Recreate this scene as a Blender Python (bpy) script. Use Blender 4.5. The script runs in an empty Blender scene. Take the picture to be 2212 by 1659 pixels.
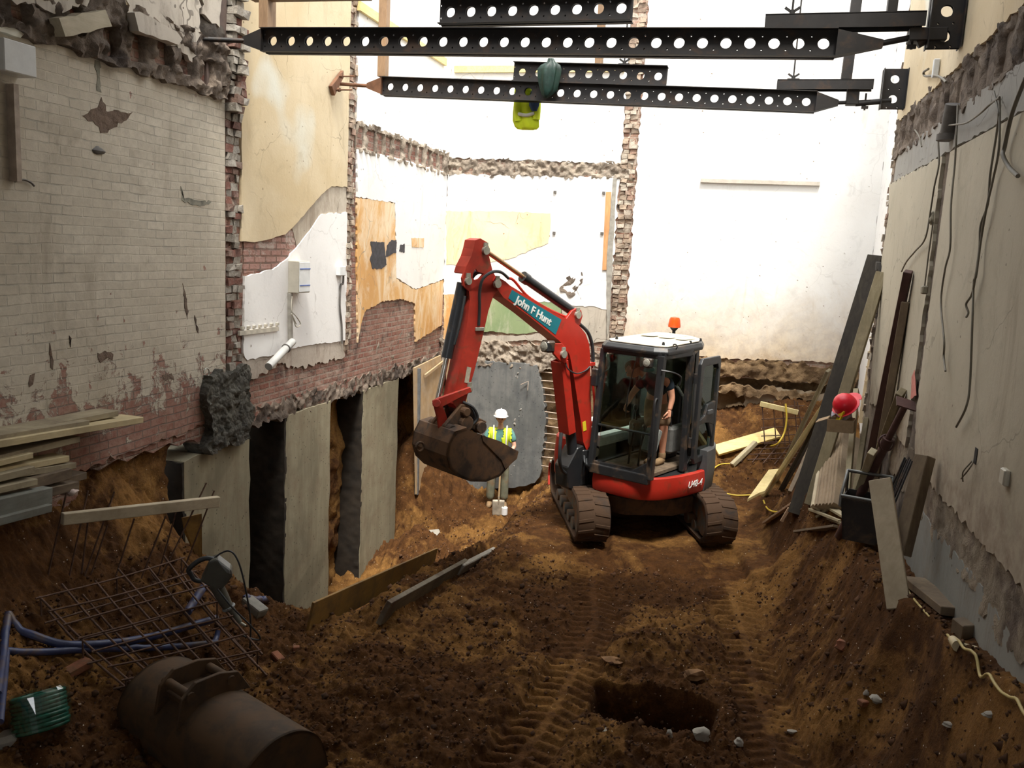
import bpy, bmesh, math, random
import numpy as np
from mathutils import Vector, Matrix, Quaternion
random.seed(7)
SC = bpy.context.scene
COL = SC.collection
PI = math.pi

# ------------------------------------------------------------------ camera model
FPX, CX, CY, HC = 1830.0, 1106.0, 829.5, 3.5
def _n(v): return v / np.linalg.norm(v)
_dY = _n(np.array([514.0, -265.0, FPX]))
_dD = np.array([-586.0, 11500.0, FPX]); _dD = _n(_dD - _dD.dot(_dY) * _dY)
_dX = np.cross(_dD, _dY); _U = -_dD
def ray(px, py):
    v = np.array([px - CX, py - CY, FPX])
    return Vector((float(v @ _dX), float(v @ _dY), float(v @ _U)))
EYE = Vector((0, 0, HC))
def onX(px, py, X): r = ray(px, py); return EYE + r * (X / r.x)
def onY(px, py, Y): r = ray(px, py); return EYE + r * (Y / r.y)
def onZ(px, py, z): r = ray(px, py); return EYE + r * ((z - HC) / r.z)
def onPlane(px, py, p, n):
    r = ray(px, py); return EYE + r * ((Vector(p) - EYE).dot(n) / r.dot(n))

cd = bpy.data.cameras.new('camera'); cam = bpy.data.objects.new('camera', cd); COL.objects.link(cam)
cd.sensor_width = 36.0; cd.sensor_fit = 'HORIZONTAL'; cd.lens = 36.0 * FPX / 2212.0
cd.clip_start = 0.05; cd.clip_end = 200
right = Vector((_dX[0], _dY[0], _U[0])); down = Vector((_dX[1], _dY[1], _U[1])); fwd = Vector((_dX[2], _dY[2], _U[2]))
M = Matrix(((right.x, -down.x, -fwd.x), (right.y, -down.y, -fwd.y), (right.z, -down.z, -fwd.z))).to_4x4()
M.translation = EYE
cam.matrix_world = M
SC.camera = cam

# ------------------------------------------------------------------ object helpers
def meta(o, label=None, cat=None, group=None, kind=None):
    if label: o['label'] = label
    if cat: o['category'] = cat
    if group: o['group'] = group
    if kind: o['kind'] = kind
    return o
def thing(name, loc, label, cat, group=None):
    o = bpy.data.objects.new(name, None); COL.objects.link(o)
    o.empty_display_size = 0.1
    o.location = loc
    bpy.context.view_layer.update()
    return meta(o, label, cat, group)
def attach(o, parent):
    if parent is None: return
    o.parent = parent
    p = parent; L = Vector((0, 0, 0))
    if p.type == 'EMPTY': L = p.location
    o.matrix_parent_inverse = Matrix.Translation(-L)
def link_mesh(name, me, m, parent=None, smooth=None):
    o = bpy.data.objects.new(name, me); COL.objects.link(o)
    if m is not None:
        if isinstance(m, (list, tuple)):
            for k in m: me.materials.append(k)
        else: me.materials.append(m)
    if smooth is not None:
        me.shade_smooth(); me.set_sharp_from_angle(angle=math.radians(smooth))
    attach(o, parent)
    return o

def frame(d, up=Vector((0, 0, 1))):
    d = Vector(d).normalized(); up = Vector(up)
    if abs(d.dot(up.normalized())) > 0.98: up = Vector((0, 1, 0)) if abs(d.y) < 0.9 else Vector((1, 0, 0))
    s = d.cross(up).normalized(); u = s.cross(d).normalized()
    return d, s, u

class MB:
    def __init__(self): self.v = []; self.f = []
    def add(self, vs, fs):
        b = len(self.v); self.v += [tuple(p) for p in vs]; self.f += [tuple(i + b for i in f) for f in fs]; return self
    def hexa(self, c8):
        return self.add(c8, [(0, 3, 2, 1), (4, 5, 6, 7), (0, 1, 5, 4), (1, 2, 6, 5), (2, 3, 7, 6), (3, 0, 4, 7)])
    def box(self, c, s, ax=None):
        c = Vector(c); a = ax or (Vector((1, 0, 0)), Vector((0, 1, 0)), Vector((0, 0, 1)))
        h = [Vector(a[i]) * (s[i] / 2) for i in range(3)]
        P = []
        for z in (-1, 1):
            for x, y in ((-1, -1), (1, -1), (1, 1), (-1, 1)):
                P.append(c + h[0] * x + h[1] * y + h[2] * z)
        return self.hexa(P)
    def beam(self, p, q, w, h, up=(0, 0, 1), w2=None, h2=None):
        p, q = Vector(p), Vector(q); d, s, u = frame(q - p, up)
        P = []
        for c, ww, hh in ((p, w, h), (q, w2 or w, h2 or h)):
            for x, y in ((-1, -1), (1, -1), (1, 1), (-1, 1)):
                P.append(c + s * (x * ww / 2) + u * (y * hh / 2))
        return self.hexa(P)
    def tube(self, pts, r, n=8, cap=True):
        pts = [Vector(p) for p in pts]; m = len(pts)
        rs = r if isinstance(r, (list, tuple)) else [r] * m
        vs = []; fs = []; s = None
        for i, p in enumerate(pts):
            d = (pts[min(i + 1, m - 1)] - pts[max(i - 1, 0)]).normalized()
            if s is None: _, s, u = frame(d)
            else:
                s = (s - d * s.dot(d)).normalized()
            u = s.cross(d)
            for k in range(n):
                a = 2 * PI * k / n; vs.append(p + (s * math.cos(a) + u * math.sin(a)) * rs[i])
        for i in range(m - 1):
            for k in range(n):
                fs.append((i * n + k, i * n + (k + 1) % n, (i + 1) * n + (k + 1) % n, (i + 1) * n + k))
        if cap: fs.append(tuple(range(n - 1, -1, -1))); fs.append(tuple((m - 1) * n + k for k in range(n)))
        return self.add(vs, fs)
    def cyl(self, p, q, r, n=16, r2=None):
        return self.tube([p, q], [r, r if r2 is None else r2], n)
    def prism(self, outline, ext):
        """closed outline (3-D points) swept by the vector ext"""
        n = len(outline); ext = Vector(ext)
        vs = [Vector(p) for p in outline]; vs += [p + ext for p in vs]
        fs = [tuple(range(n - 1, -1, -1)), tuple(range(n, 2 * n))]
        fs += [(i, (i + 1) % n, n + (i + 1) % n, n + i) for i in range(n)]
        return self.add(vs, fs)
    def lathe(self, p, axis, prof, n=20):
        """prof: list of (distance along axis, radius)"""
        d, s, u = frame(axis); p = Vector(p); vs = []; fs = []; m = len(prof)
        for t, r in prof:
            for k in range(n):
                a = 2 * PI * k / n; vs.append(p + d * t + (s * math.cos(a) + u * math.sin(a)) * max(r, 1e-4))
        for i in range(m - 1):
            for k in range(n):
                fs.append((i * n + k, i * n + (k + 1) % n, (i + 1) * n + (k + 1) % n, (i + 1) * n + k))
        fs.append(tuple(range(n - 1, -1, -1))); fs.append(tuple((m - 1) * n + k for k in range(n)))
        return self.add(vs, fs)
    def torus(self, c, axis, R, r, n=24, k=8, a0=0, a1=2 * PI):
        d, s, u = frame(axis); c = Vector(c)
        full = abs(a1 - a0 - 2 * PI) < 1e-6
        pts = [c + (s * math.cos(a0 + (a1 - a0) * i / n) + u * math.sin(a0 + (a1 - a0) * i / n)) * R for i in range(n + (0 if full else 1))]
        if full: pts.append(pts[0])
        return self.tube(pts, r, k, cap=not full)
    def sphere(self, c, r, seg=12, rings=8, sx=1, sy=1, sz=1):
        vs = []; fs = []; c = Vector(c)
        for i in range(rings + 1):
            t = PI * i / rings
            for k in range(seg):
                a = 2 * PI * k / seg
                vs.append(c + Vector((math.sin(t) * math.cos(a) * r * sx, math.sin(t) * math.sin(a) * r * sy, math.cos(t) * r * sz)))
        for i in range(rings):
            for k in range(seg):
                fs.append((i * seg + k, (i + 1) * seg + k, (i + 1) * seg + (k + 1) % seg, i * seg + (k + 1) % seg))
        return self.add(vs, fs)
    def rock(self, c, r, seed=0, squash=(1, 1, 1), sub=1):
        bm = bmesh.new(); bmesh.ops.create_icosphere(bm, subdivisions=sub, radius=1)
        rnd = random.Random(seed); c = Vector(c)
        ph = [rnd.uniform(0, 6) for _ in range(6)]
        vs = []
        for v in bm.verts:
            k = 1 + 0.22 * math.sin(3 * v.co.x + ph[0]) * math.sin(3 * v.co.y + ph[1]) + 0.2 * math.sin(4 * v.co.z + ph[2]) + rnd.uniform(-.1, .1)
            vs.append(c + Vector((v.co.x * squash[0], v.co.y * squash[1], v.co.z * squash[2])) * r * k)
        fs = [tuple(x.index for x in f.verts) for f in bm.faces]; bm.free()
        return self.add(vs, fs)
    def build(self, name, m, parent=None, smooth=None, bevel=0, seg=1):
        me = bpy.data.meshes.new(name); me.from_pydata(self.v, [], self.f); me.update()
        bm = bmesh.new(); bm.from_mesh(me)
        bmesh.ops.remove_doubles(bm, verts=bm.verts, dist=1e-5)
        bmesh.ops.dissolve_degenerate(bm, edges=bm.edges, dist=1e-5)
        bmesh.ops.recalc_face_normals(bm, faces=bm.faces)
        if bevel:
            es = [e for e in bm.edges if len(e.link_faces) == 2 and e.calc_face_angle(0) > 0.5]
            bmesh.ops.bevel(bm, geom=es, offset=bevel, segments=seg, affect='EDGES', profile=0.6)
        bm.to_mesh(me); bm.free()
        return link_mesh(name, me, m, parent, smooth)

def smooth_path(pts, k=6):
    """Catmull-Rom through the points"""
    P = [Vector(p) for p in pts]; out = []
    for i in range(len(P) - 1):
        a, b, c, d = P[max(i - 1, 0)], P[i], P[i + 1], P[min(i + 2, len(P) - 1)]
        for j in range(k):
            t = j / k
            out.append(0.5 * ((2 * b) + (c - a) * t + (2 * a - 5 * b + 4 * c - d) * t * t + (3 * b - a - 3 * c + d) * t ** 3))
    out.append(P[-1]); return out

# ------------------------------------------------------------------ numpy noise
_T = {}
def vnoise(x, y, seed=0):
    if seed not in _T: _T[seed] = np.random.RandomState(seed).rand(256, 256)
    T = _T[seed]; x = np.asarray(x, float); y = np.asarray(y, float)
    xi = np.floor(x).astype(int); yi = np.floor(y).astype(int); fx = x - xi; fy = y - yi
    fx = fx * fx * (3 - 2 * fx); fy = fy * fy * (3 - 2 * fy)
    a = T[xi & 255, yi & 255]; b = T[(xi + 1) & 255, yi & 255]; c = T[xi & 255, (yi + 1) & 255]; d = T[(xi + 1) & 255, (yi + 1) & 255]
    return (a + (b - a) * fx) * (1 - fy) + (c + (d - c) * fx) * fy - 0.5
def fbm(x, y, sc, oct=4, seed=0, gain=0.5):
    s = 0; a = 1.0
    for o in range(oct):
        s = s + a * vnoise(np.asarray(x) * sc + 17.3 * o, np.asarray(y) * sc + 9.1 * o, seed + o); sc *= 2.03; a *= gain
    return s
def sstep(a, b, x):
    t = np.clip((np.asarray(x, float) - a) / (b - a), 0, 1); return t * t * (3 - 2 * t)
# ------------------------------------------------------------------ materials
class NT:
    def __init__(self, name):
        self.m = bpy.data.materials.new(name); self.m.use_nodes = True
        self.t = self.m.node_tree; self.t.nodes.clear()
        self.out = self.t.nodes.new('ShaderNodeOutputMaterial')
    def n(self, ty, ins=None, **at):
        nd = self.t.nodes.new('ShaderNode' + ty)
        for k, v in at.items(): setattr(nd, k, v)
        for k, v in (ins or {}).items(): self.set(nd.inputs[k], v)
        return nd
    def set(self, sock, v):
        if hasattr(v, 'is_output'): self.t.links.new(v, sock)
        elif isinstance(v, (tuple, list)) and len(v) == 3 and sock.type == 'RGBA': sock.default_value = (*v, 1)
        else: sock.default_value = v
    def pos(self): return self.n('TexCoord').outputs['Object']
    def swz(self, v, order, sc=(1, 1, 1)):
        s = self.n('SeparateXYZ', {0: v}); c = self.n('CombineXYZ')
        for i, k in enumerate(order):
            if k in 'XYZ':
                o = s.outputs[k]
                if sc[i] != 1: o = self.math('MULTIPLY', o, sc[i])
                self.t.links.new(o, c.inputs[i])
        return c.outputs[0]
    def math(self, op, a, b=0.0, c=0.0):
        nd = self.n('Math', operation=op); self.set(nd.inputs[0], a); self.set(nd.inputs[1], b); self.set(nd.inputs[2], c); return nd.outputs[0]
    def noise(self, v, sc, det=4, rough=0.6, dist=0.0):
        return self.n('TexNoise', {'Vector': v, 'Scale': sc, 'Detail': det, 'Roughness': rough, 'Distortion': dist}).outputs['Fac']
    def ramp(self, f, stops, interp='LINEAR'):
        r = self.n('ValToRGB', {0: f}); e = r.color_ramp; e.interpolation = interp
        while len(e.elements) < len(stops): e.elements.new(0.5)
        for el, (p, c) in zip(e.elements, stops):
            el.position = p; el.color = (*c, 1) if len(c) == 3 else c
        return r.outputs[0]
    def mask(self, f, a, b): return self.n('MapRange', {0: f, 1: a, 2: b, 3: 0.0, 4: 1.0}).outputs[0]
    def mix(self, f, a, b, mode='MIX'):
        nd = self.n('Mix', data_type='RGBA', blend_type=mode, clamp_factor=True)
        self.set(nd.inputs[0], f); self.set(nd.inputs[6], a); self.set(nd.inputs[7], b); return nd.outputs[2]
    def bump(self, h, st=0.3, d=0.02, nrm=None):
        nd = self.n('Bump', {'Height': h, 'Strength': st, 'Distance': d})
        if nrm is not None: self.set(nd.inputs['Normal'], nrm)
        return nd.outputs[0]
    def done(self, col, rough=0.6, metal=0.0, nrm=None, **kw):
        b = self.n('BsdfPrincipled', {'Base Color': col, 'Roughness': rough, 'Metallic': metal})
        for k, v in kw.items(): self.set(b.inputs[k], v)
        if nrm is not None: self.set(b.inputs['Normal'], nrm)
        self.t.links.new(b.outputs[0], self.out.inputs[0]); return self.m

MATS = {}
def simple(name, col, rough=0.6, metal=0.0, var=0.25, sc=12, bump=0.15, dirt=None, dirt_amt=0.45, dsc=5, bd=0.004, **kw):
    """a procedural surface: base colour with mottling, optional dirt in patches of its own shape"""
    if name in MATS: return MATS[name]
    t = NT(name); p = t.pos(); nz = t.noise(p, sc, 5)
    c = t.mix(t.mask(nz, 0.3, 0.7), tuple(x * (1 - var) for x in col), tuple(min(1, x * (1 + var)) for x in col))
    if dirt:
        dz = t.noise(p, dsc, 6, 0.65, 0.4)
        c = t.mix(t.mask(dz, 0.62 - dirt_amt * .35, 0.74 - dirt_amt * .3), c, dirt)
    h = t.noise(p, sc * 4, 6)
    MATS[name] = t.done(c, rough, metal, t.bump(h, bump, bd), **kw); return MATS[name]

def wood(name, c1, c2, axis='X', sc=6, rough=0.7, dirt=None, damt=0.3):
    if name in MATS: return MATS[name]
    t = NT(name); g = t.n('TexCoord').outputs['Generated']; p = t.pos()
    v = t.n('Mapping', {'Vector': p, 'Scale': {'X': (.15, 1, 1), 'Y': (1, .15, 1), 'Z': (1, 1, .15)}[axis]}).outputs[0]
    n1 = t.noise(v, sc * 5, 6, 0.65, 1.2); n2 = t.noise(p, 1.7, 4)
    c = t.mix(t.mask(n1, 0.35, 0.65), c1, c2)
    c = t.mix(t.mask(n2, 0.45, 0.75), c, tuple(x * .75 for x in c1))
    if dirt: c = t.mix(t.math('MULTIPLY', t.mask(t.noise(p, 4, 6, .7), .45, .7), damt * 2), c, dirt)
    MATS[name] = t.done(c, rough, 0, t.bump(n1, 0.25, 0.004)); return MATS[name]

def soil_mat(name, dark, mid, sand):
    t = NT(name); p = t.pos()
    a = t.noise(p, 0.9, 6, 0.62, 0.5); b = t.noise(p, 7, 7, 0.72); f = t.noise(p, 45, 4, 0.7)
    c = t.mix(t.mask(b, 0.35, 0.62), dark, mid)
    c = t.mix(t.mask(t.math('ADD', a, t.math('MULTIPLY', b, .25)), 0.62, 0.74), c, sand)
    c = t.mix(t.math('MULTIPLY', t.mask(f, .3, .7), .45), c, tuple(x * .45 for x in dark))
    vo = t.n('TexVoronoi', {'Vector': p, 'Scale': 26.0, 'Randomness': 1.0})
    sp = t.math('MULTIPLY', t.math('LESS_THAN', vo.outputs['Distance'], 0.13), t.math('GREATER_THAN', t.n('SeparateColor', {0: vo.outputs['Color']}).outputs[0], 0.86))
    c = t.mix(sp, c, (.5, .42, .33))
    h = t.math('ADD', t.math('MULTIPLY', b, .8), t.math('MULTIPLY', f, .35))
    return t.done(c, 0.95, 0, t.bump(h, 0.8, 0.03), **{'Specular IOR Level': 0.15})

def brick_nodes(t, v2, c1, c2, mortar, msize=0.012):
    b = t.n('TexBrick', {'Vector': v2, 'Color1': c1, 'Color2': c2, 'Mortar': mortar, 'Scale': 1.0, 'Mortar Size': msize, 'Mortar Smooth': 0.3, 'Bias': 0.0,
                         'Brick Width': 0.225, 'Row Height': 0.078}, offset=0.5)
    return b
def wob(t, v, amt=0.012, sc=3.0):
    nz = t.n('TexNoise', {'Vector': v, 'Scale': sc, 'Detail': 3.0}).outputs['Color']
    s = t.n('VectorMath', {0: nz, 1: (.5, .5, .5)}, operation='SUBTRACT').outputs[0]
    s = t.n('VectorMath', {0: s, 'Scale': amt * 2}, operation='SCALE').outputs[0]
    return t.n('VectorMath', {0: v, 1: s}, operation='ADD').outputs[0]

def raw_brick(name, order, reds=((.20, .085, .06), (.32, .17, .13)), mortar=(.34, .29, .24), soot=(.05, .035, .03), sootamt=0.5, pale=(.5, .44, .38), bump=1.0, paleamt=0.5):
    t = NT(name); p = t.pos(); v = wob(t, t.swz(p, order))
    b = brick_nodes(t, v, reds[0], reds[1], mortar, 0.014)
    n1 = t.noise(p, 2.2, 7, 0.7, 0.6); n2 = t.noise(p, 9, 7, 0.75); n3 = t.noise(p, 30, 5)
    c = t.mix(t.mask(n2, .35, .7), b.outputs[0], (.27, .13, .09))
    c = t.mix(t.math('MULTIPLY', t.mask(n1, .60 - sootamt * .16, .70 - sootamt * .12), .8), c, soot)
    c = t.mix(t.math('MULTIPLY', t.mask(t.noise(p, 2.6, 8, .75, 1.0), .56 - paleamt * .12, .64), .75), c, pale)
    h = t.math('ADD', t.math('MULTIPLY', t.math('SUBTRACT', 1.0, b.outputs['Fac']), .7), t.math('MULTIPLY', n2, .9))
    h = t.math('ADD', h, t.math('MULTIPLY', n3, .25))
    return t.done(c, .92, 0, t.bump(h, bump, .03))

def painted_brick(name, order, paint, paint2, zlow, zspan, brickc=(.24, .10, .07)):
    """paint over brick: courses show through, flakes off in patches, gone towards the foot of the wall"""
    t = NT(name); p = t.pos(); v = wob(t, wob(t, t.swz(p, order), .016, 1.8), .006, 9)
    b = brick_nodes(t, v, (1, 1, 1), (.80, .79, .77), (1, 1, 1), 0.007)
    n1 = t.noise(p, 1.1, 6, .6, .4); n2 = t.noise(p, 14, 6, .7); n3 = t.noise(p, 5, 8, .75, .5)
    c = t.mix(t.mask(n1, .35, .7), paint, paint2)
    c = t.mix(.7, c, b.outputs[0], 'MULTIPLY'); c = t.mix(t.math('MULTIPLY', t.mask(n2, .42, .66), .45), c, tuple(x * .72 for x in paint))
    c = t.mix(t.math('MULTIPLY', b.outputs['Fac'], t.mask(t.noise(p, 3.4, 6, .7), .44, .66)), c, tuple(x * .55 for x in paint2))
    z = t.n('SeparateXYZ', {0: p}).outputs['Z']
    low = t.math('SUBTRACT', 1.0, t.mask(z, zlow, zlow + zspan))
    # chips
    vv = t.n('TexVoronoi', {'Vector': t.n('Mapping', {'Vector': wob(t, p, .06, 6), 'Scale': (1, 1, .55)}).outputs[0], 'Scale': 7.0})
    chip = t.math('LESS_THAN', vv.outputs['Distance'], t.math('MULTIPLY', t.mask(t.math('ADD', n3, t.math('MULTIPLY', low, .22)), .56, .8), .55))
    fl = t.mask(t.math('ADD', t.math('MULTIPLY', n3, 1.0), t.math('MULTIPLY', low, .42)), .78, .84)
    un = t.math('MAXIMUM', chip, fl)
    raw = t.mix(t.mask(n2, .35, .65), brickc, (.36, .22, .17))
    raw = t.mix(t.math('MULTIPLY', b.outputs['Fac'], .8), raw, (.16, .12, .1))
    c = t.mix(un, c, raw)
    st = t.mask(t.noise(t.n('Mapping', {'Vector': p, 'Scale': (1, 1, .5)}).outputs[0], 1.3, 8, .72, 1.2), .54, .70)
    c = t.mix(t.math('MULTIPLY', st, .55), c, (.24, .19, .13))
    h = t.math('ADD', t.math('MULTIPLY', b.outputs['Fac'], -.55), t.math('ADD', t.math('MULTIPLY', n2, .3), t.math('MULTIPLY', un, -.5)))
    return t.done(c, .75, 0, t.bump(h, .8, .014))

def plaster(name, c1, c2, stain=(.35, .25, .15), samt=.3, crack=.7, zfoot=None, zspan=1.0, foot=(.4, .28, .16), foot2=(.3, .2, .11), bump=.3, patch=None, rough=.8):
    t = NT(name); p = t.pos()
    n1 = t.noise(p, .8, 6, .6, .3); n2 = t.noise(p, 6, 7, .7); n3 = t.noise(p, 30, 5)
    c = t.mix(t.mask(n1, .35, .65), c1, c2)
    if patch: c = t.mix(t.mask(t.noise(p, .55, 3, .5), .56, .62), c, patch)
    sp = t.noise(t.n('Mapping', {'Vector': p, 'Scale': (1, 1, .3)}).outputs[0], 3, 7, .75, .8)
    c = t.mix(t.math('MULTIPLY', t.mask(sp, .62 - samt * .22, .76 - samt * .16), min(.85, .35 + samt * .6)), c, stain)
    c = t.mix(t.math('MULTIPLY', t.mask(t.noise(p, 2.3, 8, .72, 1.5), .55, .70), .35), c, tuple(x * .62 for x in c1))
    ck = t.n('TexVoronoi', {'Vector': wob(t, p, .22, 2.2), 'Scale': 1.1}, feature='DISTANCE_TO_EDGE').outputs['Distance']
    c = t.mix(t.math('MULTIPLY', t.math('LESS_THAN', ck, .0055), t.math('MULTIPLY', t.mask(t.noise(p, 1.3, 3), .46, .56), crack)), c, tuple(x * .35 for x in stain))
    vv = t.n('TexVoronoi', {'Vector': wob(t, p, .03, 9), 'Scale': 9.0})
    c = t.mix(t.math('MULTIPLY', t.math('LESS_THAN', vv.outputs['Distance'], .10), t.mask(n2, .5, .6)), c, tuple(x * .5 for x in stain))
    if zfoot is not None:
        z = t.n('SeparateXYZ', {0: p}).outputs['Z']
        f = t.math('SUBTRACT', 1.0, t.mask(t.math('ADD', z, t.math('MULTIPLY', t.math('SUBTRACT', t.noise(p, 1.6, 7, .7, .7), .5), 1.6)), zfoot, zfoot + zspan))
        c = t.mix(t.math('MULTIPLY', f, .9), c, t.mix(t.mask(n2, .4, .6), foot, foot2))
    h = t.math('ADD', t.math('MULTIPLY', n2, .6), t.math('MULTIPLY', n3, .3))
    return t.done(c, rough, 0, t.bump(h, bump, .012))

def rubble(name, a=(.16, .12, .09), b=(.34, .27, .21), c3=(.07, .05, .04), sc=5.0):
    t = NT(name); p = t.pos()
    vv = t.n('TexVoronoi', {'Vector': wob(t, p, .05, 5), 'Scale': sc}); n2 = t.noise(p, 7, 8, .75, .5); n3 = t.noise(p, 2, 6, .7)
    c = t.mix(t.mask(n2, .35, .65), a, b); c = t.mix(t.mask(n3, .45, .62), c, c3)
    c = t.mix(t.math('MULTIPLY', t.n('SeparateColor', {0: vv.outputs['Color']}).outputs[0], .4), c, b)
    h = t.math('SUBTRACT', t.math('MULTIPLY', n2, 1.2), t.math('MULTIPLY', vv.outputs['Distance'], .8))
    return t.done(c, .95, 0, t.bump(h, 1.0, .05))

def concrete(name, c1, c2, stain=(.22, .17, .11), vert=True):
    t = NT(name); p = t.pos()
    v = t.n('Mapping', {'Vector': p, 'Scale': (1, 1, .12)}).outputs[0]
    n1 = t.noise(v, 9, 6, .65, .3); n2 = t.noise(p, 3, 7, .7); n3 = t.noise(p, 40, 5)
    c = t.mix(t.mask(n1, .35, .65), c1, c2); c = t.mix(t.math('MULTIPLY', t.mask(n2, .46, .64), .6), c, stain); c = t.mix(t.math('MULTIPLY', t.mask(t.noise(p, .9, 5, .6, .6), .48, .60), .5), c, tuple(x * .6 for x in c1))
    vv = t.n('TexVoronoi', {'Vector': p, 'Scale': 14.0})
    c = t.mix(t.math('MULTIPLY', t.math('LESS_THAN', vv.outputs['Distance'], .13), .8), c, tuple(x * .35 for x in c1))
    h = t.math('ADD', t.math('MULTIPLY', n1, .08), t.math('MULTIPLY', n3, .3))
    return t.done(c, .85, 0, t.bump(h, .35, .01))

SOIL = soil_mat('soil', (.050, .0205, .0068), (.118, .051, .0155), (.25, .125, .036))
SOILF = soil_mat('soil_cut_face', (.062, .027, .011), (.165, .077, .026), (.31, .165, .05))
CLOD = simple('soil_clod', (.080, .034, .012), .95, 0, .5, 9, .5)
BRICKX = raw_brick('brick_bare_side', 'YZ_')
BRICKXD = raw_brick('brick_bare_red', 'YZ_', ((.23, .075, .055), (.40, .23, .18)), (.34, .28, .23), sootamt=.45, paleamt=.55, pale=(.46, .36, .29))
BRICKY = raw_brick('brick_bare_back', 'XZ_', ((.30, .17, .12), (.48, .36, .27)), (.5, .43, .35), sootamt=.3, pale=(.6, .53, .45))
BRICKPINK = raw_brick('brick_pink_stair', 'YZ_', ((.36, .2, .17), (.45, .28, .24)), (.14, .1, .08), sootamt=.1, paleamt=.1, bump=.5)
PAINTB = painted_brick('painted_brick', 'YZ_', (.53, .47, .37), (.66, .60, .49), 1.62, 1.4)
CREAM = plaster('cream_plaster', (.58, .46, .28), (.68, .57, .39), (.42, .31, .17), samt=.3, crack=.4, patch=(.66, .64, .54))
WHITE = plaster('white_plaster', (.80, .79, .77), (.86, .85, .83), (.5, .42, .33), .1, .25)
WHITEB = plaster('white_back_plaster', (.82, .80, .76), (.88, .87, .84), (.5, .4, .28), .05, .12, 1.7, 1.5, (.62, .47, .28), (.42, .29, .16))
ORANGE = plaster('orange_plaster', (.60, .31, .10), (.74, .45, .18), (.82, .70, .52), .85)
PAPER = plaster('patterned_wallpaper', (.84, .66, .40), (.88, .76, .54), (.72, .36, .12), .45)
GREEN = plaster('green_plaster', (.22, .31, .15), (.32, .38, .2), (.6, .55, .45), .45)
GREYP = plaster('grey_plaster', (.42, .38, .32), (.56, .5, .42), (.2, .15, .11), .5)
ROUGHP = plaster('rough_grey_plaster', (.40, .34, .28), (.52, .46, .39), (.22, .16, .12), .6, bump=.9)
RWALL = plaster('right_cream_plaster', (.42, .375, .28), (.50, .45, .345), (.30, .24, .17), .3, .35, 1.9, .7, (.40, .33, .25), (.24, .18, .13))
RENDER = plaster('grey_render', (.27, .26, .24), (.34, .33, .30), (.2, .17, .14), .4)
RCONC = plaster('grey_wall_foot', (.20, .205, .19), (.28, .275, .25), (.17, .13, .095), .45)
RUB = rubble('rubble_masonry'); RUBL = rubble('rubble_pale', (.34, .27, .2), (.55, .47, .38), (.16, .12, .09)); RUBD = rubble('rubble_dark', (.1, .08, .065), (.2, .17, .14), (.04, .032, .027))
MUDW = rubble('mud_wall', (.21, .13, .06), (.33, .215, .11), (.11, .064, .03), 4)
CONC = concrete('concrete_pier', (.245, .215, .14), (.33, .295, .20))
CONCB = concrete('concrete_blue_grey', (.13, .137, .137), (.20, .20, .19), (.075, .08, .085))
DARK = simple('dark_void', (.02, .016, .013), .95)
# ------------------------------------------------------------------ the setting
XL, XR, YB = -5.4, 1.5, 14.75
LX = lambda x, y: (lambda p: (p.y, p.z))(onX(x, y, XL))
RX = lambda x, y: (lambda p: (p.y, p.z))(onX(x, y, XR))
BY = lambda x, y: (lambda p: (p.x, p.z))(onY(x, y, YB))
def P3(axis, val, a, z): return Vector((val, a, z)) if axis == 'X' else Vector((a, val, z))
def jag(pts, amt, step=.06, seed=0, keep=()):
    rnd = random.Random(seed); out = []; n = len(pts)
    for i in range(n):
        a, b = Vector(pts[i]), Vector(pts[(i + 1) % n]); L = (b - a).length
        k = 1 if i in keep else max(1, int(L / step))
        for j in range(k):
            p = a.lerp(b, j / k)
            q = amt if (j and i not in keep) else 0
            out.append((p.x + rnd.uniform(-q, q), p.y + rnd.uniform(-q, q)))
    return out
def layer(name, parent, axis, val, pts, th, m, amt=.012, step=.06, seed=1, keep=(), sgn=None):
    """a coat of plaster / paint of real thickness with a broken outline, lying on a wall"""
    s = sgn if sgn is not None else (1 if (axis == 'X' and val < 0) else -1)
    o2 = jag(pts, amt, step, seed, keep)
    out = [P3(axis, val, a, z) for a, z in o2]
    ext = Vector((s * th, 0, 0)) if axis == 'X' else Vector((0, s * th, 0))
    return MB().prism(out, ext).build(name, m, parent)
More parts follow.
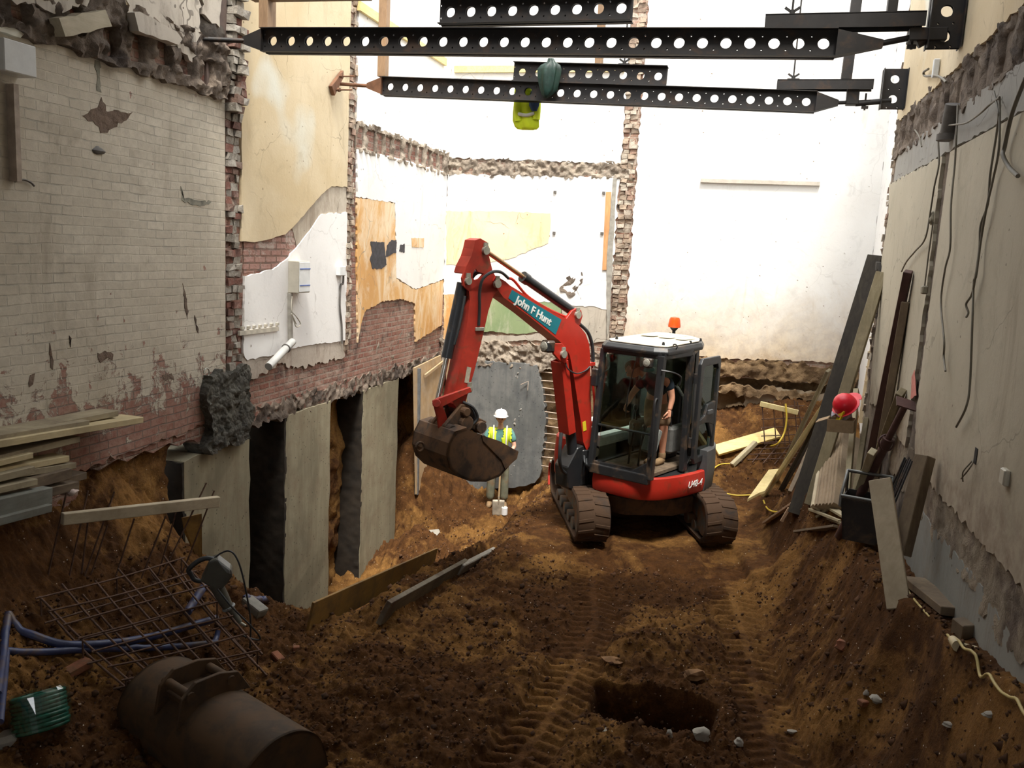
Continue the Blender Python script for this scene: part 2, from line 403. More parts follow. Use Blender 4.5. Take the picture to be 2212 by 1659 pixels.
def strip(name, parent, axis, val, a0, a1, z0, z1, m, amp=.06, res=.035, sc=6, seed=0, edge=.05, pockets=(), base=0.0, back=.2, sgn=None, zf0=None, zf1=None, oct=4):
    """a rough broken surface (rubble, torn brick, cut soil) displaced out of its wall plane"""
    s = sgn if sgn is not None else (1 if (axis == 'X' and val < 0) else -1)
    na = max(2, int((a1 - a0) / res)); nz = max(2, int((z1 - z0) / res))
    A, Z = np.meshgrid(np.linspace(a0, a1, na), np.linspace(0, 1, nz), indexing='ij')
    zl = np.full_like(A, z0) if zf0 is None else zf0(A); zh = np.full_like(A, z1) if zf1 is None else zf1(A)
    zl = zl + fbm(A, A * 0 + seed, 9, 3, seed + 50) * edge * 2; zh = zh + fbm(A, A * 0 + seed + 5, 9, 3, seed + 60) * edge * 2
    ZZ = zl + (zh - zl) * Z
    AA = A + fbm(ZZ, ZZ * 0 + seed, 7, 3, seed + 70) * edge * np.where((A == a0) | (A == a1), 2, .5)
    D = base + amp * (fbm(A, ZZ, sc, oct, seed) * 1.6)
    for (pa, pz, w, h, d) in pockets:
        D = D - d * (sstep(w / 2 + .02, w / 2 - .02, np.abs(A - pa)) * sstep(h / 2 + .02, h / 2 - .02, np.abs(ZZ - pz)))
    V = [P3(axis, val + s * float(d), float(a), float(z)) for a, z, d in zip(AA.ravel(), ZZ.ravel(), D.ravel())]
    F = [(i * nz + j, (i + 1) * nz + j, (i + 1) * nz + j + 1, i * nz + j + 1) for i in range(na - 1) for j in range(nz - 1)]
    rim = [i * nz for i in range(na)] + [(na - 1) * nz + j for j in range(1, nz)] + [i * nz + nz - 1 for i in range(na - 2, -1, -1)] + [j for j in range(nz - 2, 0, -1)]
    b = len(V); off = Vector((-s * back, 0, 0)) if axis == 'X' else Vector((0, -s * back, 0))
    V += [V[i] + off for i in rim]; n = len(rim)
    F += [(rim[i], rim[(i + 1) % n], b + (i + 1) % n, b + i) for i in range(n)]
    mb = MB().add(V, F)
    return mb.build(name, m, parent, smooth=50)
def island_mat(name, stops, rough=.9):
    t = NT(name); p = t.pos(); r = t.n('NewGeometry').outputs['Random Per Island']
    c = t.ramp(r, stops, 'CONSTANT'); n2 = t.noise(p, 16, 7, .75); n1 = t.noise(p, 5, 6, .7)
    c = t.mix(t.math('MULTIPLY', t.mask(n2, .45, .7), .6), c, (.1, .07, .05)); c = t.mix(t.math('MULTIPLY', t.mask(n1, .5, .7), .5), c, (.5, .45, .38))
    return t.done(c, rough, 0, t.bump(n2, 1.0, .03))
SCAR = island_mat('toothed_brick', [(0, (.22, .085, .06)), (.22, (.40, .36, .30)), (.48, (.27, .17, .13)), (.62, (.18, .085, .065)), (.72, (.48, .44, .38))])
SCARP = island_mat('toothed_brick_pale', [(0, (.5, .38, .28)), (.3, (.6, .52, .42)), (.5, (.42, .27, .2)), (.7, (.55, .47, .38)), (.85, (.3, .22, .16))])
def scar(name, parent, axis, val, a0, a1, z0, z1, m, seed=0, prot=(.01, .09), side=.05, upper=None):
    rnd = random.Random(seed); mb = MB(); z = z0; s = 1 if (axis == 'X' and val < 0) else -1
    while z < z1:
        h = rnd.choice((.07, .078, .085))
        cuts = [a0 + rnd.uniform(-side, side * .3)]
        while cuts[-1] < a1 - .13: cuts.append(cuts[-1] + rnd.uniform(.09, .14))
        cuts.append(a1 + rnd.uniform(-side * .3, side))
        for i in range(len(cuts) - 1):
            u0, u1 = cuts[i] + .006, cuts[i + 1] - .006
            if u1 - u0 < .03: continue
            pr = rnd.uniform(*prot) + (rnd.uniform(*upper[1]) if upper and z > upper[0] else 0)
            c = P3(axis, val + s * (pr - .06) / 2, (u0 + u1) / 2, z + h / 2)
            sz = (pr + .06, u1 - u0, h - .01) if axis == 'X' else (u1 - u0, pr + .06, h - .01)
            b = MB().box(c, sz); j = .012
            mb.add([(p[0] + rnd.uniform(-j, j), p[1] + rnd.uniform(-j, j), p[2] + rnd.uniform(-j, j)) for p in b.v], b.f)
        z += h
    return mb.build(name, m, parent)

# --- left wall: bare brick body with a broken lower edge, everything else lies on it
low = [(7.2 + .12 * i, 1.38 + .05 * math.sin(i * 1.7) + random.uniform(-.05, .04)) for i in range(64)]
low = [(5.85 + .12 * i, 1.40 + .03 * math.sin(i * 2.1)) for i in range(11)] + low
out = [(-2.5, -.6), (5.7, -.6)] + low + [(14.95, 1.35), (14.95, 9.2), (-2.5, 9.2)]
wall_l = MB().prism([P3('X', XL, a, z) for a, z in out], (-.45, 0, 0)).build('wall_left', BRICKXD)
meta(wall_l, 'long left brick wall with painted, plastered and torn sections', 'wall', kind='structure')
layer('paint_coat', wall_l, 'X', XL, [(-2.5, .9), (5.0, 1.35), (6.0, 1.45), (7.4, 1.5), (7.97, 1.62), (7.97, 4.9), (-2.5, 4.9)], .022, PAINTB, .03, keep=(4, 5, 6))
pk = [(5.35, 5.08, .16, .2, .14), (5.9, 5.12, .12, .2, .14), (6.3, 5.05, .1, .22, .16), (6.62, 5.08, .15, .22, .18), (6.95, 5.12, .2, .2, .18), (7.3, 5.1, .17, .2, .18), (7.62, 5.07, .12, .2, .16)]
strip('floor_line_rubble', wall_l, 'X', XL, 3.5, 7.95, 4.88, 5.42, RUB, .05, .022, 14, 3, .03, pk, .08)
strip('upper_rubble', wall_l, 'X', XL, 3.5, 7.95, 5.36, 6.4, RUBD, .06, .05, 4, 5, .03, (), .01)
layer('upper_plaster', wall_l, 'X', XL + .03, [LX(262, -30), LX(258, 30), LX(285, 55), LX(345, 85), LX(372, 110), LX(400, 135), LX(415, 80), LX(418, -40)], .05, GREYP, .03, .05, 4)
layer('upper_plaster', wall_l, 'X', XL + .03, [LX(-60, -30), LX(-40, -4), LX(60, 8), LX(110, 28), LX(170, 15), LX(172, -40)], .05, GREYP, .03, .05, 5)
layer('yellow_plaster', wall_l, 'X', XL + .02, [LX(255, -30), LX(256, 12), LX(300, 28), LX(345, 40), LX(348, -40)], .05, CREAM, .03, .05, 6)
layer('yellow_plaster', wall_l, 'X', XL + .02, [LX(-40, 40), LX(-30, 62), LX(28, 82), LX(40, 70), LX(20, 52)], .05, CREAM, .02, .05, 7)
layer('upper_plaster', wall_l, 'X', XL + .03, [LX(424, -30), LX(425, 30), LX(440, 45), LX(462, 60), LX(468, -30)], .04, GREYP, .02, .05, 8)
# plaster lumps clinging under the upper floor line
def lump(name, pxs, th, m, seed):
    layer(name, wall_l, 'X', XL + .08, [LX(*p) for p in pxs], th, m, .008, .08, seed)
OFFC = wood('old_pale_wood', (.42, .36, .25), (.52, .46, .34), 'Y', 4)
lump('joist_end_block', [(86, 40), (188, 22), (203, 58), (100, 80)], .10, OFFC, 3)
lump('plaster_block', [(252, 28), (264, 26), (345, 68), (358, 85), (350, 98), (262, 68)], .10, GREYP, 4)
scar('toothed_brick_scar', wall_l, 'X', XL, 8.0, 8.24, 1.5, 7.4, SCAR, 4, (.0, .05), .03, (4.72, (.04, .12)))
strip('torn_mortar_stub', wall_l, 'X', XL, 7.55, 8.30, 1.24, 2.06, rubble('stub_mortar', (.095, .088, .07), (.165, .155, .125), (.055, .05, .042), 22), .03, .018, 16, 12, .06, (), .12, .3)
strip('dark_recess', wall_l, 'X', XL, 7.66, 7.99, 4.95, 7.0, simple('brown_board', (.14, .10, .085), .8), .015, .08, 3, 9, .01, (), .03)
# middle bay: upper cream plaster ending in the line of a lost stair, white plaster below it
stair_top = [LX(517, 521), LX(545, 523), LX(575, 517), LX(612, 506), LX(640, 478), LX(668, 445), LX(690, 420), LX(712, 402), LX(746, 404)]
layer('cream_plaster', wall_l, 'X', XL, stair_top + [(10.8, 9.1), (8.26, 9.1)], .03, CREAM, .006, .07, 9)
layer('stair_string_brick', wall_l, 'X', XL, [LX(524, 521), LX(575, 517), LX(612, 506), LX(630, 490), LX(640, 530), LX(615, 560), LX(585, 580), LX(524, 590)], .012, BRICKPINK, .006, .06, 10)
layer('stair_string_plaster', wall_l, 'X', XL, [LX(628, 492), LX(668, 445), LX(690, 420), LX(712, 402), LX(746, 404), LX(746, 460), LX(690, 464), LX(668, 495), LX(638, 532)], .018, plaster('string_plaster', (.44, .38, .30), (.58, .52, .43), (.28, .22, .16), .9), .012, .05, 11)
stair_low = [LX(524, 596), LX(560, 590), LX(590, 578), LX(612, 562), LX(640, 530), LX(668, 494), LX(690, 463), LX(746, 459)]
layer('white_plaster', wall_l, 'X', XL, stair_low + [LX(744, 650), LX(742, 735), LX(690, 742), LX(640, 748), LX(590, 765), LX(530, 778)][:6] + [(8.30, 2.2)], .03, WHITE, .012, .05, 12)
layer('rough_plaster_edge', wall_l, 'X', XL, [(8.30, 2.25), LX(590, 762), LX(640, 742), LX(690, 725), LX(738, 700), LX(742, 770), LX(690, 785), LX(640, 795), LX(600, 785), LX(575, 805), LX(520, 822)], .02, ROUGHP, .03, .04, 13)
scar('toothed_brick_scar', wall_l, 'X', XL, 10.80, 10.98, 1.9, 8.0, SCARP, 8, (.0, .05), .025)
# far bay
layer('upper_white_plaster', wall_l, 'X', XL, [(11.02, 5.12), (12.5, 5.12), (14.74, 5.12), (14.74, 9.1), (11.02, 9.1)], .03, WHITE, .015, .06, 14)
pk = [(11.15 + .33 * i + random.uniform(-.05, .05), 4.93, random.uniform(.15, .24), .25, .18) for i in range(11)]
strip('joist_pockets', wall_l, 'X', XL, 11.0, 14.74, 4.74, 5.14, RUBL, .035, .022, 12, 15, .025, pk, .035)
layer('white_plaster', wall_l, 'X', XL, [LX(768, 322), LX(870, 345), LX(960, 372), (14.74, 4.75), (14.74, 2.9), LX(895, 625), LX(853, 600), LX(850, 438), LX(768, 425)], .03, WHITE, .012, .06, 16)
layer('orange_plaster', wall_l, 'X', XL, [LX(768, 427), LX(810, 432), LX(849, 440), LX(853, 602), LX(894, 626), (14.74, 2.88), (14.74, 2.05), LX(895, 738), LX(893, 655), LX(860, 645), LX(820, 652), LX(788, 668), LX(776, 700), LX(770, 740), LX(768, 560)], .028, ORANGE, .014, .05, 17)
BPAINT = simple('black_paint_patch', (.035, .035, .045), .7, 0, .5, 14)
for i, q in enumerate([[(796, 522), (826, 523), (828, 545), (831, 572), (820, 581), (800, 580), (795, 560), (800, 545)], [(832, 530), (842, 518), (852, 518), (852, 545), (836, 552), (829, 556)], [(860, 530), (870, 526), (870, 545), (858, 543)]]):
    layer('black_paint_patch', wall_l, 'X', XL + .028, [LX(*p) for p in q], .006, BPAINT, .01, .04, 20 + i)
layer('orange_patch', wall_l, 'X', XL + .03, [LX(*p) for p in ((885, 514), (912, 514), (911, 534), (886, 534))], .006, ORANGE, .01, .05, 25)
strip('brick_hole_edge', wall_l, 'X', XL, 10.9, 14.7, 1.36, 2.02, RUBL, .02, .028, 13, 21, .05, (), -.012)
strip('brick_foot', wall_l, 'X', XL, 8.25, 14.7, 1.30, 1.52, RUB, .03, .022, 15, 22, .05, (), .012)

# --- back wall
wall_b = MB().prism([P3('Y', YB, a, z) for a, z in jag([(-5.9, 1.45), (-2.0, 1.5), (2.4, 1.6), (2.4, 9.2), (-5.9, 9.2)], .02, .1, 3)], (0, .45, 0)).build('wall_back', BRICKY)
meta(wall_b, 'back brick wall with white plaster', 'wall', kind='structure')
layer('upper_white_plaster', wall_b, 'Y', YB, [(-5.38, 5.06), (-2.25, 5.02), (-2.25, 9.1), (-5.38, 9.1)], .03, WHITE, .02, .06, 31)
strip('floor_line_brick', wall_b, 'Y', YB, -5.37, -2.06, 4.76, 5.05, RUBL, .045, .02, 15, 32, .025, (), .02)
layer('white_plaster', wall_b, 'Y', YB, [(-5.37, 4.77), (-2.27, 4.80), (-2.27, 2.55), (-3.2, 2.6), (-4.4, 2.62), (-5.37, 2.62)], .03, WHITE, .02, .06, 33)
layer('patterned_wallpaper', wall_b, 'Y', YB - .03, [BY(965, 456), BY(1080, 456), BY(1190, 461), BY(1190, 495), BY(1185, 525), BY(1100, 560), BY(1020, 572), BY(965, 572)], .006, PAPER, .012, .06, 34)
layer('orange_plaster', wall_b, 'Y', YB, [BY(960, 626), BY(993, 622), BY(993, 640), BY(985, 735), BY(960, 735)], .028, ORANGE, .01, .05, 35)
layer('green_plaster', wall_b, 'Y', YB, [BY(994, 625), BY(1040, 635), BY(1130, 640), BY(1215, 645), BY(1212, 690), BY(1180, 715), BY(1120, 722), BY(1060, 715), BY(1000, 722), BY(988, 700)], .026, GREEN, .014, .05, 36)
layer('grey_plaster', wall_b, 'Y', YB, [BY(1216, 648), BY(1262, 645), BY(1318, 640), BY(1316, 735), BY(1270, 742), BY(1200, 738), BY(1130, 735), BY(1050, 742), BY(985, 735), BY(1000, 724), BY(1120, 725), BY(1182, 718), BY(1214, 692)], .024, GREYP, .014, .05, 37)
layer('orange_timber_strip', wall_b, 'Y', YB - .03, [BY(1310, 415), BY(1321, 415), BY(1314, 583), BY(1302, 583)], .02, wood('orange_wood', (.62, .30, .12), (.72, .40, .18), 'Z'), .0, .5, 38)
layer('dark_batten', wall_b, 'Y', YB - .03, [BY(1326, 384), BY(1333, 386), BY(1324, 560), BY(1318, 700), BY(1312, 730), BY(1312, 560)], .03, simple('grey_batten', (.33, .31, .27), .8), .006, .1, 39)
scar('toothed_brick_scar', wall_b, 'Y', YB, -2.24, -2.02, 1.9, 8.6, SCARP, 9, (.0, .05), .03)
layer('white_stained_plaster', wall_b, 'Y', YB, [(-1.98, 1.86), (-1.2, 1.9), (-.4, 1.84), (.6, 1.9), (1.89, 1.95), (1.89, 9.1), (-1.98, 9.1)], .035, WHITEB, .02, .06, 40)
strip('torn_brick_ledge', wall_b, 'Y', YB, -5.37, -2.0, 1.36, 1.80, RUBL, .05, .02, 13, 41, .06, (), .05)
strip('torn_brick_ledge', wall_b, 'Y', YB, -1.98, 1.88, 1.55, 1.86, MUDW, .05, .025, 10, 42, .05, (), .05)
strip('mud_face', wall_b, 'Y', YB + .1, -5.9, 2.3, -2.0, 1.6, MUDW, .13, .045, 2.4, 43, .04, (), -.02, oct=6)
strip('concrete_ledge', wall_b, 'Y', YB, -.4, 1.2, 1.28, 1.42, MUDW, .04, .025, 12, 44, .05, (), .08)
layer('mud_plaster_patch', wall_b, 'Y', YB + .05, [(.2, .75), (.9, .95), (1.6, 1.05), (1.88, 1.4), (.5, 1.42), (.1, 1.25)], .05, simple('grey_clay_patch', (.33, .26, .18), .9, 0, .3, 5), .03, .06, 45)
# little fixings on the plaster
FIX = simple('fixing_dark', (.12, .11, .10), .7)
for i, q in enumerate(((1200, 415), (1305, 417), (1198, 503), (1301, 504))):
    a, z = BY(*q); MB().box((a, YB - .04, z), (.05, .03, .04)).build('fixing_hole', FIX, wall_b)
strip('mortar_stain', wall_b, 'Y', YB, BY(1222, 590)[0], BY(1258, 590)[0], BY(1240, 640)[1], BY(1240, 592)[1], RUB, .03, .03, 8, 46, .06, (), .03)
MB().box((.03, YB - .06, 4.78), (1.87, .05, .06)).build('shelf_batten', simple('batten_beige', (.52, .47, .4), .7, 0, .15), wall_b)

# --- right wall: thick near part with a broken end, thinner recessed part behind it
wall_r = MB().box((XR + .3, 4.22, 4.1), (.6, 13.45, 10.2)).build('wall_right', RUB)
meta(wall_r, 'right wall of cream plaster over rubble', 'wall', kind='structure')
MB().box((2.1, 12.95, 4.1), (.44, 4.0, 10.2)).build('recessed_wall', WHITE, wall_r)
pl_low = [(3.5, 1.95), RX(2212, 1262), RX(2150, 1195), RX(2100, 1135), RX(2050, 1085), RX(2000, 1025)]
layer('cream_plaster', wall_r, 'X', XR, [(-2.5, 1.95)] + pl_low + [(7.55, 1.92), (7.72, 2.3), (7.74, 3.2), (7.7, 4.45), (-2.5, 4.45)], .03, RWALL, .025, .05, 51, (9, 10), sgn=-1)
layer('cream_plaster', wall_r, 'X', XR, [(8.02, 2.0), RX(1962, 965), RX(1940, 930), RX(1925, 880), (10.4, 1.95), (10.55, 2.6), (10.5, 3.3), (10.75, 3.6), (10.6, 4.1), (10.85, 4.45), (8.0, 4.45), (7.95, 3.4)], .03, RWALL, .02, .05, 52, sgn=-1)
layer('grey_render_strip', wall_r, 'X', XR, [(-2.5, 4.47), (10.6, 4.47), (10.55, 4.78), (-2.5, 4.78)], .02, RENDER, .012, .08, 53, sgn=-1)
strip('floor_line_rubble', wall_r, 'X', XR, 1.5, 10.85, 4.74, 5.16, RUB, .032, .022, 12, 54, .03, [(2.2 + .42 * i, 4.93, .2, .24, .08) for i in range(20)], .022, sgn=-1)
layer('upper_cream_plaster', wall_r, 'X', XR, [(-2.5, 5.14), (10.8, 5.14), (10.8, 9.1), (-2.5, 9.1)], .03, CREAM, .015, .08, 55, sgn=-1)
strip('pipe_chase', wall_r, 'X', XR, 7.72, 8.02, 2.0, 4.75, RUBD, .03, .03, 6, 56, .03, (), -.03, sgn=-1)
strip('stone_band', wall_r, 'X', XR, 2.0, 8.9, 1.56, 1.98, rubble('stone_band', (.28, .22, .15), (.42, .34, .25), (.13, .09, .07), 4.5), .014, .024, 10, 57, .05, (), .012, sgn=-1, oct=5)
foot = [(-2.5, -.4), (7.9, -.4), (7.9, 1.0), RX(1985, 1080), RX(2012, 1130), RX(2060, 1190), RX(2120, 1260), RX(2160, 1330), RX(2212, 1395), (3.6, 1.66), (-2.5, 1.7)]
layer('grey_foot', wall_r, 'X', XR, foot, .012, RCONC, .02, .05, 58, (0, 1, 10), sgn=-1)
scar('broken_end_brick', wall_r, 'X', XR, 10.8, 10.96, .3, 6.5, SCARP, 60, (-.02, .03), .02)
layer('red_paint_mark', wall_r, 'X', XR - .03, [RX(1984, 800), RX(1988, 855), RX(1976, 862), RX(1978, 815)], .004, simple('red_mark', (.62, .22, .18), .8), .01, .05, 61, sgn=-1)

# --- roof over the near half, wall behind the camera with its opening
meta(MB().box((-1.9, 1.95, 6.75), (8.0, 9.3, .3)).build('ceiling', simple('slab_grey', (.22, .2, .17), .9)), 'slab over the near half', 'ceiling', kind='structure')
wf = MB()
wf.box((-4.2, -2.6, 3.2), (3.3, .3, 7.4)).box((1.0, -2.6, 3.2), (1.9, .3, 7.4)).box((-1.25, -2.6, 5.6), (2.6, .3, 2.6)).box((-1.25, -2.6, 1.0), (2.6, .3, 3.0))
meta(wf.build('wall_front', RENDER), 'front wall with opening behind the camera', 'wall', kind='structure')

# damage marks and stains of their own shape on the painted brick
MARK = rubble('bare_mark', (.15, .10, .07), (.26, .18, .13), (.07, .05, .035), 12)
SMEAR = simple('grey_smear', (.20, .19, .15), .9, 0, .5, 14)
YST = plaster('yellowed_paint', (.38, .30, .15), (.48, .40, .25), samt=.4)
for i, (m_, q_) in enumerate(((MARK, ((206, 232), (214, 210), (224, 240), (250, 238), (282, 242), (262, 262), (240, 276), (212, 288), (200, 268), (172, 250))), (MARK, ((390, 612), (397, 640), (403, 672), (400, 690), (394, 660))), (MARK, ((102, 740), (106, 760), (109, 798), (104, 780))),
    (MARK, ((144, 724), (149, 730), (147, 750))), (MARK, ((206, 762), (222, 757), (240, 765), (238, 778), (228, 772), (212, 784))), (SMEAR, ((386, 402), (392, 428), (420, 432), (452, 436), (436, 444), (405, 440), (388, 432))), 
    (MARK, ((416, 680), (420, 690), (424, 720), (419, 708))), (MARK, ((346, 810), (366, 806), (372, 820), (354, 822))), (MARK, ((60, 810), (70, 806), (66, 830), (58, 836))), (SMEAR, ((200, 130), (210, 132), (214, 200), (204, 196))))):
    layer('paint_damage', wall_l, 'X', XL + .022, [LX(*p) for p in q_], .004, m_, .018, .035, 80 + i)
# ------------------------------------------------------------------ the ground
def lerp_tab(x, xs, ys): return np.interp(x, xs, ys)
RUT_L = [onZ(*p, 0) for p in ((1275, 1160), (1278, 1230), (1288, 1330), (1240, 1440), (1185, 1540), (1110, 1640), (1040, 1730))]
RUT_R = [onZ(*p, 0) for p in ((1545, 1160), (1568, 1230), (1600, 1330), (1630, 1450), (1662, 1560), (1690, 1650), (1710, 1730))]
def rut_field(x, y, rut):
    ys = np.array([p.y for p in rut])[::-1]; xs = np.array([p.x for p in rut])[::-1]
    cx = np.interp(y, ys, xs); d = x - cx
    m = sstep(.27, .20, np.abs(d)) * sstep(10.6, 10.2, y) * sstep(3.0, 4.0, y)
    # lug prints: chevrons across the rut
    ph = (y * .96 + np.abs(d) * .35 * np.sign(.001 + 0 * d)) / .115
    lug = np.clip(np.cos(2 * PI * ph) * 2.2, -1, 1)
    worn = .45 + .8 * (vnoise(x * 1.7, y * 1.7, 91) + .5)
    return m, -.055 * m + .02 * lug * m * worn * sstep(.02, .05, np.abs(d))
def ground(x, y):
    x = np.asarray(x, float); y = np.asarray(y, float)
    wx = x + fbm(x, y, 1.1, 3, 11) * .22; wy = y + fbm(x, y, 1.1, 3, 13) * .22
    z = 0 * x
    # right bank along the wall
    L = lerp_tab(y, [3, 4.5, 5.7, 7.0, 8.2, 9.6, 10.4, 11.0, 12.0], [1.7, 1.55, 1.32, 1.14, 1.04, .94, .82, .56, .40])
    xf = lerp_tab(wy, [3, 5, 6, 7, 8, 10.2, 10.6, 12], [1.0, .85, .66, .52, .48, .55, .5, .3])
    xc = lerp_tab(wy, [3, 5, 6, 7, 8, 9.5, 10.2, 10.6, 12], [1.42, 1.36, 1.30, 1.2, 1.1, .98, .85, .75, .7])
    s = np.clip((wx - xf) / (xc - xf), 0, 1); s = s ** 1.35 * (1 - .15 * np.sin(s * 3.1) * sstep(8, 6, y))
    z = z + L * s * sstep(13.2, 11.5, y)
    # left bank against the left wall (near part)
    lb = np.interp(wx, [-5.6, -5.4, -5.15, -4.8, -4.4, -3.9, -3.2], [1.5, 1.34, .92, .56, .30, .08, 0])
    z = z + lb * (1 - .38 * sstep(6.0, 7.1, y)) * sstep(7.35, 7.05, wy + .05 * sstep(-4.7, -5.1, x)) * sstep(-3, -3.2, x)
    # the pit on the left
    ex = lerp_tab(wy, [6.8, 9.2, 9.8, 10.6, 12, 13.2, 15], [-3.42, -3.3, -2.9, -2.5, -2.3, -2.2, -2.2])
    wd = lerp_tab(wy, [6.8, 9.2, 10.4, 12, 15], [.10, .15, 1.3, 1.7, 1.6])
    dep = lerp_tab(y, [6.9, 9, 11, 12.6, 13.6, 14.2, 15], [-1.75, -1.8, -1.75, -1.5, -1.22, -1.12, -.95])
    px_ = sstep(0, 1, (ex - np.where(wy < 9.8, x, wx)) / wd)
    py_ = sstep(6.92, 7.35, wy - .28 * sstep(-4.6, -4.9, x))
    pit = px_ * py_
    heap = 1.15 * np.exp(-((x + 5.5) / .6) ** 2) * sstep(12.7, 13.8, y) + .55 * np.exp(-(((x + 4.6) / .55) ** 2 + ((y - 12.2) / .6) ** 2)) + .35 * np.exp(-(((x + 3.7) / .5) ** 2 + ((y - 11.9) / .5) ** 2))
    hole = -.3 * np.exp(-(((x + 4.1) / .45) ** 2 + ((y - 11.2) / .5) ** 2))
    z = z * (1 - pit) + pit * (dep + heap + hole)
    # soil against the inner side of the long boards
    pass
    # back: rises to the foot of the back wall
    bk = lerp_tab(x, [-3.2, -2.2, -1.5, 0, .7, 2.2], [.0, .35, .7, 1.0, 1.25, 1.35])
    z = z + bk * sstep(12.7, 14.7, wy) * sstep(-3.4, -2.4, x) + .25 * sstep(11.9, 13.4, wy) * sstep(-1.4, -.4, x) * sstep(14.9, 13.0, wy)
    # excavated hole in the middle of the path with a heap behind and spoil in front
    hx = sstep(-.92, -.80, wx) * sstep(.10, -.04, wx); hy = sstep(5.98, 6.2, wy) * sstep(6.64, 6.57, y)
    z = z - .48 * hx * hy
    z = z + .16 * np.exp(-(((x + .5) / .55) ** 2 + ((y - 7.25) / .38) ** 2)) + .14 * np.exp(-(((x + .55) / .55) ** 2 + ((y - 5.75) / .35) ** 2))
    # trough between the two long boards
    tr = sstep(-2.45, -2.95, x) * sstep(6.75, 7.1, y) * sstep(10.3, 9.6, y) * (1 - pit)
    z = z * (1 - tr) + tr * (-.05 - .165 * (y - 6.9) + .30 * sstep(-3.42, -3.02, x) - .22 * sstep(-2.96, -2.86, x))
    z = z + .10 * np.exp(-(((x + 2.0) / .5) ** 2 + ((y - 7.6) / .9) ** 2)) + .14 * np.exp(-(((x + 2.4) / .8) ** 2 + ((y - 5.6) / .8) ** 2))
    z = z + .1 * np.exp(-(((x - .55) / .3) ** 2 + ((y - 9.7) / .4) ** 2))
    m1, r1 = rut_field(x, y, RUT_L); m2, r2 = rut_field(x, y, RUT_R)
    m = np.maximum(m1, m2)
    z = z * (1 - .85 * m * sstep(10.5, 10.0, y) * (1 - pit)) + r1 + r2
    under = sstep(-2.5, -2.2, x) * sstep(.75, .45, x) * sstep(9.4, 9.7, y) * sstep(12.9, 12.5, y)
    rough = 1 - .72 * np.maximum(m, under)
    n = fbm(x, y, 1.4, 3, 21) * .13 + np.abs(fbm(x, y, 4.5, 5, 31)) * .10 + fbm(x, y, 14, 4, 41) * .055 + np.abs(fbm(x, y, 30, 3, 51)) * .05
    n = n * (1 + .8 * pit) * (1 - .6 * sstep(.9, 1.2, x) * sstep(8.2, 7.2, y))
    z = z + rough * (n - .045); fw = np.exp(-(((x + 3.93) ** 2 + (y - 13.95) ** 2) / .22) ** 2)
    return z * (1 - fw) + fw * (-1.03 + .3 * n)
def gz(x, y): return float(ground(np.array([x]), np.array([y]))[0])
def on_ground(px, py, dz=0.0, z=None):
    """first place where the sight line through a picture point meets the soil"""
    r = ray(px, py); r.normalize(); t = np.linspace(3.5, 19, 900)
    x, y, zz = r.x * t, r.y * t, HC + r.z * t
    hit = np.nonzero(zz <= ground(x, y))[0]
    k = hit[0] if len(hit) else len(t) - 1
    return Vector((float(x[k]), float(y[k]), float(zz[k]) + dz))
def axis_pts(segs):
    out = []
    for a, b, st in segs: out += list(np.arange(a, b, st))
    return np.array(out + [segs[-1][1]])
gx = axis_pts([(-6.1, -5.5, .06), (-5.5, 1.5, .0165), (1.5, 2.3, .06)])
gy = axis_pts([(-2.4, 3.4, .25), (3.4, 7.5, .0145), (7.5, 10.5, .02), (10.5, 14.95, .028)])
A, B = np.meshgrid(gx, gy, indexing='ij')
ZG = ground(A, B)
def grid_mesh(name, A, B, Z):
    na, nb = A.shape
    co = np.stack([A, B, Z], -1).reshape(-1, 3).astype(np.float32)
    idx = np.arange(na * nb).reshape(na, nb)
    q = np.stack([idx[:-1, :-1], idx[1:, :-1], idx[1:, 1:], idx[:-1, 1:]], -1).reshape(-1, 4).astype(np.int32)
    me = bpy.data.meshes.new(name)
    me.vertices.add(len(co)); me.vertices.foreach_set('co', co.ravel())
    me.loops.add(q.size); me.loops.foreach_set('vertex_index', q.ravel())
    me.polygons.add(len(q)); me.polygons.foreach_set('loop_start', np.arange(0, q.size, 4, dtype=np.int32))
    me.update(calc_edges=True); me.validate(); me.shade_smooth()
    return me
floor = link_mesh('floor', grid_mesh('floor', A, B, ZG), SOIL)
meta(floor, 'churned brown soil of the excavation with track ruts and pit', 'ground', kind='structure')

# cut soil faces behind and between the concrete piers
strip('soil_face', wall_l, 'X', -5.45, 5.6, 7.08, .2, 1.46, SOILF, .06, .03, 4, 74, .03, (), .0, oct=6)
strip('soil_face', wall_l, 'X', -5.95, 7.0, 10.0, -2.2, 1.5, SOILF, .12, .045, 1.8, 71, .02, (), .0, oct=6)
strip('soil_face', wall_l, 'X', -5.74, 10.3, 11.6, -2.2, 1.5, SOILF, .12, .035, 2.2, 72, .02, (), .0, oct=6)
strip('soil_face', wall_l, 'X', -5.80, 12.6, 14.9, -2.2, 1.5, SOILF, .16, .035, 2.2, 73, .02, (), .0, oct=6)
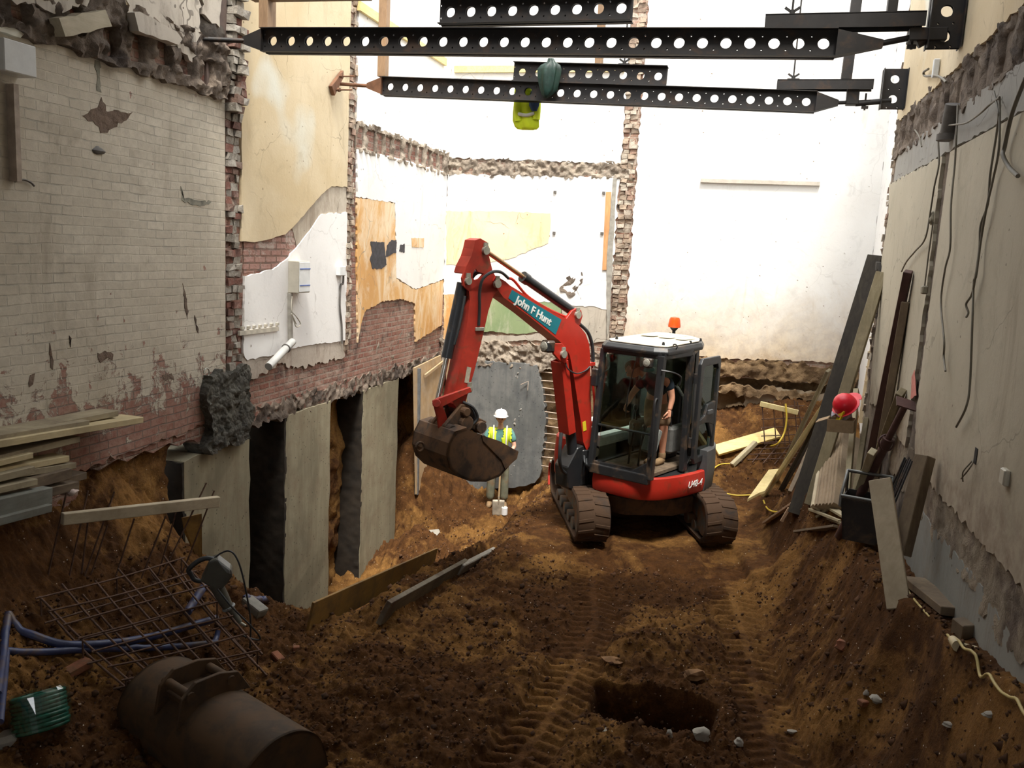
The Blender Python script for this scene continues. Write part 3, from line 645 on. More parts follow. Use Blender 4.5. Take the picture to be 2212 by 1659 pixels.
# loose crumbs of soil: nobody could count them
mb = MB(); rnd = random.Random(5); k = 0
while k < 15000:
    y = 3.9 + 9.5 * rnd.random() ** 1.7; x = rnd.uniform(-5.0, 1.45)
    r = rnd.choice((.006, .008, .009, .011, .014, .018, .032 if rnd.random() < .22 else .012)) * rnd.uniform(.8, 1.3)
    if -2.4 < x < .6 and 9.3 < y < 12.9: continue
    ml = float(np.maximum(rut_field(np.array([x]), np.array([y]), RUT_L)[0], rut_field(np.array([x]), np.array([y]), RUT_R)[0])[0])
    if ml > .3 and rnd.random() < .8: continue
    mb_r = r; c = Vector((x, y, 0)); j = [rnd.uniform(.6, 1.3) for _ in range(6)]
    mb.add([(x + r * j[0], y, .3 * r), (x, y + r * j[1], -.2 * r), (x - r * j[2], y, .2 * r), (x, y - r * j[3], 0), (x + .2 * r, y, r * j[4]), (x, y, -r * j[5])],
           [(0, 1, 4), (1, 2, 4), (2, 3, 4), (3, 0, 4), (1, 0, 5), (2, 1, 5), (3, 2, 5), (0, 3, 5)])
    k += 1
vz = np.array(mb.v); cz = vz.reshape(-1, 6, 3)[:, :, :2].mean(1); zz = ground(cz[:, 0], cz[:, 1])
vz[:, 2] += np.repeat(zz, 6) + .004
me = bpy.data.meshes.new('soil_crumbs'); me.from_pydata(vz.tolist(), [], mb.f); me.update(); me.shade_smooth()
crumbs = meta(link_mesh('soil_crumbs', me, CLOD, floor), kind='stuff')
# ------------------------------------------------------------------ the excavator
RED = simple('orange_red_paint', (.46, .026, .014), .42, 0, .12, 5, .04, dirt=(.25, .04, .02), dirt_amt=.2)
REDD = simple('orange_red_paint_dusty', (.44, .036, .02), .55, 0, .2, 6, .06, dirt=(.22, .06, .03), dirt_amt=.25)
BLK = simple('black_paint', (.018, .019, .021), .4, 0, .2, 6, .05, dirt=(.09, .06, .04), dirt_amt=.2)
BLKM = simple('black_cylinder', (.022, .024, .028), .3, 0, .2, 6, .03, dirt=(.1, .07, .05), dirt_amt=.15)
RUBBER = simple('muddy_rubber', (.024, .018, .015), .9, 0, .3, 6, .6, dirt=(.066, .034, .016), dirt_amt=.85, dsc=4)
HOSE = simple('black_hose', (.03, .033, .036), .5)
CHROME = simple('chrome_rod', (.62, .6, .56), .25, .9, .1)
PIN = simple('pin_steel', (.42, .42, .36), .5, .5, .2, 20)
IRON = simple('muddy_iron', (.055, .036, .026), .8, 0, .4, 5, .35, dirt=(.13, .07, .035), dirt_amt=.6)
GREYF = simple('grey_track_frame', (.16, .17, .16), .7, 0, .3, 5, .2, dirt=(.2, .11, .055), dirt_amt=.6)
ROOFM = simple('cab_roof_sky_sheen', (.62, .58, .48), .45, 0, .1, 5, .05)  # sky reflection on the roof top painted in as pale beige
PANELD = simple('dark_grey_panel', (.07, .072, .075), .5, 0, .15)
BONNET = simple('pale_bonnet', (.55, .6, .55), .5, 0, .15)
TEAL = simple('teal_sign', (.006, .17, .22), .5, 0, .06)
WHITEL = simple('white_lettering', (.75, .76, .74), .5, 0, .04)
YELL = simple('yellow_sticker', (.75, .6, .03), .5, 0, .05)
LENS = simple('lamp_lens', (.28, .27, .23), .15, 0, .1)
BEACON = simple('orange_beacon', (.85, .10, .01), .3, 0, .05)
_t = NT('cab_glass'); _g = _t.n('BsdfGlass', {'Color': (.62, .78, .72), 'Roughness': 0.0, 'IOR': 1.02}); _tr = _t.n('BsdfTransparent', {'Color': (.86, .93, .90)}); _gl = _t.n('BsdfGlossy', {'Color': (.9, 1, .95), 'Roughness': .03})
_f = _t.n('Fresnel', {'IOR': 1.5}); _mx = _t.n('MixShader', {0: _f.outputs[0], 1: _tr.outputs[0], 2: _gl.outputs[0]}); _t.t.links.new(_mx.outputs[0], _t.out.inputs[0]); GLASS = _t.m
def text(name, s, size, org, xd, yd, m, parent, ext=.0015, off=0.0, shear=0.0):
    c = bpy.data.curves.new(name, 'FONT'); c.body = s; c.size = size; c.extrude = ext; c.offset = off; c.shear = shear; c.align_x = 'CENTER'; c.align_y = 'CENTER'
    o = bpy.data.objects.new(name, c); COL.objects.link(o)
    xd = Vector(xd).normalized(); yd = (Vector(yd) - xd * Vector(yd).dot(xd)).normalized(); zd = xd.cross(yd)
    mw = Matrix((xd, yd, zd)).transposed().to_4x4(); mw.translation = Vector(org)
    bpy.context.view_layer.update()
    me = bpy.data.meshes.new_from_object(o.evaluated_get(bpy.context.evaluated_depsgraph_get())); me.transform(mw)
    bpy.data.objects.remove(o); bpy.data.curves.remove(c); me.materials.clear()
    return link_mesh(name, me, m, parent)

XS = Vector((-1.2, 11.1, 0))
ex = thing('mini_excavator', XS, 'orange red mini excavator with open cab door and raised arm on the soil', 'excavator')
def loc(head):
    f = Vector((math.cos(math.radians(head)), math.sin(math.radians(head)), 0)); l = Vector((-f.y, f.x, 0))
    return f, l, (lambda a, b, z: XS + f * a + l * b + Vector((0, 0, z)))
fT, lT, T = loc(291.0)
fU, lU, U = loc(246.0)
Z = Vector((0, 0, 1))
# tracks
def track(side):
    cb = side * .79; w = .40; R = .285; L = .93; zc = .30
    def prof(s, r):    # s along perimeter 0..P
        P1 = 2 * L; P2 = PI * R; P = 2 * P1 + 2 * P2; s %= P
        if s < P1: return (-L + s, zc - r), (0, -1)
        s -= P1
        if s < P2: a = -PI / 2 + s / R; return (L + r * math.cos(a), zc + r * math.sin(a)), (math.cos(a), math.sin(a))
        s -= P2
        if s < P1: return (L - s, zc + r + .012 * math.sin(s * 5)), (0, 1)
        s -= P1; a = PI / 2 + s / R; return (-L + r * math.cos(a), zc + r * math.sin(a)), (math.cos(a), math.sin(a))
    PER = 4 * L + 2 * PI * R; n = 96; mb = MB(); vs = []; fs = []
    for i in range(n):
        s = PER * i / n
        for r, b in ((R, -w / 2 + .015), (R, w / 2 - .015), (R - .02, w / 2), (R - .05, w / 2), (R - .05, -w / 2), (R - .02, -w / 2)):
            (a, z), _ = prof(s, r); vs.append(T(a, cb + b, z))
    for i in range(n):
        for k in range(6): fs.append((i * 6 + k, i * 6 + (k + 1) % 6, ((i + 1) % n) * 6 + (k + 1) % 6, ((i + 1) % n) * 6 + k))
    mb.add(vs, fs)
    NL = 40
    for i in range(NL):
        for h in (-1, 1):
            s0 = PER * (i + (.5 if h > 0 else 0)) / NL
            q = []
            for r in (R - .004, R + .010):
                for (b, ds) in ((.01, .028), (.19, .0)):
                    for e in (-.021, .021):
                        (a, z), _ = prof(s0 + ds + e * (1 if r < R else .72), r); q.append(T(a, cb + h * b, z))
            mb.hexa([q[0], q[1], q[3], q[2], q[4], q[5], q[7], q[6]])
    tb = mb.build('rubber_track', RUBBER, ex, smooth=40)
    fr = MB().box(T(0, cb, .30), (2 * L - .12, .16, .24), (fT, lT, Z))
    for a in (-.62, -.31, 0, .31, .62): fr.cyl(T(a, cb - .17, .12), T(a, cb + .17, .12), .085, 14)
    fr.cyl(T(.1, cb - .12, .50), T(.1, cb + .12, .50), .045, 10)
    fr.build('track_frame', GREYF, tb, smooth=40)
    MB().lathe(T(L, cb - .16, zc), lT, [(0, .05), (.0, .2), (.06, .225), (.10, .12), (.22, .12), (.26, .225), (.32, .2), (.32, .05)], 22).build('idler_wheel', GREYF, tb, smooth=40)
    sp = MB().lathe(T(-L, cb - .15, zc), lT, [(0, .12), (.08, .12), (.1, .21), (.2, .21), (.22, .12), (.30, .12)], 22)
    for k in range(13):
        a = 2 * PI * k / 13; sp.box(T(-L + .22 * math.cos(a), cb, zc + .22 * math.sin(a)), (.05, .1, .05), (fT * math.cos(a) + Z * math.sin(a), lT, -fT * math.sin(a) + Z * math.cos(a)))
    sp.build('drive_sprocket', GREYF, tb, smooth=30)
track(-1); track(1)
cf = MB().prism([T(.55, -.62, .28), T(.75, -.3, .28), T(.75, .3, .28), T(.55, .62, .28), T(-.55, .62, .28), T(-.75, .3, .28), T(-.75, -.3, .28), T(-.55, -.62, .28)], Z * .22)
cf.lathe(T(0, 0, .48), Z, [(0, .42), (.1, .42), (.1, .36), (.16, .36)], 30)
cf.build('undercarriage_frame', IRON, ex, bevel=.01)
bl = MB()
bp = [(-1.42, .04), (-1.46, .18), (-1.44, .34), (-1.36, .42), (-1.33, .40), (-1.40, .32), (-1.42, .18), (-1.385, .05)]
bl.prism([T(a, -.98, z) for a, z in bp], lT * 1.96)
for b in (-.42, .42): bl.beam(T(-.5, b, .32), T(-1.40, b, .2), .1, .12)
bld = bl.build('dozer_blade', REDD, ex)
MB().box(T(-1.345, 0, .42), (.05, 1.96, .03), (fT, lT, Z)).build('blade_edge', PIN, bld)

# slewing platform: belly, panels, counterweight
def plan(pts, z0, z1, name, m, th=.04, parent=ex, bulge=0.0):
    P = smooth_path([Vector((a, b, 0)) for a, b in pts], 6); n = len(P); vs = []; fs = []
    Nn = []
    for i in range(n):
        d = (P[min(i + 1, n - 1)] - P[max(i - 1, 0)]).normalized(); Nn.append(Vector((d.y, -d.x, 0)) if True else d)
    for i, p in enumerate(P):
        nn = Nn[i]
        if nn.dot(p) < 0: nn = -nn
        for off, z in ((0, z0 + .03), (.015 + bulge, (z0 + z1) / 2), (0, z1 - .012), (-.012, z1), (-th, z1), (-th, z0), (-.012, z0)):
            q = p + nn * off; vs.append(U(q.x, q.y, z))
    k = 7
    for i in range(n - 1):
        for j in range(k): fs.append((i * k + j, i * k + (j + 1) % k, (i + 1) * k + (j + 1) % k, (i + 1) * k + j))
    fs.append(tuple(range(k))); fs.append(tuple((n - 1) * k + j for j in range(k - 1, -1, -1)))
    return MB().add(vs, fs).build(name, m, parent, smooth=35)
LP = [(1.03, -.02), (1.05, .25), (1.04, .48), (.98, .66), (.84, .80), (.62, .89), (.35, .95), (.02, .98)]
front_panel = plan(LP, .60, .875, 'side_panel', RED, .05)
plan([(0, .985), (-.3, .94), (-.62, .78), (-.85, .52), (-.98, .15), (-.98, -.15), (-.85, -.52), (-.62, -.78), (-.3, -.94), (0, -.985)], .58, 1.12, 'counterweight', PANELD, .12)
RP = [(0, -.985), (.35, -.95), (.62, -.89), (.80, -.78), (.86, -.62), (.86, -.5)]
plan(RP, .60, 1.12, 'side_panel', RED, .05)
belly = [U(a, b, .64) for a, b in ((.98, 0), (1.0, .5), (.8, .78), (.3, .92), (-.3, .90), (-.75, .6), (-.94, 0), (-.75, -.6), (-.3, -.9), (.3, -.92), (.75, -.7), (.75, -.05))]
MB().prism(belly, Z * .22).build('platform_deck', BLK, ex)
MB().prism([U(a, b, 1.08) for a, b in ((.80, -.10), (.80, -.74), (.5, -.88), (.1, -.93), (-.3, -.88), (-.75, -.62), (-.92, 0), (-.8, .45), (-.52, .62), (-.52, -.10))], Z * .16).build('engine_bonnet', BONNET, ex, bevel=.04, seg=2)
# cab
cab = ex
def cp(a, b, z): return U(a, b, z)
FLt, FLb = (.93, .765, 2.36), (1.02, .765, .88); FRt, FRb = (.93, -.05, 2.36), (1.05, -.05, .88)
MLt, MLb = (.30, .80, 2.37), (.30, .82, .88); RLt, RLb = (-.28, .56, 2.36), (-.30, .58, .88); RRt, RRb = (-.50, -.05, 2.36), (-.55, -.05, .88); MRt, MRb = (.1, -.05, 2.37), (.1, -.05, .88)
fr = MB()
def pil(p, q, w, d): fr.beam(cp(*p), cp(*q), d, w, up=lU)
pil(FLt, FLb, .075, .085); pil(FRt, FRb, .065, .075); pil(MLt, MLb, .07, .10); pil(RLt, RLb, .08, .09); pil(RRt, RRb, .08, .08); pil(MRt, MRb, .05, .05)
for a, b in ((FLb, FRb), (FRb, RRb), (RRb, RLb), (RLb, MLb)): fr.beam(cp(*a), cp(*b), .08, .12)
for a, b in ((FLt, FRt), (FRt, RRt), (RRt, RLt), (RLt, MLt), (MLt, FLt)): fr.beam(cp(*a), cp(*b), .08, .09)
fr.beam(cp(.985, .78, 1.42), cp(.995, -.02, 1.42), .03, .03)
# lower front corner gusset, dark apron under the windscreen
fr.prism([cp(1.035, .765, .88), cp(1.035, .765, 1.12), cp(1.035, .55, .97), cp(1.045, -.05, .97), cp(1.05, -.05, .88)], -fU * .05)
fr.build('cab_frame', BLK, ex, bevel=.012, seg=2)
roof = MB()
def ro(a0, a1, b0, b1, c): return [(a1, b0 + c), (a1 - c, b0), (a0 + c, b0), (a0, b0 + c), (a0, b1 - c), (a0 + c, b1), (a1 - c, b1), (a1, b1 - c)]
RO = [(.86, -.12), (1.0, .0), (1.0, .68), (.90, .82), (.08, .84), (-.20, .71), (-.42, .46), (-.50, .08), (-.42, -.12)]
def rsc(k): return [(.28 + (a - .28) * k, .36 + (b - .36) * k) for a, b in RO]
lev = [(rsc(1.0), 2.36), (rsc(1.012), 2.40), (rsc(.95), 2.45)]
vs = []; fs = []
for pts, z in lev: vs += [cp(a, b, z + .03 * (0 if a > .5 else 1)) for a, b in pts]
for i in range(2):
    for k in range(9): fs.append((i * 9 + k, i * 9 + (k + 1) % 9, (i + 1) * 9 + (k + 1) % 9, (i + 1) * 9 + k))
fs.append(tuple(range(8, -1, -1))); fs.append(tuple(range(18, 27)))
rf = MB().add(vs, fs).build('cab_roof', BLK, ex, bevel=.008)
MB().prism([cp(a, b, 2.452 + .03 * (0 if a > .5 else 1)) for a, b in rsc(.90)], Z * .022).build('roof_top', ROOFM, rf, bevel=.008)
for b0, b1 in ((.03, .24), (.29, .48), (.53, .68)):
    MB().prism([cp(a, b, 2.502) for a, b in ro(-.26 if b0 < .5 else -.05, .28, b0, b1, .04)], Z * .012).build('roof_rib', ROOFM, rf, bevel=.004)
for a, b in ((.82, .05), (.82, .70), (.3, .78), (-.12, .70), (-.42, .1)):
    MB().lathe(cp(a, b, 2.45), Z, [(0, .018), (.04, .018), (.06, .012)], 8).build('roof_bolt', BLK, rf)
MB().torus(cp(.72, .80, 2.46), fU, .03, .008, 14, 6).build('lifting_eye', BLK, rf)
# beacon on its stalk at the back of the roof
bc = MB().cyl(cp(-.46, .13, 2.40), cp(-.48, .12, 2.56), .022, 10).lathe(cp(-.48, .12, 2.53), Z, [(0, .02), (.03, .05), (.05, .055)], 14).build('beacon_stalk', BLK, ex, smooth=40)
MB().lathe(cp(-.48, .12, 2.58), Z, [(0, .080), (.02, .083), (.10, .072), (.13, .058), (.14, .02)], 18).build('beacon_lamp', BEACON, bc, smooth=40)
# glass
def pane(name, pts, m=GLASS, th=.006, parent=ex):
    P = [cp(*p) for p in pts]; nn = (P[1] - P[0]).cross(P[2] - P[0]).normalized()
    return MB().prism(P, nn * th).build(name, m, parent)
pane('windscreen', [(.945, .72, 2.30), (.945, 0, 2.30), (.99, 0, 1.44), (.99, .72, 1.44)])
pane('lower_windscreen', [(1.03, .71, 1.47), (1.03, .05, 1.47), (1.045, .05, 1.0), (1.045, .52, 1.0), (1.04, .71, 1.14)])
pane('rear_window', [(-.31, .52, 2.28), (-.48, .02, 2.28), (-.52, .02, 1.35), (-.33, .54, 1.35)])
pane('side_window', [(.88, -.05, 2.28), (.14, -.05, 2.28), (.14, -.05, 1.30), (.95, -.05, 1.30)])
pane('side_window', [(.06, -.05, 2.28), (-.46, -.05, 2.28), (-.50, -.05, 1.30), (.06, -.05, 1.30)])
pane('side_window', [(.24, .79, 2.26), (-.24, .59, 2.26), (-.26, .61, 1.40), (.24, .80, 1.40)])
# open door folded back along the cab side
def door_pt(s, z): return U(.29 - s * .64, .905 - s * .05, z)
def rr(s0, s1, z0, z1, c): return [(s0 + c, z0), (s1 - c, z0), (s1, z0 + c), (s1, z1 - c), (s1 - c, z1), (s0 + c, z1), (s0, z1 - c), (s0, z0 + c)]
o = rr(0, 1, .98, 2.30, .07)
def ringmesh(outer, inner, nrm, th):
    n = len(outer); vs = list(outer) + list(inner); vs += [p + nrm * th for p in vs]; fs = []
    for i in range(n):
        j = (i + 1) % n
        fs += [(i, j, n + j, n + i), (2 * n + i, 3 * n + i, 3 * n + j, 2 * n + j), (i, 2 * n + i, 2 * n + j, j), (n + i, n + j, 3 * n + j, 3 * n + i)]
    return MB().add(vs, fs)
dn = (door_pt(1, 1) - door_pt(0, 1)).cross(Z).normalized()
if dn.dot(EYE - XS) < 0: dn = -dn
dm = ringmesh([door_pt(*p) for p in o], [door_pt(*p) for p in rr(.15, .90, 1.06, 2.20, .06)], dn, .045)
dm.prism([door_pt(*p) for p in ((.15, 1.52), (.42, 1.56), (.52, 1.70), (.92, 1.72), (.92, 1.40), (.60, 1.46), (.40, 1.47), (.15, 1.46))], dn * .04)
dm.prism([door_pt(*p) for p in ((.62, 1.48), (.92, 1.22), (.92, 1.46))], dn * .035)
door = dm.build('door', BLK, ex, bevel=.01, seg=2)
MB().prism([door_pt(*p) for p in rr(.15, .90, 1.06, 2.20, .06)], dn * .006).build('door_glass', GLASS, door)
MB().box(door_pt(.62, 1.60) + dn * .05, (.14, .03, .06), ((door_pt(1, 1) - door_pt(0, 1)).normalized(), dn, Z)).build('door_handle', PANELD, door, bevel=.006)
for z in (1.25, 2.05): MB().cyl(U(.29, .88, z - .06), U(.29, .88, z + .06), .022, 8).build('hinge', BLK, door)
# cab inside
MB().box(cp(.32, .36, .90), (1.2, .72, .04), (fU, lU, Z)).build('cab_floor', simple('muddy_floor', (.14, .10, .065), .9, 0, .4), ex)
st = MB().box(cp(-.04, .28, 1.17), (.42, .42, .12), (fU, lU, Z)).box(cp(-.04, .28, 1.0), (.36, .36, .2), (fU, lU, Z)).build('seat', BLK, ex, bevel=.04, seg=2)
MB().prism([cp(-.26, .08, 1.2), cp(-.26, .48, 1.2), cp(-.30, .46, 1.72), cp(-.30, .36, 1.84), cp(-.30, .20, 1.84), cp(-.30, .10, 1.72)], fU * .10).build('seat_back', BLK, st, bevel=.03, seg=2)
for b in (.05, .56):
    c = MB().box(cp(.06, b, 1.22), (.46, .14, .34), (fU, lU, Z)).build('control_console', simple('console_grey', (.10, .10, .095), .6), ex, bevel=.03)
    MB().cyl(cp(.20, b, 1.36), cp(.24, b, 1.52), .014, 8).sphere(cp(.245, b, 1.56), .03, 10, 8, 1, 1, 1.5).build('joystick', BLK, c, smooth=40)
MB().box(cp(.78, .62, 1.30), (.10, .18, .30), (fU * .9 + Z * .4, lU, Z * .9 - fU * .4)).build('instrument_panel', simple('panel_grey', (.20, .22, .21), .5), ex, bevel=.015)
for b in (.32, .46): MB().tube([cp(.78, b, .95), cp(.74, b, 1.25), cp(.70, b, 1.42)], .014, 8).sphere(cp(.70, b, 1.44), .025, 8, 6).build('travel_lever', BLK, ex, smooth=40)
MB().tube(smooth_path([cp(.92, .40, 2.26), cp(.965, .36, 1.9), cp(.975, .35, 1.55)], 4), .008, 6).build('wiper', BLK, ex)
lamp = MB().box(cp(1.02, .63, 2.27), (.07, .12, .11), (fU, lU, Z)).build('work_lamp', BLK, ex, bevel=.015)
MB().lathe(cp(1.05, .63, 2.27), fU, [(0, .048), (.012, .044), (.018, .02)], 16).build('lamp_lens', LENS, lamp)
MB().tube(smooth_path([cp(1.0, .80, 2.2), cp(.92, .92, 2.18), cp(.78, .94, 2.12), cp(.76, .92, 2.02)], 5), .011, 6).build('mirror_arm', BLK, ex, smooth=40)
MB().tube(smooth_path([cp(1.04, .75, 1.15), cp(1.09, .80, 1.2), cp(1.09, .80, 1.8), cp(1.0, .78, 1.86)], 5), .012, 6).build('grab_rail', BLK, ex, smooth=40)
MB().box(cp(1.02, -.10, 2.0), (.05, .09, .22), (fU, lU, Z)).build('mirror', BLK, ex, bevel=.012)
text('model_lettering', 'U48-4', .12, U(.27, .988, .745), -(U(.10, .985, 0) - U(.45, .945, 0)) * -1, Z, WHITEL, front_panel, .003, .0, .25)

# boom, arm and bucket lie in one upright plane turned a little from the cab
hb = math.radians(236.0); dB = Vector((math.cos(hb), math.sin(hb), 0)); nB = Vector((-dB.y, dB.x, 0))
FB = U(.95, -.30, .98)
def bp(px, py, off=0.0): return onPlane(px, py, FB + nB * off, nB)
def plate(pxs, off, th, m, name=None, parent=None, mb=None):
    mb = mb or MB(); mb.prism([bp(x, y, off) for x, y in pxs], -nB * th)
    return mb.build(name, m, parent) if name else mb
boom_l = [(1066, 607), (1072, 596), (1092, 608), (1102, 617), (1140, 640), (1213, 683), (1230, 691), (1251, 703), (1265, 721), (1273, 744), (1275, 770), (1275, 802), (1276, 850), (1278, 913), (1278, 955), (1268, 974),
          (1260, 955), (1254, 905), (1247, 862), (1241, 822), (1236, 794), (1231, 768), (1222, 751), (1206, 734), (1188, 720), (1139, 680), (1088, 643), (1076, 627)]
boom = plate(boom_l, .115, .23, RED, 'boom', ex)
# bracket and upper edge flanges
mb = MB()
for off in (.10, -.03): plate([(1222, 690), (1236, 671), (1246, 666), (1256, 670), (1259, 683), (1253, 703), (1240, 700)], off, .04, RED, mb=mb)
mb.build('cylinder_bracket', RED, boom, bevel=.005)
for off in (.16, -.12): plate([(1197, 742), (1215, 742), (1226, 756), (1228, 775), (1220, 786), (1208, 778), (1197, 765)], off, .04, RED).build('lift_bracket', RED, boom, bevel=.005)
MB().prism([bp(x, y, .1165) for x, y in ((1106, 626), (1213, 690.5), (1200, 723), (1098, 644))], nB * .002).build('company_sign', TEAL, boom)
o = bp(1153.5, 672.5, .121); xd = bp(1210, 709, .121) - bp(1098, 634, .121)
text('company_lettering', 'John F Hunt', .126, o, xd, nB.cross(xd), WHITEL, boom, .002, .0035)
MB().prism([bp(x, y, .117) for x, y in ((1258, 912), (1265, 909), (1267, 929), (1260, 932))], nB * .002).build('warning_sticker', YELL, boom)
def pin(px, py, off, r=.045, L=.03, parent=boom, tilt=(0, 1)):
    c = bp(px, py, off); q = MB().cyl(c - nB * .01, c + nB * L, r, 16)
    q.prism([c + dB * (-.03) + Z * (-.02), c + dB * .03 + Z * (-.02), c + dB * .025 + Z * .085, c - dB * .025 + Z * .085], nB * .018)
    return q.build('pin', PIN, parent, smooth=40)
pin(1073, 613, .12); pin(1247, 680, .105); pin(1216, 765, .165)
# hydraulic hoses and pipe along the boom
MB().tube(smooth_path([bp(1097, 601, .06), bp(1110, 606, .06), bp(1140, 640, .06), bp(1185, 668, .06), bp(1230, 688, .06)], 6), .016, 8).build('hydraulic_pipe', RED, boom, smooth=40)
for dd in (.08, .02): MB().tube(smooth_path([bp(1252, 700, dd), bp(1270, 718, dd), bp(1279, 745, dd), bp(1281, 775, dd), bp(1279, 790, dd)], 6), .022, 8).build('hydraulic_hose', HOSE, boom, smooth=40)
MB().tube(smooth_path([bp(1279, 785, .07), bp(1281, 830, .07), bp(1284, 870, .07), bp(1283, 915, .07)], 6), .015, 8).build('hydraulic_pipe', RED, boom, smooth=40)
for y in (786, 915): MB().box(bp(1277, y, .07), (.09, .07, .05), (dB, nB, Z)).build('pipe_clamp', RED, boom, bevel=.008)
MB().tube(smooth_path([bp(1222, 784, .13), bp(1228, 798, .15), bp(1246, 807, .14), bp(1264, 801, .13), bp(1274, 792, .12)], 6), .009, 6).build('hydraulic_hose', HOSE, boom, smooth=40)
lb = MB().box(bp(1184, 748, .09), (.13, .14, .14), (dB, nB, Z)).build('boom_lamp', BLK, boom, bevel=.02)
MB().lathe(bp(1184, 748, .09) + dB * .065, dB, [(0, .06), (.012, .055), (.02, .02)], 16).build('lamp_lens', LENS, lb)
# boom lift cylinder (red guard above, black barrel below)
p0, p1 = bp(1214, 768, .02), bp(1243, 1035, .02)
cyl_ = MB().cyl(p0.lerp(p1, .5), p1, .068, 16).cyl(p0.lerp(p1, .1), p0.lerp(p1, .55), .03, 12).build('lift_cylinder', BLKM, ex, smooth=40)
ax = (p1 - p0).normalized(); sd = ax.cross(nB).normalized()
g = MB()
q0, q1 = p0.lerp(p1, .03), p0.lerp(p1, .60)
if sd.dot(dB) < 0: sd = -sd
g.beam(q0 + sd * .10, q1 + sd * .10, .17, .02, up=sd)
g.beam(q0 + sd * .05 + nB * .085, q1 + sd * .05 + nB * .085, .02, .12, up=sd); g.beam(q0 + sd * .05 - nB * .085, q1 + sd * .05 - nB * .085, .02, .12, up=sd)
g.build('cylinder_guard', RED, cyl_, bevel=.004)
# swing post and foot of the boom
sw = MB().prism([bp(x, y, .10) for x, y in ((1248, 968), (1285, 950), (1292, 975), (1290, 1040), (1262, 1070), (1228, 1055), (1226, 1010))], -nB * .24)
sw.cyl(U(.93, -.30, .60), U(.93, -.30, 1.06), .13, 18)
sw.build('swing_post', BLK, ex, bevel=.012)
pin(1283, 976, .11, .06, .04, ex)
for i in range(5):
    a = (1262 + 5 * i, 985 + 6 * (i % 3)); MB().tube(smooth_path([bp(a[0], a[1], .12), bp(a[0] + 3, a[1] + 18, .2), bp(a[0] + 22, a[1] + 36, .12), bp(a[0] + 34, a[1] + 32, -.1)], 5), .014, 7).build('hydraulic_hose', HOSE, ex, smooth=40)
MB().tube(smooth_path([bp(1212, 935, .1), bp(1210, 965, .14), bp(1209, 995, .14), bp(1214, 1015, .1), bp(1224, 1024, .05)], 6), .022, 8).build('hydraulic_hose', HOSE, cyl_, smooth=40)
# arm cylinder
q0, q1 = bp(1247, 680, .02), bp(1048, 541, .02)
ac = MB().cyl(q0, q0.lerp(q1, .60), .056, 16).cyl(q0.lerp(q1, .57), q0.lerp(q1, .62), .066, 16).build('arm_cylinder', BLKM, ex, smooth=40)
MB().cyl(q0.lerp(q1, .6), q1, .026, 12).build('cylinder_rod', simple('bronze_rod', (.42, .26, .14), .3, .7, .1), ac, smooth=40)
MB().box(bp(1137, 597, .02) , (.10, .05, .05), ((q1 - q0).normalized(), nB, ((q1 - q0).cross(nB)).normalized())).build('pipe_clamp', BLKM, ac, bevel=.006)
# arm (dipper)
arm_l = [(1023, 537), (1027, 519), (1038, 515), (1052, 523), (1056, 533), (1056, 551), (1064, 585), (1072, 600), (1080, 614), (1074, 628), (1065, 641), (1055, 672), (1045, 717), (1037, 750), (1025, 800), (1013, 842), (1006, 868), (990, 884), (979, 872),
         (985, 832), (992, 800), (1000, 753), (1009, 699), (1015, 648), (1012, 628), (1001, 617), (999, 601), (1003, 590)]
slit = [(1021, 600), (1026, 606), (1036, 602), (1046, 591), (1033, 587), (1028, 580), (1023, 588), (1020.6, 599.4), (1003.2, 589.4), (1007, 576), (1018, 554)]
arm = plate([(1080, 614), (1074, 628), (1065, 641), (1055, 672), (1045, 717), (1037, 750), (1025, 800), (1013, 842), (1006, 868), (990, 884), (979, 872), (985, 832), (992, 800), (1000, 753), (1009, 699), (1015, 648), (1013, 627), (1030, 618), (1050, 610)], .095, .19, REDD, 'dipper_arm', ex)
top_l = [(1023, 537), (1027, 519), (1038, 515), (1052, 523), (1056, 533), (1056, 551), (1064, 585), (1072, 600), (1080, 614), (1074, 628), (1050, 632), (1012, 628), (1001, 617), (999, 601), (1003, 590)]
for off in (.095, -.065): plate(top_l + slit, off, .03, REDD, 'arm_head_plate', arm)
plate([(1003, 590), (1007, 576), (1018, 554), (1023, 537), (1027, 519), (1038, 515), (1041, 519), (1031, 523), (1027, 540), (1022, 557), (1011, 579), (1006, 592)], .093, .186, REDD, 'arm_head_cover', arm)
pin(1048, 541, .10, .045, .03, arm); pin(1010, 607, .10, .04, .03, arm); pin(1013, 842, .10, .03, .03, arm)
MB().tube(smooth_path([bp(1098, 601, .13), bp(1082, 588, .15), bp(1062, 588, .16), bp(1043, 603, .15), bp(1036, 630, .13), bp(1036, 665, .12), bp(1034, 703, .11)], 8), .017, 8).build('hydraulic_hose', HOSE, arm, smooth=40)
MB().box(bp(1036, 711, .10), (.12, .03, .04), (dB, nB, Z)).build('hose_clamp', PIN, arm, bevel=.005)
MB().tube(smooth_path([bp(1047, 590, -.02), bp(1035, 586, 0), bp(1020, 596, 0), bp(1012, 620, 0)], 6), .03, 8).build('hydraulic_hose', HOSE, arm, smooth=40)
MB().prism([bp(x, y, .0965) for x, y in ((1009, 792), (1018, 794), (1012, 828), (1003, 826))], nB * .002).build('worn_sticker', simple('worn_sticker', (.45, .42, .33), .8, 0, .3), arm)
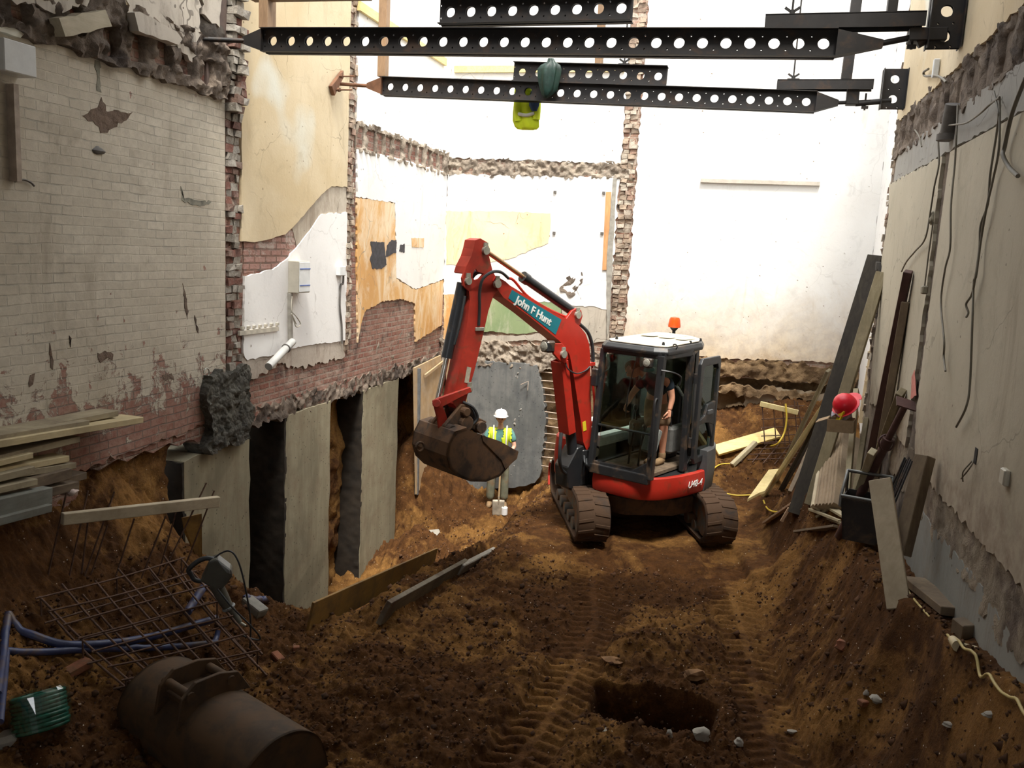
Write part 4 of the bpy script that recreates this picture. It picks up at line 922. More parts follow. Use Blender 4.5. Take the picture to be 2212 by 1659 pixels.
# bucket cylinder in front of the arm
q0, q1 = bp(1004, 612, 0) + dB * .03, bp(947, 872, 0) + dB * .02
bcy = MB().cyl(q0, q0.lerp(q1, .62), .062, 16).build('bucket_cylinder', BLKM, ex, smooth=40)
MB().cyl(q0.lerp(q1, .6), q1, .030, 12).build('cylinder_rod', CHROME, bcy, smooth=40)
MB().tube(smooth_path([q0.lerp(q1, .1) + nB * .09, q0.lerp(q1, .35) + nB * .1, q0.lerp(q1, .5) + nB * .085], 4), .014, 7).build('hydraulic_hose', HOSE, bcy, smooth=40)
# linkage
lk = MB()
for off in (.14, -.10): plate([(1016, 836), (1020, 846), (950, 882), (938, 878), (938, 866), (948, 860)], off, .035, REDD, mb=lk)
lk.cyl(bp(943, 871, -.16), bp(943, 871, .18), .045, 16)
lk.build('bucket_link', REDD, ex, bevel=.006)
lk = MB()
for off in (.06, -.03): plate([(936, 866), (950, 862), (962, 890), (974, 925), (968, 940), (950, 936), (946, 905)], off, .03, REDD, mb=lk)
lk.build('tilt_link', REDD, ex, bevel=.005)
# quick hitch and bucket; a = forward of the arm pin along the boom, z up
KP = bp(986, 884, 0)
def kp(a, z, off=0.0): return KP + dB * a + Z * z + nB * off
h = MB()
for off in (.13, -.08): h.prism([kp(a, z, off) for a, z in ((-.10, .06), (.03, .08), (.24, -.13), (.26, -.24), (.10, -.30), (-.12, -.22), (-.18, -.08))], -nB * .05)
for a, z in ((0, 0), (.19, -.17)): h.cyl(kp(a, z, -.2), kp(a, z, .2), .05, 14)
h.box(kp(-.17, -.15), (.30, .26, .15), (dB * .9 + Z * .43, nB, Z * .9 - dB * .43)); h.cyl(kp(-.02, -.13, -.17), kp(-.02, -.13, .19), .085, 16); h.cyl(kp(-.24, -.20, -.15), kp(-.24, -.20, .17), .07, 14)
qh = h.build('quick_hitch', IRON, ex, bevel=.008)
for i in range(3): MB().tube(smooth_path([kp(.0, .10, .11 - .05 * i), kp(-.10, .04, .17 - .05 * i), kp(-.16, -.08, .18 - .05 * i), kp(-.10, -.16, .16 - .05 * i)], 5), .016, 7).build('hydraulic_hose', HOSE, qh, smooth=50)
prof = [(.26, -.16), (.33, -.28), (.35, -.42), (.30, -.56), (.18, -.67), (.02, -.74), (-.20, -.775), (-.40, -.74), (-.62, -.56)]
inner = [(-.61, -.53), (-.40, -.71), (-.20, -.745), (.01, -.71), (.16, -.645), (.27, -.55), (.325, -.42), (.305, -.29), (.23, -.18)]
W = .33
bk = MB().prism([kp(a, z, W) for a, z in prof + inner], -nB * 2 * W)
side = prof + [(-.64, -.49), (-.36, -.33), (-.10, -.235), (.10, -.15)]
for off in (W, -W + .02): bk.prism([kp(a, z, off) for a, z in side], -nB * .02)
bk.prism([kp(a, z, W) for a, z in ((.26, -.16), (.10, -.13), (.10, -.17), (.24, -.20))], -nB * 2 * W)
for off in (W + .012, -W): bk.prism([kp(a, z, off) for a, z in ((-.645, -.485), (-.625, -.565), (-.46, -.66), (-.40, -.55), (-.12, -.30), (-.10, -.235), (-.36, -.33))], -nB * .014)
bucket = bk.build('bucket', IRON, ex)
MB().torus(kp(.40, -.40, -.1), nB, .05, .014, 16, 7).build('bucket_ring', IRON, bucket, smooth=40)
for k in range(4): MB().prism([kp(-.56, -.62, W - .02 - .2 * k), kp(-.56, -.58, W - .02 - .2 * k), kp(-.69, -.49, W - .04 - .2 * k)], -nB * .07).build('bucket_tooth', IRON, bucket)
n = 14; vs = []; fs = []
for i in range(n):
    for j in range(n):
        s, t = i / (n - 1), j / (n - 1); a = -.60 + .74 * s; z = -.50 + .33 * s; off = (W - .025) * (2 * t - 1)
        hgt = .12 * (1 - (2 * s - 1) ** 2) * (1 - .7 * (2 * t - 1) ** 2) + random.uniform(-.02, .03); vs.append(kp(a, z - .05 + hgt, off))
fs = [(i * n + j, (i + 1) * n + j, (i + 1) * n + j + 1, i * n + j + 1) for i in range(n - 1) for j in range(n - 1)]
sm = MB().add(vs, fs); b0 = len(vs)
meta(sm.build('soil_load', SOIL, bucket, smooth=40), kind='stuff')
# ------------------------------------------------------------------ people
SKIN = simple('skin', (.62, .36, .26), .55, 0, .08, 20, .05)
SKIN2 = simple('skin_warm', (.62, .30, .19), .55, 0, .08, 20, .05)
HIVIS = simple('hivis_yellow', (.62, .78, .03), .7, 0, .12, 8, .2)
REFL = simple('reflective_tape', (.62, .62, .56), .4, 0, .08)
TEALSH = simple('teal_shirt', (.10, .24, .22), .85, 0, .2, 10, .3)
OLIVE = simple('olive_trousers', (.17, .17, .115), .9, 0, .3, 7, .4, dirt=(.2, .13, .07), dirt_amt=.3)
NAVY = simple('navy_shirt', (.012, .022, .035), .85, 0, .3, 8, .3)
TEALB = simple('teal_print', (.02, .17, .22), .8, 0, .2)
TAN = simple('tan_shorts', (.30, .20, .12), .9, 0, .25, 8, .4)
BOOT = simple('tan_boot', (.22, .14, .07), .8, 0, .3, 10, .3)
HAIR = simple('brown_hair', (.19, .11, .055), .8, 0, .4, 60, .6)
HAT = simple('white_helmet', (.85, .85, .84), .35, 0, .03)
EYE_M = simple('eye_dark', (.03, .02, .02), .3)
LIPM = simple('lips', (.35, .13, .1), .5)
def skin(V, E, R, sub=2):
    """one continuous skinned surface over a stick skeleton; returns (verts, faces)"""
    names = list(V); ix = {k: i for i, k in enumerate(names)}
    me = bpy.data.meshes.new('t'); me.from_pydata([tuple(V[k]) for k in names], [(ix[a], ix[b]) for a, b in E], []); me.update()
    o = bpy.data.objects.new('t', me); COL.objects.link(o)
    m = o.modifiers.new('s', 'SKIN'); m.use_smooth_shade = True; m.branch_smoothing = .6
    for i, k in enumerate(names):
        r = R[k]; d = me.skin_vertices[0].data[i]; d.radius = (r, r) if not isinstance(r, tuple) else r; d.use_root = (i == 0)
    s = o.modifiers.new('u', 'SUBSURF'); s.levels = s.render_levels = sub
    bpy.context.view_layer.update()
    ev = o.evaluated_get(bpy.context.evaluated_depsgraph_get()); mm = ev.to_mesh()
    out = ([tuple(v.co) for v in mm.vertices], [tuple(p.vertices) for p in mm.polygons])
    ev.to_mesh_clear(); bpy.data.objects.remove(o); bpy.data.meshes.remove(me)
    return out
def chain(pts, rad, sub=2):
    V = {i: p for i, p in enumerate(pts)}; R = {i: r for i, r in enumerate(rad)}
    return skin(V, [(i, i + 1) for i in range(len(pts) - 1)], R, sub)
def head_geo(c, fw, up, s=1.0):
    """head with brow, nose, cheeks, chin and ears; c = centre, fw = facing, up = crown"""
    fw = Vector(fw).normalized(); up = (Vector(up) - fw * Vector(up).dot(fw)).normalized(); lf = up.cross(fw)
    vs = []; fs = []; n, m = 28, 20
    for i in range(m + 1):
        t = PI * i / m
        for k in range(n):
            a = 2 * PI * k / n
            x, y, z = math.sin(t) * math.sin(a), math.sin(t) * math.cos(a), math.cos(t)   # x left, y forward, z up
            X, Y, ZZ = .074 * x, .092 * y, .116 * z
            if z < -.1: X *= 1 + .38 * (z + .1); Y *= 1 + .15 * (z + .1)
            if y > .3:
                Y += .022 * math.exp(-((x / .16) ** 2 + ((z + .12) / .16) ** 2))          # nose
                Y += .006 * math.exp(-((z - .22) / .12) ** 2) * y                           # brow
                Y -= .010 * (math.exp(-(((x - .38) / .18) ** 2 + ((z - .05) / .12) ** 2)) + math.exp(-(((x + .38) / .18) ** 2 + ((z - .05) / .12) ** 2)))
                Y += .008 * math.exp(-((x / .35) ** 2 + ((z + .78) / .14) ** 2))            # chin
                Y += .004 * math.exp(-((x / .3) ** 2 + ((z + .46) / .08) ** 2))             # lips
            vs.append(c + (lf * X + fw * Y + up * ZZ) * s)
    for i in range(m):
        for k in range(n): fs.append((i * n + k, (i + 1) * n + k, (i + 1) * n + (k + 1) % n, i * n + (k + 1) % n))
    mb = MB().add(vs, fs)
    for q in (-1, 1): mb.sphere(c + lf * q * .077 * s - fw * .005 * s, .03 * s, 10, 8, .4, .7, 1.0)
    return mb, fw, up, lf
def face_parts(c, fw, up, lf, parent, s=1.0):
    for q in (-1, 1): MB().sphere(c + (lf * q * .031 + fw * .079 + up * .008) * s, .011 * s, 10, 8).build('eye', EYE_M, parent, smooth=60)
    MB().tube([c + (lf * -.022 + fw * .080 - up * .056) * s, c + (fw * .088 - up * .055) * s, c + (lf * .022 + fw * .080 - up * .056) * s], .006 * s, 6).build('mouth', LIPM, parent, smooth=60)
def hand_geo(w, d, palm, thumb, curl=.5, s=1.0):
    """w wrist, d along the hand, palm = normal of the palm, thumb = side of the thumb"""
    d = Vector(d).normalized(); palm = (Vector(palm) - d * Vector(palm).dot(d)).normalized(); side = Vector(thumb); side = (side - d * side.dot(d) - palm * side.dot(palm)).normalized()
    mb = MB(); w = Vector(w)
    P = lambda a, b, c: w + (d * a + side * b + palm * c) * s
    mb.add(*chain([P(-.02, 0, 0), P(.03, 0, 0), P(.085, 0, 0)], [(.022 * s, .026 * s), (.034 * s, .017 * s), (.038 * s, .015 * s)], 2))
    for k, (b, L) in enumerate(((.030, .070), (.010, .080), (-.011, .074), (-.030, .058))):
        pts = [P(.07, b * .9, 0)]; ang = .15 * curl; p = pts[0]
        for f in (.42, .33, .25):
            ang += curl * .75; p = p + (d * math.cos(ang) + palm * math.sin(ang)) * (L * f * s + .004); pts.append(p)
        mb.add(*chain(pts, [.0095 * s, .009 * s, .0082 * s, .007 * s], 1))
    pts = [P(.012, .022, .004), P(.040, .046, .012), P(.066, .054, .026), P(.088, .050, .042)]
    mb.add(*chain(pts, [.0125 * s, .011 * s, .0098 * s, .008 * s], 1))
    return mb
def tube_limb(mb, pts, rad): mb.add(*chain(pts, rad, 2))

# --- the standing worker
wx, wy = -3.96, 14.05
wz = gz(wx, wy) + .0
wk = thing('person', (wx, wy, wz), 'person in white hard hat and yellow vest standing with a shovel by the grey concrete', 'person')
fwd_w = (Vector((0, 0, 0)) - Vector((wx, wy, 0))).normalized(); lf_w = Z.cross(fwd_w)
def q(x, y, z): return Vector((wx, wy, wz)) + lf_w * x + fwd_w * y + Z * z
J = {'pel': q(0, 0, .92), 'sp': q(0, .01, 1.12), 'ch': q(0, .0, 1.32), 'nk': q(0, .0, 1.47), 'hd': q(0, .02, 1.56),
     'sl': q(.185, -.01, 1.40), 'el': q(.265, .03, 1.12), 'wl': q(.13, .20, .98), 'sr': q(-.185, -.01, 1.40), 'er': q(-.275, .03, 1.13), 'wr': q(-.03, .24, 1.04),
     'hl': q(.095, 0, .88), 'kl': q(.115, .03, .48), 'al': q(.125, 0, .09), 'hr': q(-.095, 0, .88), 'kr': q(-.115, .03, .48), 'ar': q(-.125, 0, .09)}
Eb = [('pel', 'sp'), ('sp', 'ch'), ('ch', 'nk'), ('nk', 'hd'), ('ch', 'sl'), ('sl', 'el'), ('el', 'wl'), ('ch', 'sr'), ('sr', 'er'), ('er', 'wr'), ('pel', 'hl'), ('hl', 'kl'), ('kl', 'al'), ('pel', 'hr'), ('hr', 'kr'), ('kr', 'ar')]
Rb = {'pel': (.13, .10), 'sp': (.125, .09), 'ch': (.14, .10), 'nk': .054, 'hd': .05, 'sl': .055, 'el': .041, 'wl': .028, 'sr': .055, 'er': .041, 'wr': .028, 'hl': .082, 'kl': .055, 'al': .036, 'hr': .082, 'kr': .055, 'ar': .036}
def body(J, E, R, parent, hc, fw, up, mat, hands, extra=None):
    mb = MB().add(*skin(J, E, R)); hm, f, u, l = head_geo(hc, fw, up); mb.add(hm.v, hm.f)
    for h in hands: mb.add(h.v, h.f)
    b = mb.build('body', mat, parent, smooth=60); face_parts(hc, f, u, l, parent); return f, u, l
hc = q(0, .03, 1.625)
hands = [hand_geo(J['wl'], (q(.02, .30, .98) - J['wl']), -Z + fwd_w * .2, fwd_w + Z * .6, 1.3), hand_geo(J['wr'], (q(.06, .27, 1.05) - J['wr']), fwd_w * -.4 - Z, fwd_w + Z, 1.3)]
f, u, l = body(J, Eb, Rb, wk, hc, fwd_w * 1 - Z * .08, Z, SKIN, hands)
# clothes
g = lambda *ks: {k: J[k] for k in ks}
sv = dict(g('pel', 'sp', 'ch', 'nk', 'sl', 'sr')); sv['ml'] = J['sl'].lerp(J['el'], .75); sv['mr'] = J['sr'].lerp(J['er'], .75); sv['nk'] = J['ch'].lerp(J['nk'], .75)
v, fcs = skin(sv, [('pel', 'sp'), ('sp', 'ch'), ('ch', 'nk'), ('ch', 'sl'), ('sl', 'ml'), ('ch', 'sr'), ('sr', 'mr')], {'pel': (.155, .125), 'sp': (.15, .115), 'ch': (.162, .12), 'nk': .068, 'sl': .078, 'ml': .070, 'sr': .078, 'mr': .070})
shirt = MB().add(v, fcs).build('shirt', TEALSH, wk, smooth=60)
sm = bpy.data.meshes.new('t'); sm.from_pydata(v, [], fcs); sm.update(); nv = [Vector(q_.normal) for q_ in sm.vertices]; bpy.data.meshes.remove(sm)
vv = [Vector(p_) + n_ * .014 for p_, n_ in zip(v, nv)]
# open front, arm holes, hem
keep = []
for fc in fcs:
    c = sum((vv[i] for i in fc), Vector()) / len(fc) - Vector((wx, wy, wz)); x = c.dot(lf_w); y = c.dot(fwd_w)
    if y > .02 and abs(x) < .042 + max(0, (c.z - 1.2)) * .10: continue
    if c.z > 1.50 or abs(x) > .20: continue
    keep.append(fc)
vest = MB().add(vv, keep).build('hivis_vest', HIVIS, wk, smooth=60)
md = vest.modifiers.new('thick', 'SOLIDIFY'); md.thickness = .008
for s in (-1, 1):
    MB().tube([q(s * .11, .125, 1.02), q(s * .112, .125, 1.2), q(s * .112, .118, 1.36), q(s * .115, .05, 1.485), q(s * .115, -.06, 1.47)], .015, 8).build('reflective_band', REFL, vest, smooth=60)
tv = {k: J[k] for k in ('pel', 'hl', 'kl', 'hr', 'kr')}; tv['al'] = q(.125, 0, .12); tv['ar'] = q(-.125, 0, .12); tv['wst'] = q(0, 0, 1.0)
v, fcs = skin(tv, [('pel', 'wst'), ('pel', 'hl'), ('hl', 'kl'), ('kl', 'al'), ('pel', 'hr'), ('hr', 'kr'), ('kr', 'ar')], {'pel': (.150, .12), 'wst': (.148, .118), 'hl': .10, 'kl': .082, 'al': .078, 'hr': .10, 'kr': .082, 'ar': .078})
MB().add(v, fcs).build('trousers', OLIVE, wk, smooth=60)
for s in (-1, 1):
    mb = MB(); tube_limb(mb, [q(s * .125, -.04, .06), q(s * .13, .02, .07), q(s * .14, .10, .05), q(s * .15, .18, .042)], [.052, .058, .050, .040]); tube_limb(mb, [q(s * .125, -.005, .05), q(s * .125, -.005, .17)], [.055, .052])
    mb.build('boot', BOOT, wk, smooth=60)
hb_ = MB(); hat_c = hc + Z * .045
prof = [(-.012, .128), (-.004, .130), (.0, .112), (.03, .112), (.06, .104), (.09, .085), (.11, .055), (.118, .01)]
hb_.lathe(hat_c, Z, [(a, r) for a, r in prof], 26)
hb_.prism([hat_c + fwd_w * (.10 + .065 * math.cos(a)) + lf_w * .10 * math.sin(a) - Z * .012 for a in np.linspace(-1.4, 1.4, 9)], Z * .008)
hb_.tube([hat_c + fwd_w * (.112 * math.cos(a)) + Z * (.005 + .118 * math.sin(a)) for a in np.linspace(.1, PI - .1, 14)], .010, 6)
hb_.build('hard_hat', HAT, wk, smooth=40)
HR = MB().sphere(hc - fwd_w * .012 + Z * .012, .088, 16, 10, .92, 1.02, 1.1).build('hair', simple('grey_brown_hair', (.16, .11, .07), .8), wk, smooth=60)
# shovel held upright before him
sb = q(.03, .38, 0); sb.z = gz(sb.x, sb.y); st_ = q(.035, .29, 1.12)
sh = thing('shovel', sb, 'muddy shovel with worn blade held upright in front of the standing person', 'shovel')
MB().cyl(sb.lerp(st_, .26), st_, .016, 10).build('handle', wood('shovel_shaft', (.42, .28, .14), (.5, .36, .2), 'Z'), sh, smooth=40)
MB().tube([st_ - lf_w * .06, st_ + lf_w * .06], .016, 8).build('grip', BLK, sh, smooth=40)
vs = []; fs = []
for i in range(7):
    t = i / 6; zz = .30 * (1 - t); hw = .105 * (1 - .15 * t ** 3)
    for k in range(7):
        s = k / 6 * 2 - 1; vs.append(sb + lf_w * (s * hw) + fwd_w * (.022 * s * s - .03 * (1 - t)) + Z * (zz - .015))
n = 7; fs = [(i * n + k, (i + 1) * n + k, (i + 1) * n + k + 1, i * n + k + 1) for i in range(6) for k in range(6)]
bd = MB().add(vs, fs); bd.tube([sb - fwd_w * .025 + Z * .2, sb.lerp(st_, .30)], [.012, .02], 8)
o = bd.build('blade', simple('shovel_steel', (.36, .31, .24), .6, .4, .3, 8), sh, smooth=50); o.modifiers.new('t', 'SOLIDIFY').thickness = .004

# --- the operator, standing in the cab door and bending down to the controls
def cq(px, py, a): return onPlane(px, py, U(a, 0, 0), fU)
base = U(.40, .52, .92)
op = thing('person', base, 'person in dark shirt and tan shorts bending down inside the excavator cab', 'person')
O = {'pel': cq(1419, 858, .26), 'sp': cq(1420, 836, .38), 'ch': cq(1412, 818, .52), 'nk': cq(1389, 806, .60), 'hd': cq(1377, 801, .64),
     'sl': cq(1446, 826, .50), 'el': cq(1452, 862, .48), 'wl': cq(1446, 888, .52), 'sr': cq(1387, 824, .56), 'er': cq(1366, 850, .62), 'wr': cq(1355, 872, .66),
     'hl': cq(1432, 872, .28), 'kl': cq(1434, 928, .36), 'al': cq(1430, 984, .34), 'hr': cq(1404, 872, .28), 'kr': cq(1408, 930, .44), 'ar': cq(1410, 986, .40)}
for k in ('al', 'ar'): O[k].z = 1.0
fo = (cq(1340, 830, .72) - cq(1372, 800, .64)).normalized(); upo = (cq(1366, 780, .60) - cq(1372, 800, .64)); hc2 = cq(1367, 798, .66)
lo = lU
hands = [hand_geo(O['wl'], O['wl'] - O['el'] - Z * .05, -lU, fU, .7), hand_geo(O['wr'], O['wr'] - O['er'], lU, fU, 1.0)]
f, u, l = body(O, Eb, Rb, op, hc2, fo, upo, SKIN2, hands)
sv = {k: O[k] for k in ('pel', 'sp', 'ch', 'nk', 'sl', 'sr')}; sv['ml'] = O['sl'].lerp(O['el'], .6); sv['mr'] = O['sr'].lerp(O['er'], .6); sv['nk'] = O['ch'].lerp(O['nk'], .8)
sv['pel'] = O['pel'].lerp(O['sp'], .4)
v, fcs = skin(sv, [('pel', 'sp'), ('sp', 'ch'), ('ch', 'nk'), ('ch', 'sl'), ('sl', 'ml'), ('ch', 'sr'), ('sr', 'mr')], {'pel': (.155, .125), 'sp': (.15, .12), 'ch': (.155, .13), 'nk': .075, 'sl': .080, 'ml': .068, 'sr': .080, 'mr': .068})
sho = MB().add(v, fcs).build('shirt', NAVY, op, smooth=60)
c = cq(1398, 797, .60); MB().sphere(c, .085, 12, 8, 1.1, .9, .45).build('back_print', TEALB, sho, smooth=60)
tv = {k: O[k] for k in ('pel', 'hl', 'hr')}; tv['wst'] = O['pel'].lerp(O['sp'], .5); tv['kl'] = O['hl'].lerp(O['kl'], .95); tv['kr'] = O['hr'].lerp(O['kr'], .95)
v, fcs = skin(tv, [('pel', 'wst'), ('pel', 'hl'), ('hl', 'kl'), ('pel', 'hr'), ('hr', 'kr')], {'pel': (.155, .125), 'wst': (.15, .12), 'hl': .105, 'kl': .095, 'hr': .105, 'kr': .095})
MB().add(v, fcs).build('shorts', TAN, op, smooth=60)
for k in ('l', 'r'):
    a = O['a' + k]; mb = MB(); tube_limb(mb, [a - fU * .05 - Z * .035, a + fU * .03 - Z * .03, a + fU * .13 - Z * .045, a + fU * .19 - Z * .05], [.045, .05, .044, .034]); tube_limb(mb, [a - Z * .03, a + Z * .09], [.052, .05])
    mb.build('boot', BOOT, op, smooth=60)
hm = MB(); hvs, hfs, *_ = (lambda m: (m[0].v, m[0].f))(head_geo(hc2 + u * .006 - f * .006, fo, upo, 1.045))
kf = []
for fc in hfs:
    c = sum((Vector(hvs[i]) for i in fc), Vector()) / len(fc) - hc2
    if c.dot(u) > .045 - .0 * c.dot(f) or (c.dot(f) < -.012 and c.dot(u) > -.055): kf.append(fc)
MB().add(hvs, kf).build('hair', HAIR, op, smooth=60)
# ------------------------------------------------------------------ shoring beams overhead
STEEL = simple('dark_shoring_steel', (.020, .018, .018), .6, .1, .3, 6, .1, dirt=(.05, .03, .02), dirt_amt=.25)
RUST = simple('rusty_steel', (.16, .075, .04), .75, .2, .4, 8, .3)
POST = wood('post_timber', (.26, .16, .09), (.36, .23, .13), 'Z')
def rect_hole(mb, P, x0, x1, z0, z1, cx, cz, r, n, y, th):
    """a piece of plate with a round hole, between depths y and y + th"""
    ring = []; box = []
    for k in range(n):
        a = 2 * PI * (k + .5) / n; c, s = math.cos(a), math.sin(a); ring.append((cx + r * c, cz + r * s))
        tx = ((x1 - cx) / c if c > 0 else (x0 - cx) / c) if abs(c) > 1e-6 else 1e9; tz = ((z1 - cz) / s if s > 0 else (z0 - cz) / s) if abs(s) > 1e-6 else 1e9
        t = min(tx, tz); box.append((cx + t * c, cz + t * s))
    cor = [(x1, z1), (x0, z1), (x0, z0), (x1, z0)]
    vs = [P(x, y, z) for x, z in ring] + [P(x, y, z) for x, z in box]; fs = []
    vs += [P(x, y + th, z) for x, z in ring]; vs += [P(x, y + th, z) for x, z in box]; m = 2 * n
    for k in range(n):
        j = (k + 1) % n
        fs += [(k, n + k, n + j, j), (m + k, m + j, m + n + j, m + n + k), (k, j, m + j, m + k)]
    b = len(vs); vs += [P(x, y, z) for x, z in cor] + [P(x, y + th, z) for x, z in cor]
    for k in range(n):
        j = (k + 1) % n; (ax_, az), (bx, bz) = box[k], box[j]
        if abs(abs(ax_ - bx) - (x1 - x0)) < 1e-6:
            up_ = az + bz > 2 * cz; ca = 0 if abs(ax_ - x1) < 1e-6 else 1; cb_ = 1 - ca
            if not up_: ca, cb_ = 3 - ca, 3 - cb_
            fs += [(n + k, b + ca, b + cb_, n + j), (m + n + k, m + n + j, b + 4 + cb_, b + 4 + ca)]
        elif abs(ax_ - bx) > 1e-6 and abs(az - bz) > 1e-6:
            ci = min(range(4), key=lambda i: abs(cor[i][0] - (ax_ if abs(ax_ - x0) < 1e-6 or abs(ax_ - x1) < 1e-6 else bx)) + abs(cor[i][1] - (az if abs(az - z0) < 1e-6 or abs(az - z1) < 1e-6 else bz)))
            fs += [(n + k, b + ci, n + j), (m + n + k, m + n + j, b + 4 + ci)]
    mb.add(vs, fs)
def soldier(name, P0, P1, label, group=None, off=0.0, loc=None, m=STEEL, big=.047, up=Z, hgt=.225):
    """double-channel steel soldier between two points on its centre line"""
    P0, P1 = Vector(P0), Vector(P1); d = (P1 - P0).normalized(); u = (Vector(up) - d * d.dot(Vector(up))).normalized(); nrm = u.cross(d)
    if nrm.dot(EYE - P0) > 0: nrm = -nrm            # nrm points away from the camera
    L = (P1 - P0).length; n = max(1, round(L / .2)); s = L / n
    t = thing(name, P0.lerp(P1, .5), label, 'steel beam', group)
    P = lambda x, y, z: P0 + d * x + nrm * y + u * z
    h = hgt / 2; tf = .008
    for y, nm in ((-.022, 'front_channel'), (.018, 'rear_channel')):
        mb = MB()
        for i in range(n):
            x0 = i * s
            rect_hole(mb, P, x0 + .03, x0 + s - .03, -h, h, x0 + s / 2, 0, big, 20, y, .005)
            for (a, b) in ((x0, x0 + .03), (x0 + s - .03, x0 + s)):
                pass
            for (a, b) in ((x0 - .03 if i else x0, x0 + .03),):
                w = b - a
                rect_hole(mb, P, a, b, 0, h, (a + b) / 2, .055, .0085, 8, y, .005); rect_hole(mb, P, a, b, -h, 0, (a + b) / 2, -.055, .0085, 8, y, .005)
        mb.box(P(L - .015, y + .0025, 0), (.03, .005, hgt), (d, nrm, u))
        yo = -.06 if y < 0 else .06
        for z in (h - tf / 2, -h + tf / 2): mb.box(P(L / 2, y + .0025 + yo / 2, z), (L, abs(yo) + .005, tf), (d, nrm, u))
        mb.build(nm, m, t)
    return t, P, L, d, u, nrm
def cone(t, P, x0, x1, m=STEEL, hgt=.225):
    """tapered end fork of a soldier"""
    h = hgt / 2 - .01
    MB().hexa([P(x0, -.07, -h), P(x0, .07, -h), P(x0, .07, h), P(x0, -.07, h), P(x1, -.03, -.03), P(x1, .03, -.03), P(x1, .03, .03), P(x1, -.03, .03)]).build('end_cone', m, t)
Y1, Y2 = 7.80, 10.40
a0, a1 = onY(572, 91, Y1), onY(1806, 95, Y1)
a0.z += .01
t1, P, L, d, u, nn = soldier('shoring_beam', a0, a1, 'longest perforated steel beam spanning the top of the room, nearer of two', 'shoring beams')
cone(t1, P, 0, -.24); cone(t1, P, L, L + .36)
MB().cyl(P(-.2, 0, 0), onX(425, 84, XL - .02), .024, 12).build('jack_rod', STEEL, t1, smooth=40)
e1 = onY(2062, 68, Y1); MB().cyl(P(L + .32, 0, 0), e1 + Vector((-.1, 0, 0)), .024, 12).cyl(P(L + .62, 0, 0), e1 + Vector((-.1, 0, 0)), .036, 12).build('jack_rod', STEEL, t1, smooth=40)
nut = onY(1970, 90, Y1); MB().cyl(nut + Z * .12, nut - Z * .06, .012, 8).box(nut - Z * .04, (.07, .03, .03)).build('wing_nut', STEEL, t1)
zt = a0.z + .1125
b0, b1 = onY(952, 34, Y1), onY(1366, 30, Y1); zc = zt + .1125
soldier('shoring_beam', (b0.x, Y1, zc), (b1.x, Y1, zc), 'short perforated steel beam lying on top of the nearer long beam', 'shoring beams')
# beam 2
c0, c1 = onY(828, 187, Y2), onY(1762, 221, Y2)
t2, P, L, d, u, nn = soldier('shoring_beam', c0, c1, 'long perforated steel beam, lower and farther of the two long ones', 'shoring beams')
cone(t2, P, 0, -.22, RUST); cone(t2, P, L, L + .24)
w2 = onX(728, 181, XL + .03)
MB().cyl(P(-.18, 0, 0), w2, .022, 12).build('jack_rod', RUST, t2, smooth=40)
wp = MB().prism([onX(735, 152, XL + .04), onX(735, 168, XL + .04), onX(716, 207, XL + .04), onX(709, 186, XL + .04)], (.05, 0, 0))
wp.build('wall_plate', RUST, t2, bevel=.004)
for q_ in ((733, 165), (727, 194)):
    p = onX(*q_, XL + .09); MB().cyl(p, p + Vector((.22, 0, 0)), .010, 8).cyl(p + Vector((.02, 0, 0)), p + Vector((.05, 0, 0)), .028, 6).build('anchor_bolt', RUST, t2)
e2 = onY(1925, 217, Y2)
MB().cyl(P(L + .2, 0, 0), e2, .02, 12).cyl(P(L + .42, 0, 0), e2, .03, 12).build('jack_rod', STEEL, t2, smooth=40)
nut = onY(1869, 222, Y2); MB().cyl(nut + Z * .10, nut - Z * .08, .010, 8).box(nut - Z * .05, (.07, .03, .03)).build('wing_nut', STEEL, t2)
m_ = lambda x: c0.lerp(c1, (x - c0.x) / (c1.x - c0.x))
s0, s1 = m_(onY(1110, 170, Y2).x) + Z * .225, m_(onY(1440, 180, Y2).x) + Z * .225
soldier('shoring_beam', s0, s1, 'short perforated steel beam lying on top of the farther long beam', 'shoring beams')
# upright pieces against the right wall
g0, g1 = onY(2068, 104, Y1 - .02), onY(2078, -60, Y1 - .02)
soldier('wall_soldier', (1.335, Y1, g0.z), (1.335, Y1, g0.z + .95), 'upright perforated steel piece against the right wall at the nearer beam end', 'wall soldiers', up=Vector((1, 0, 0)), hgt=.25)
g0 = onY(1945, 236, Y2)
soldier('wall_soldier', (1.345, Y2, g0.z), (1.345, Y2, g0.z + .42), 'short upright perforated steel piece against the right wall at the farther beam end', 'wall soldiers', up=Vector((1, 0, 0)), hgt=.25)
# channels laid over the right ends
def channel(p0, p1, w, h, label, m=STEEL):
    p0, p1 = Vector(p0), Vector(p1); d = (p1 - p0).normalized(); L = (p1 - p0).length; s = d.cross(Z).normalized(); c = (p0 + p1) / 2
    mb = MB(); mb.box(c + Z * h / 2, (L, w, .012), (d, s, Z)).box(c + s * (w / 2 - .006), (L, .012, h), (d, s, Z)).box(c - s * (w / 2 - .006), (L, .012, h), (d, s, Z))
    return meta(mb.build('steel_channel', m), label, 'steel channel', 'steel channels over the beam ends')
k0, k1 = onY(1652, 53, Y1), onY(2030, 42, Y1)
zz = a1.z + .1125 + .058
channel((k0.x, Y1 + .02, zz), (1.18, Y1 + .02, zz), .18, .11, 'long dark steel channel over the right end of the nearer long beam')
k0, k1 = onY(1677, 196, Y2), onY(1884, 196, Y2); zz = max(c1.z, m_(k0.x).z) + .1125 + .052
channel((k0.x, Y2, zz), (k1.x, Y2, zz), .16, .10, 'shorter dark steel channel over the right end of the farther long beam')
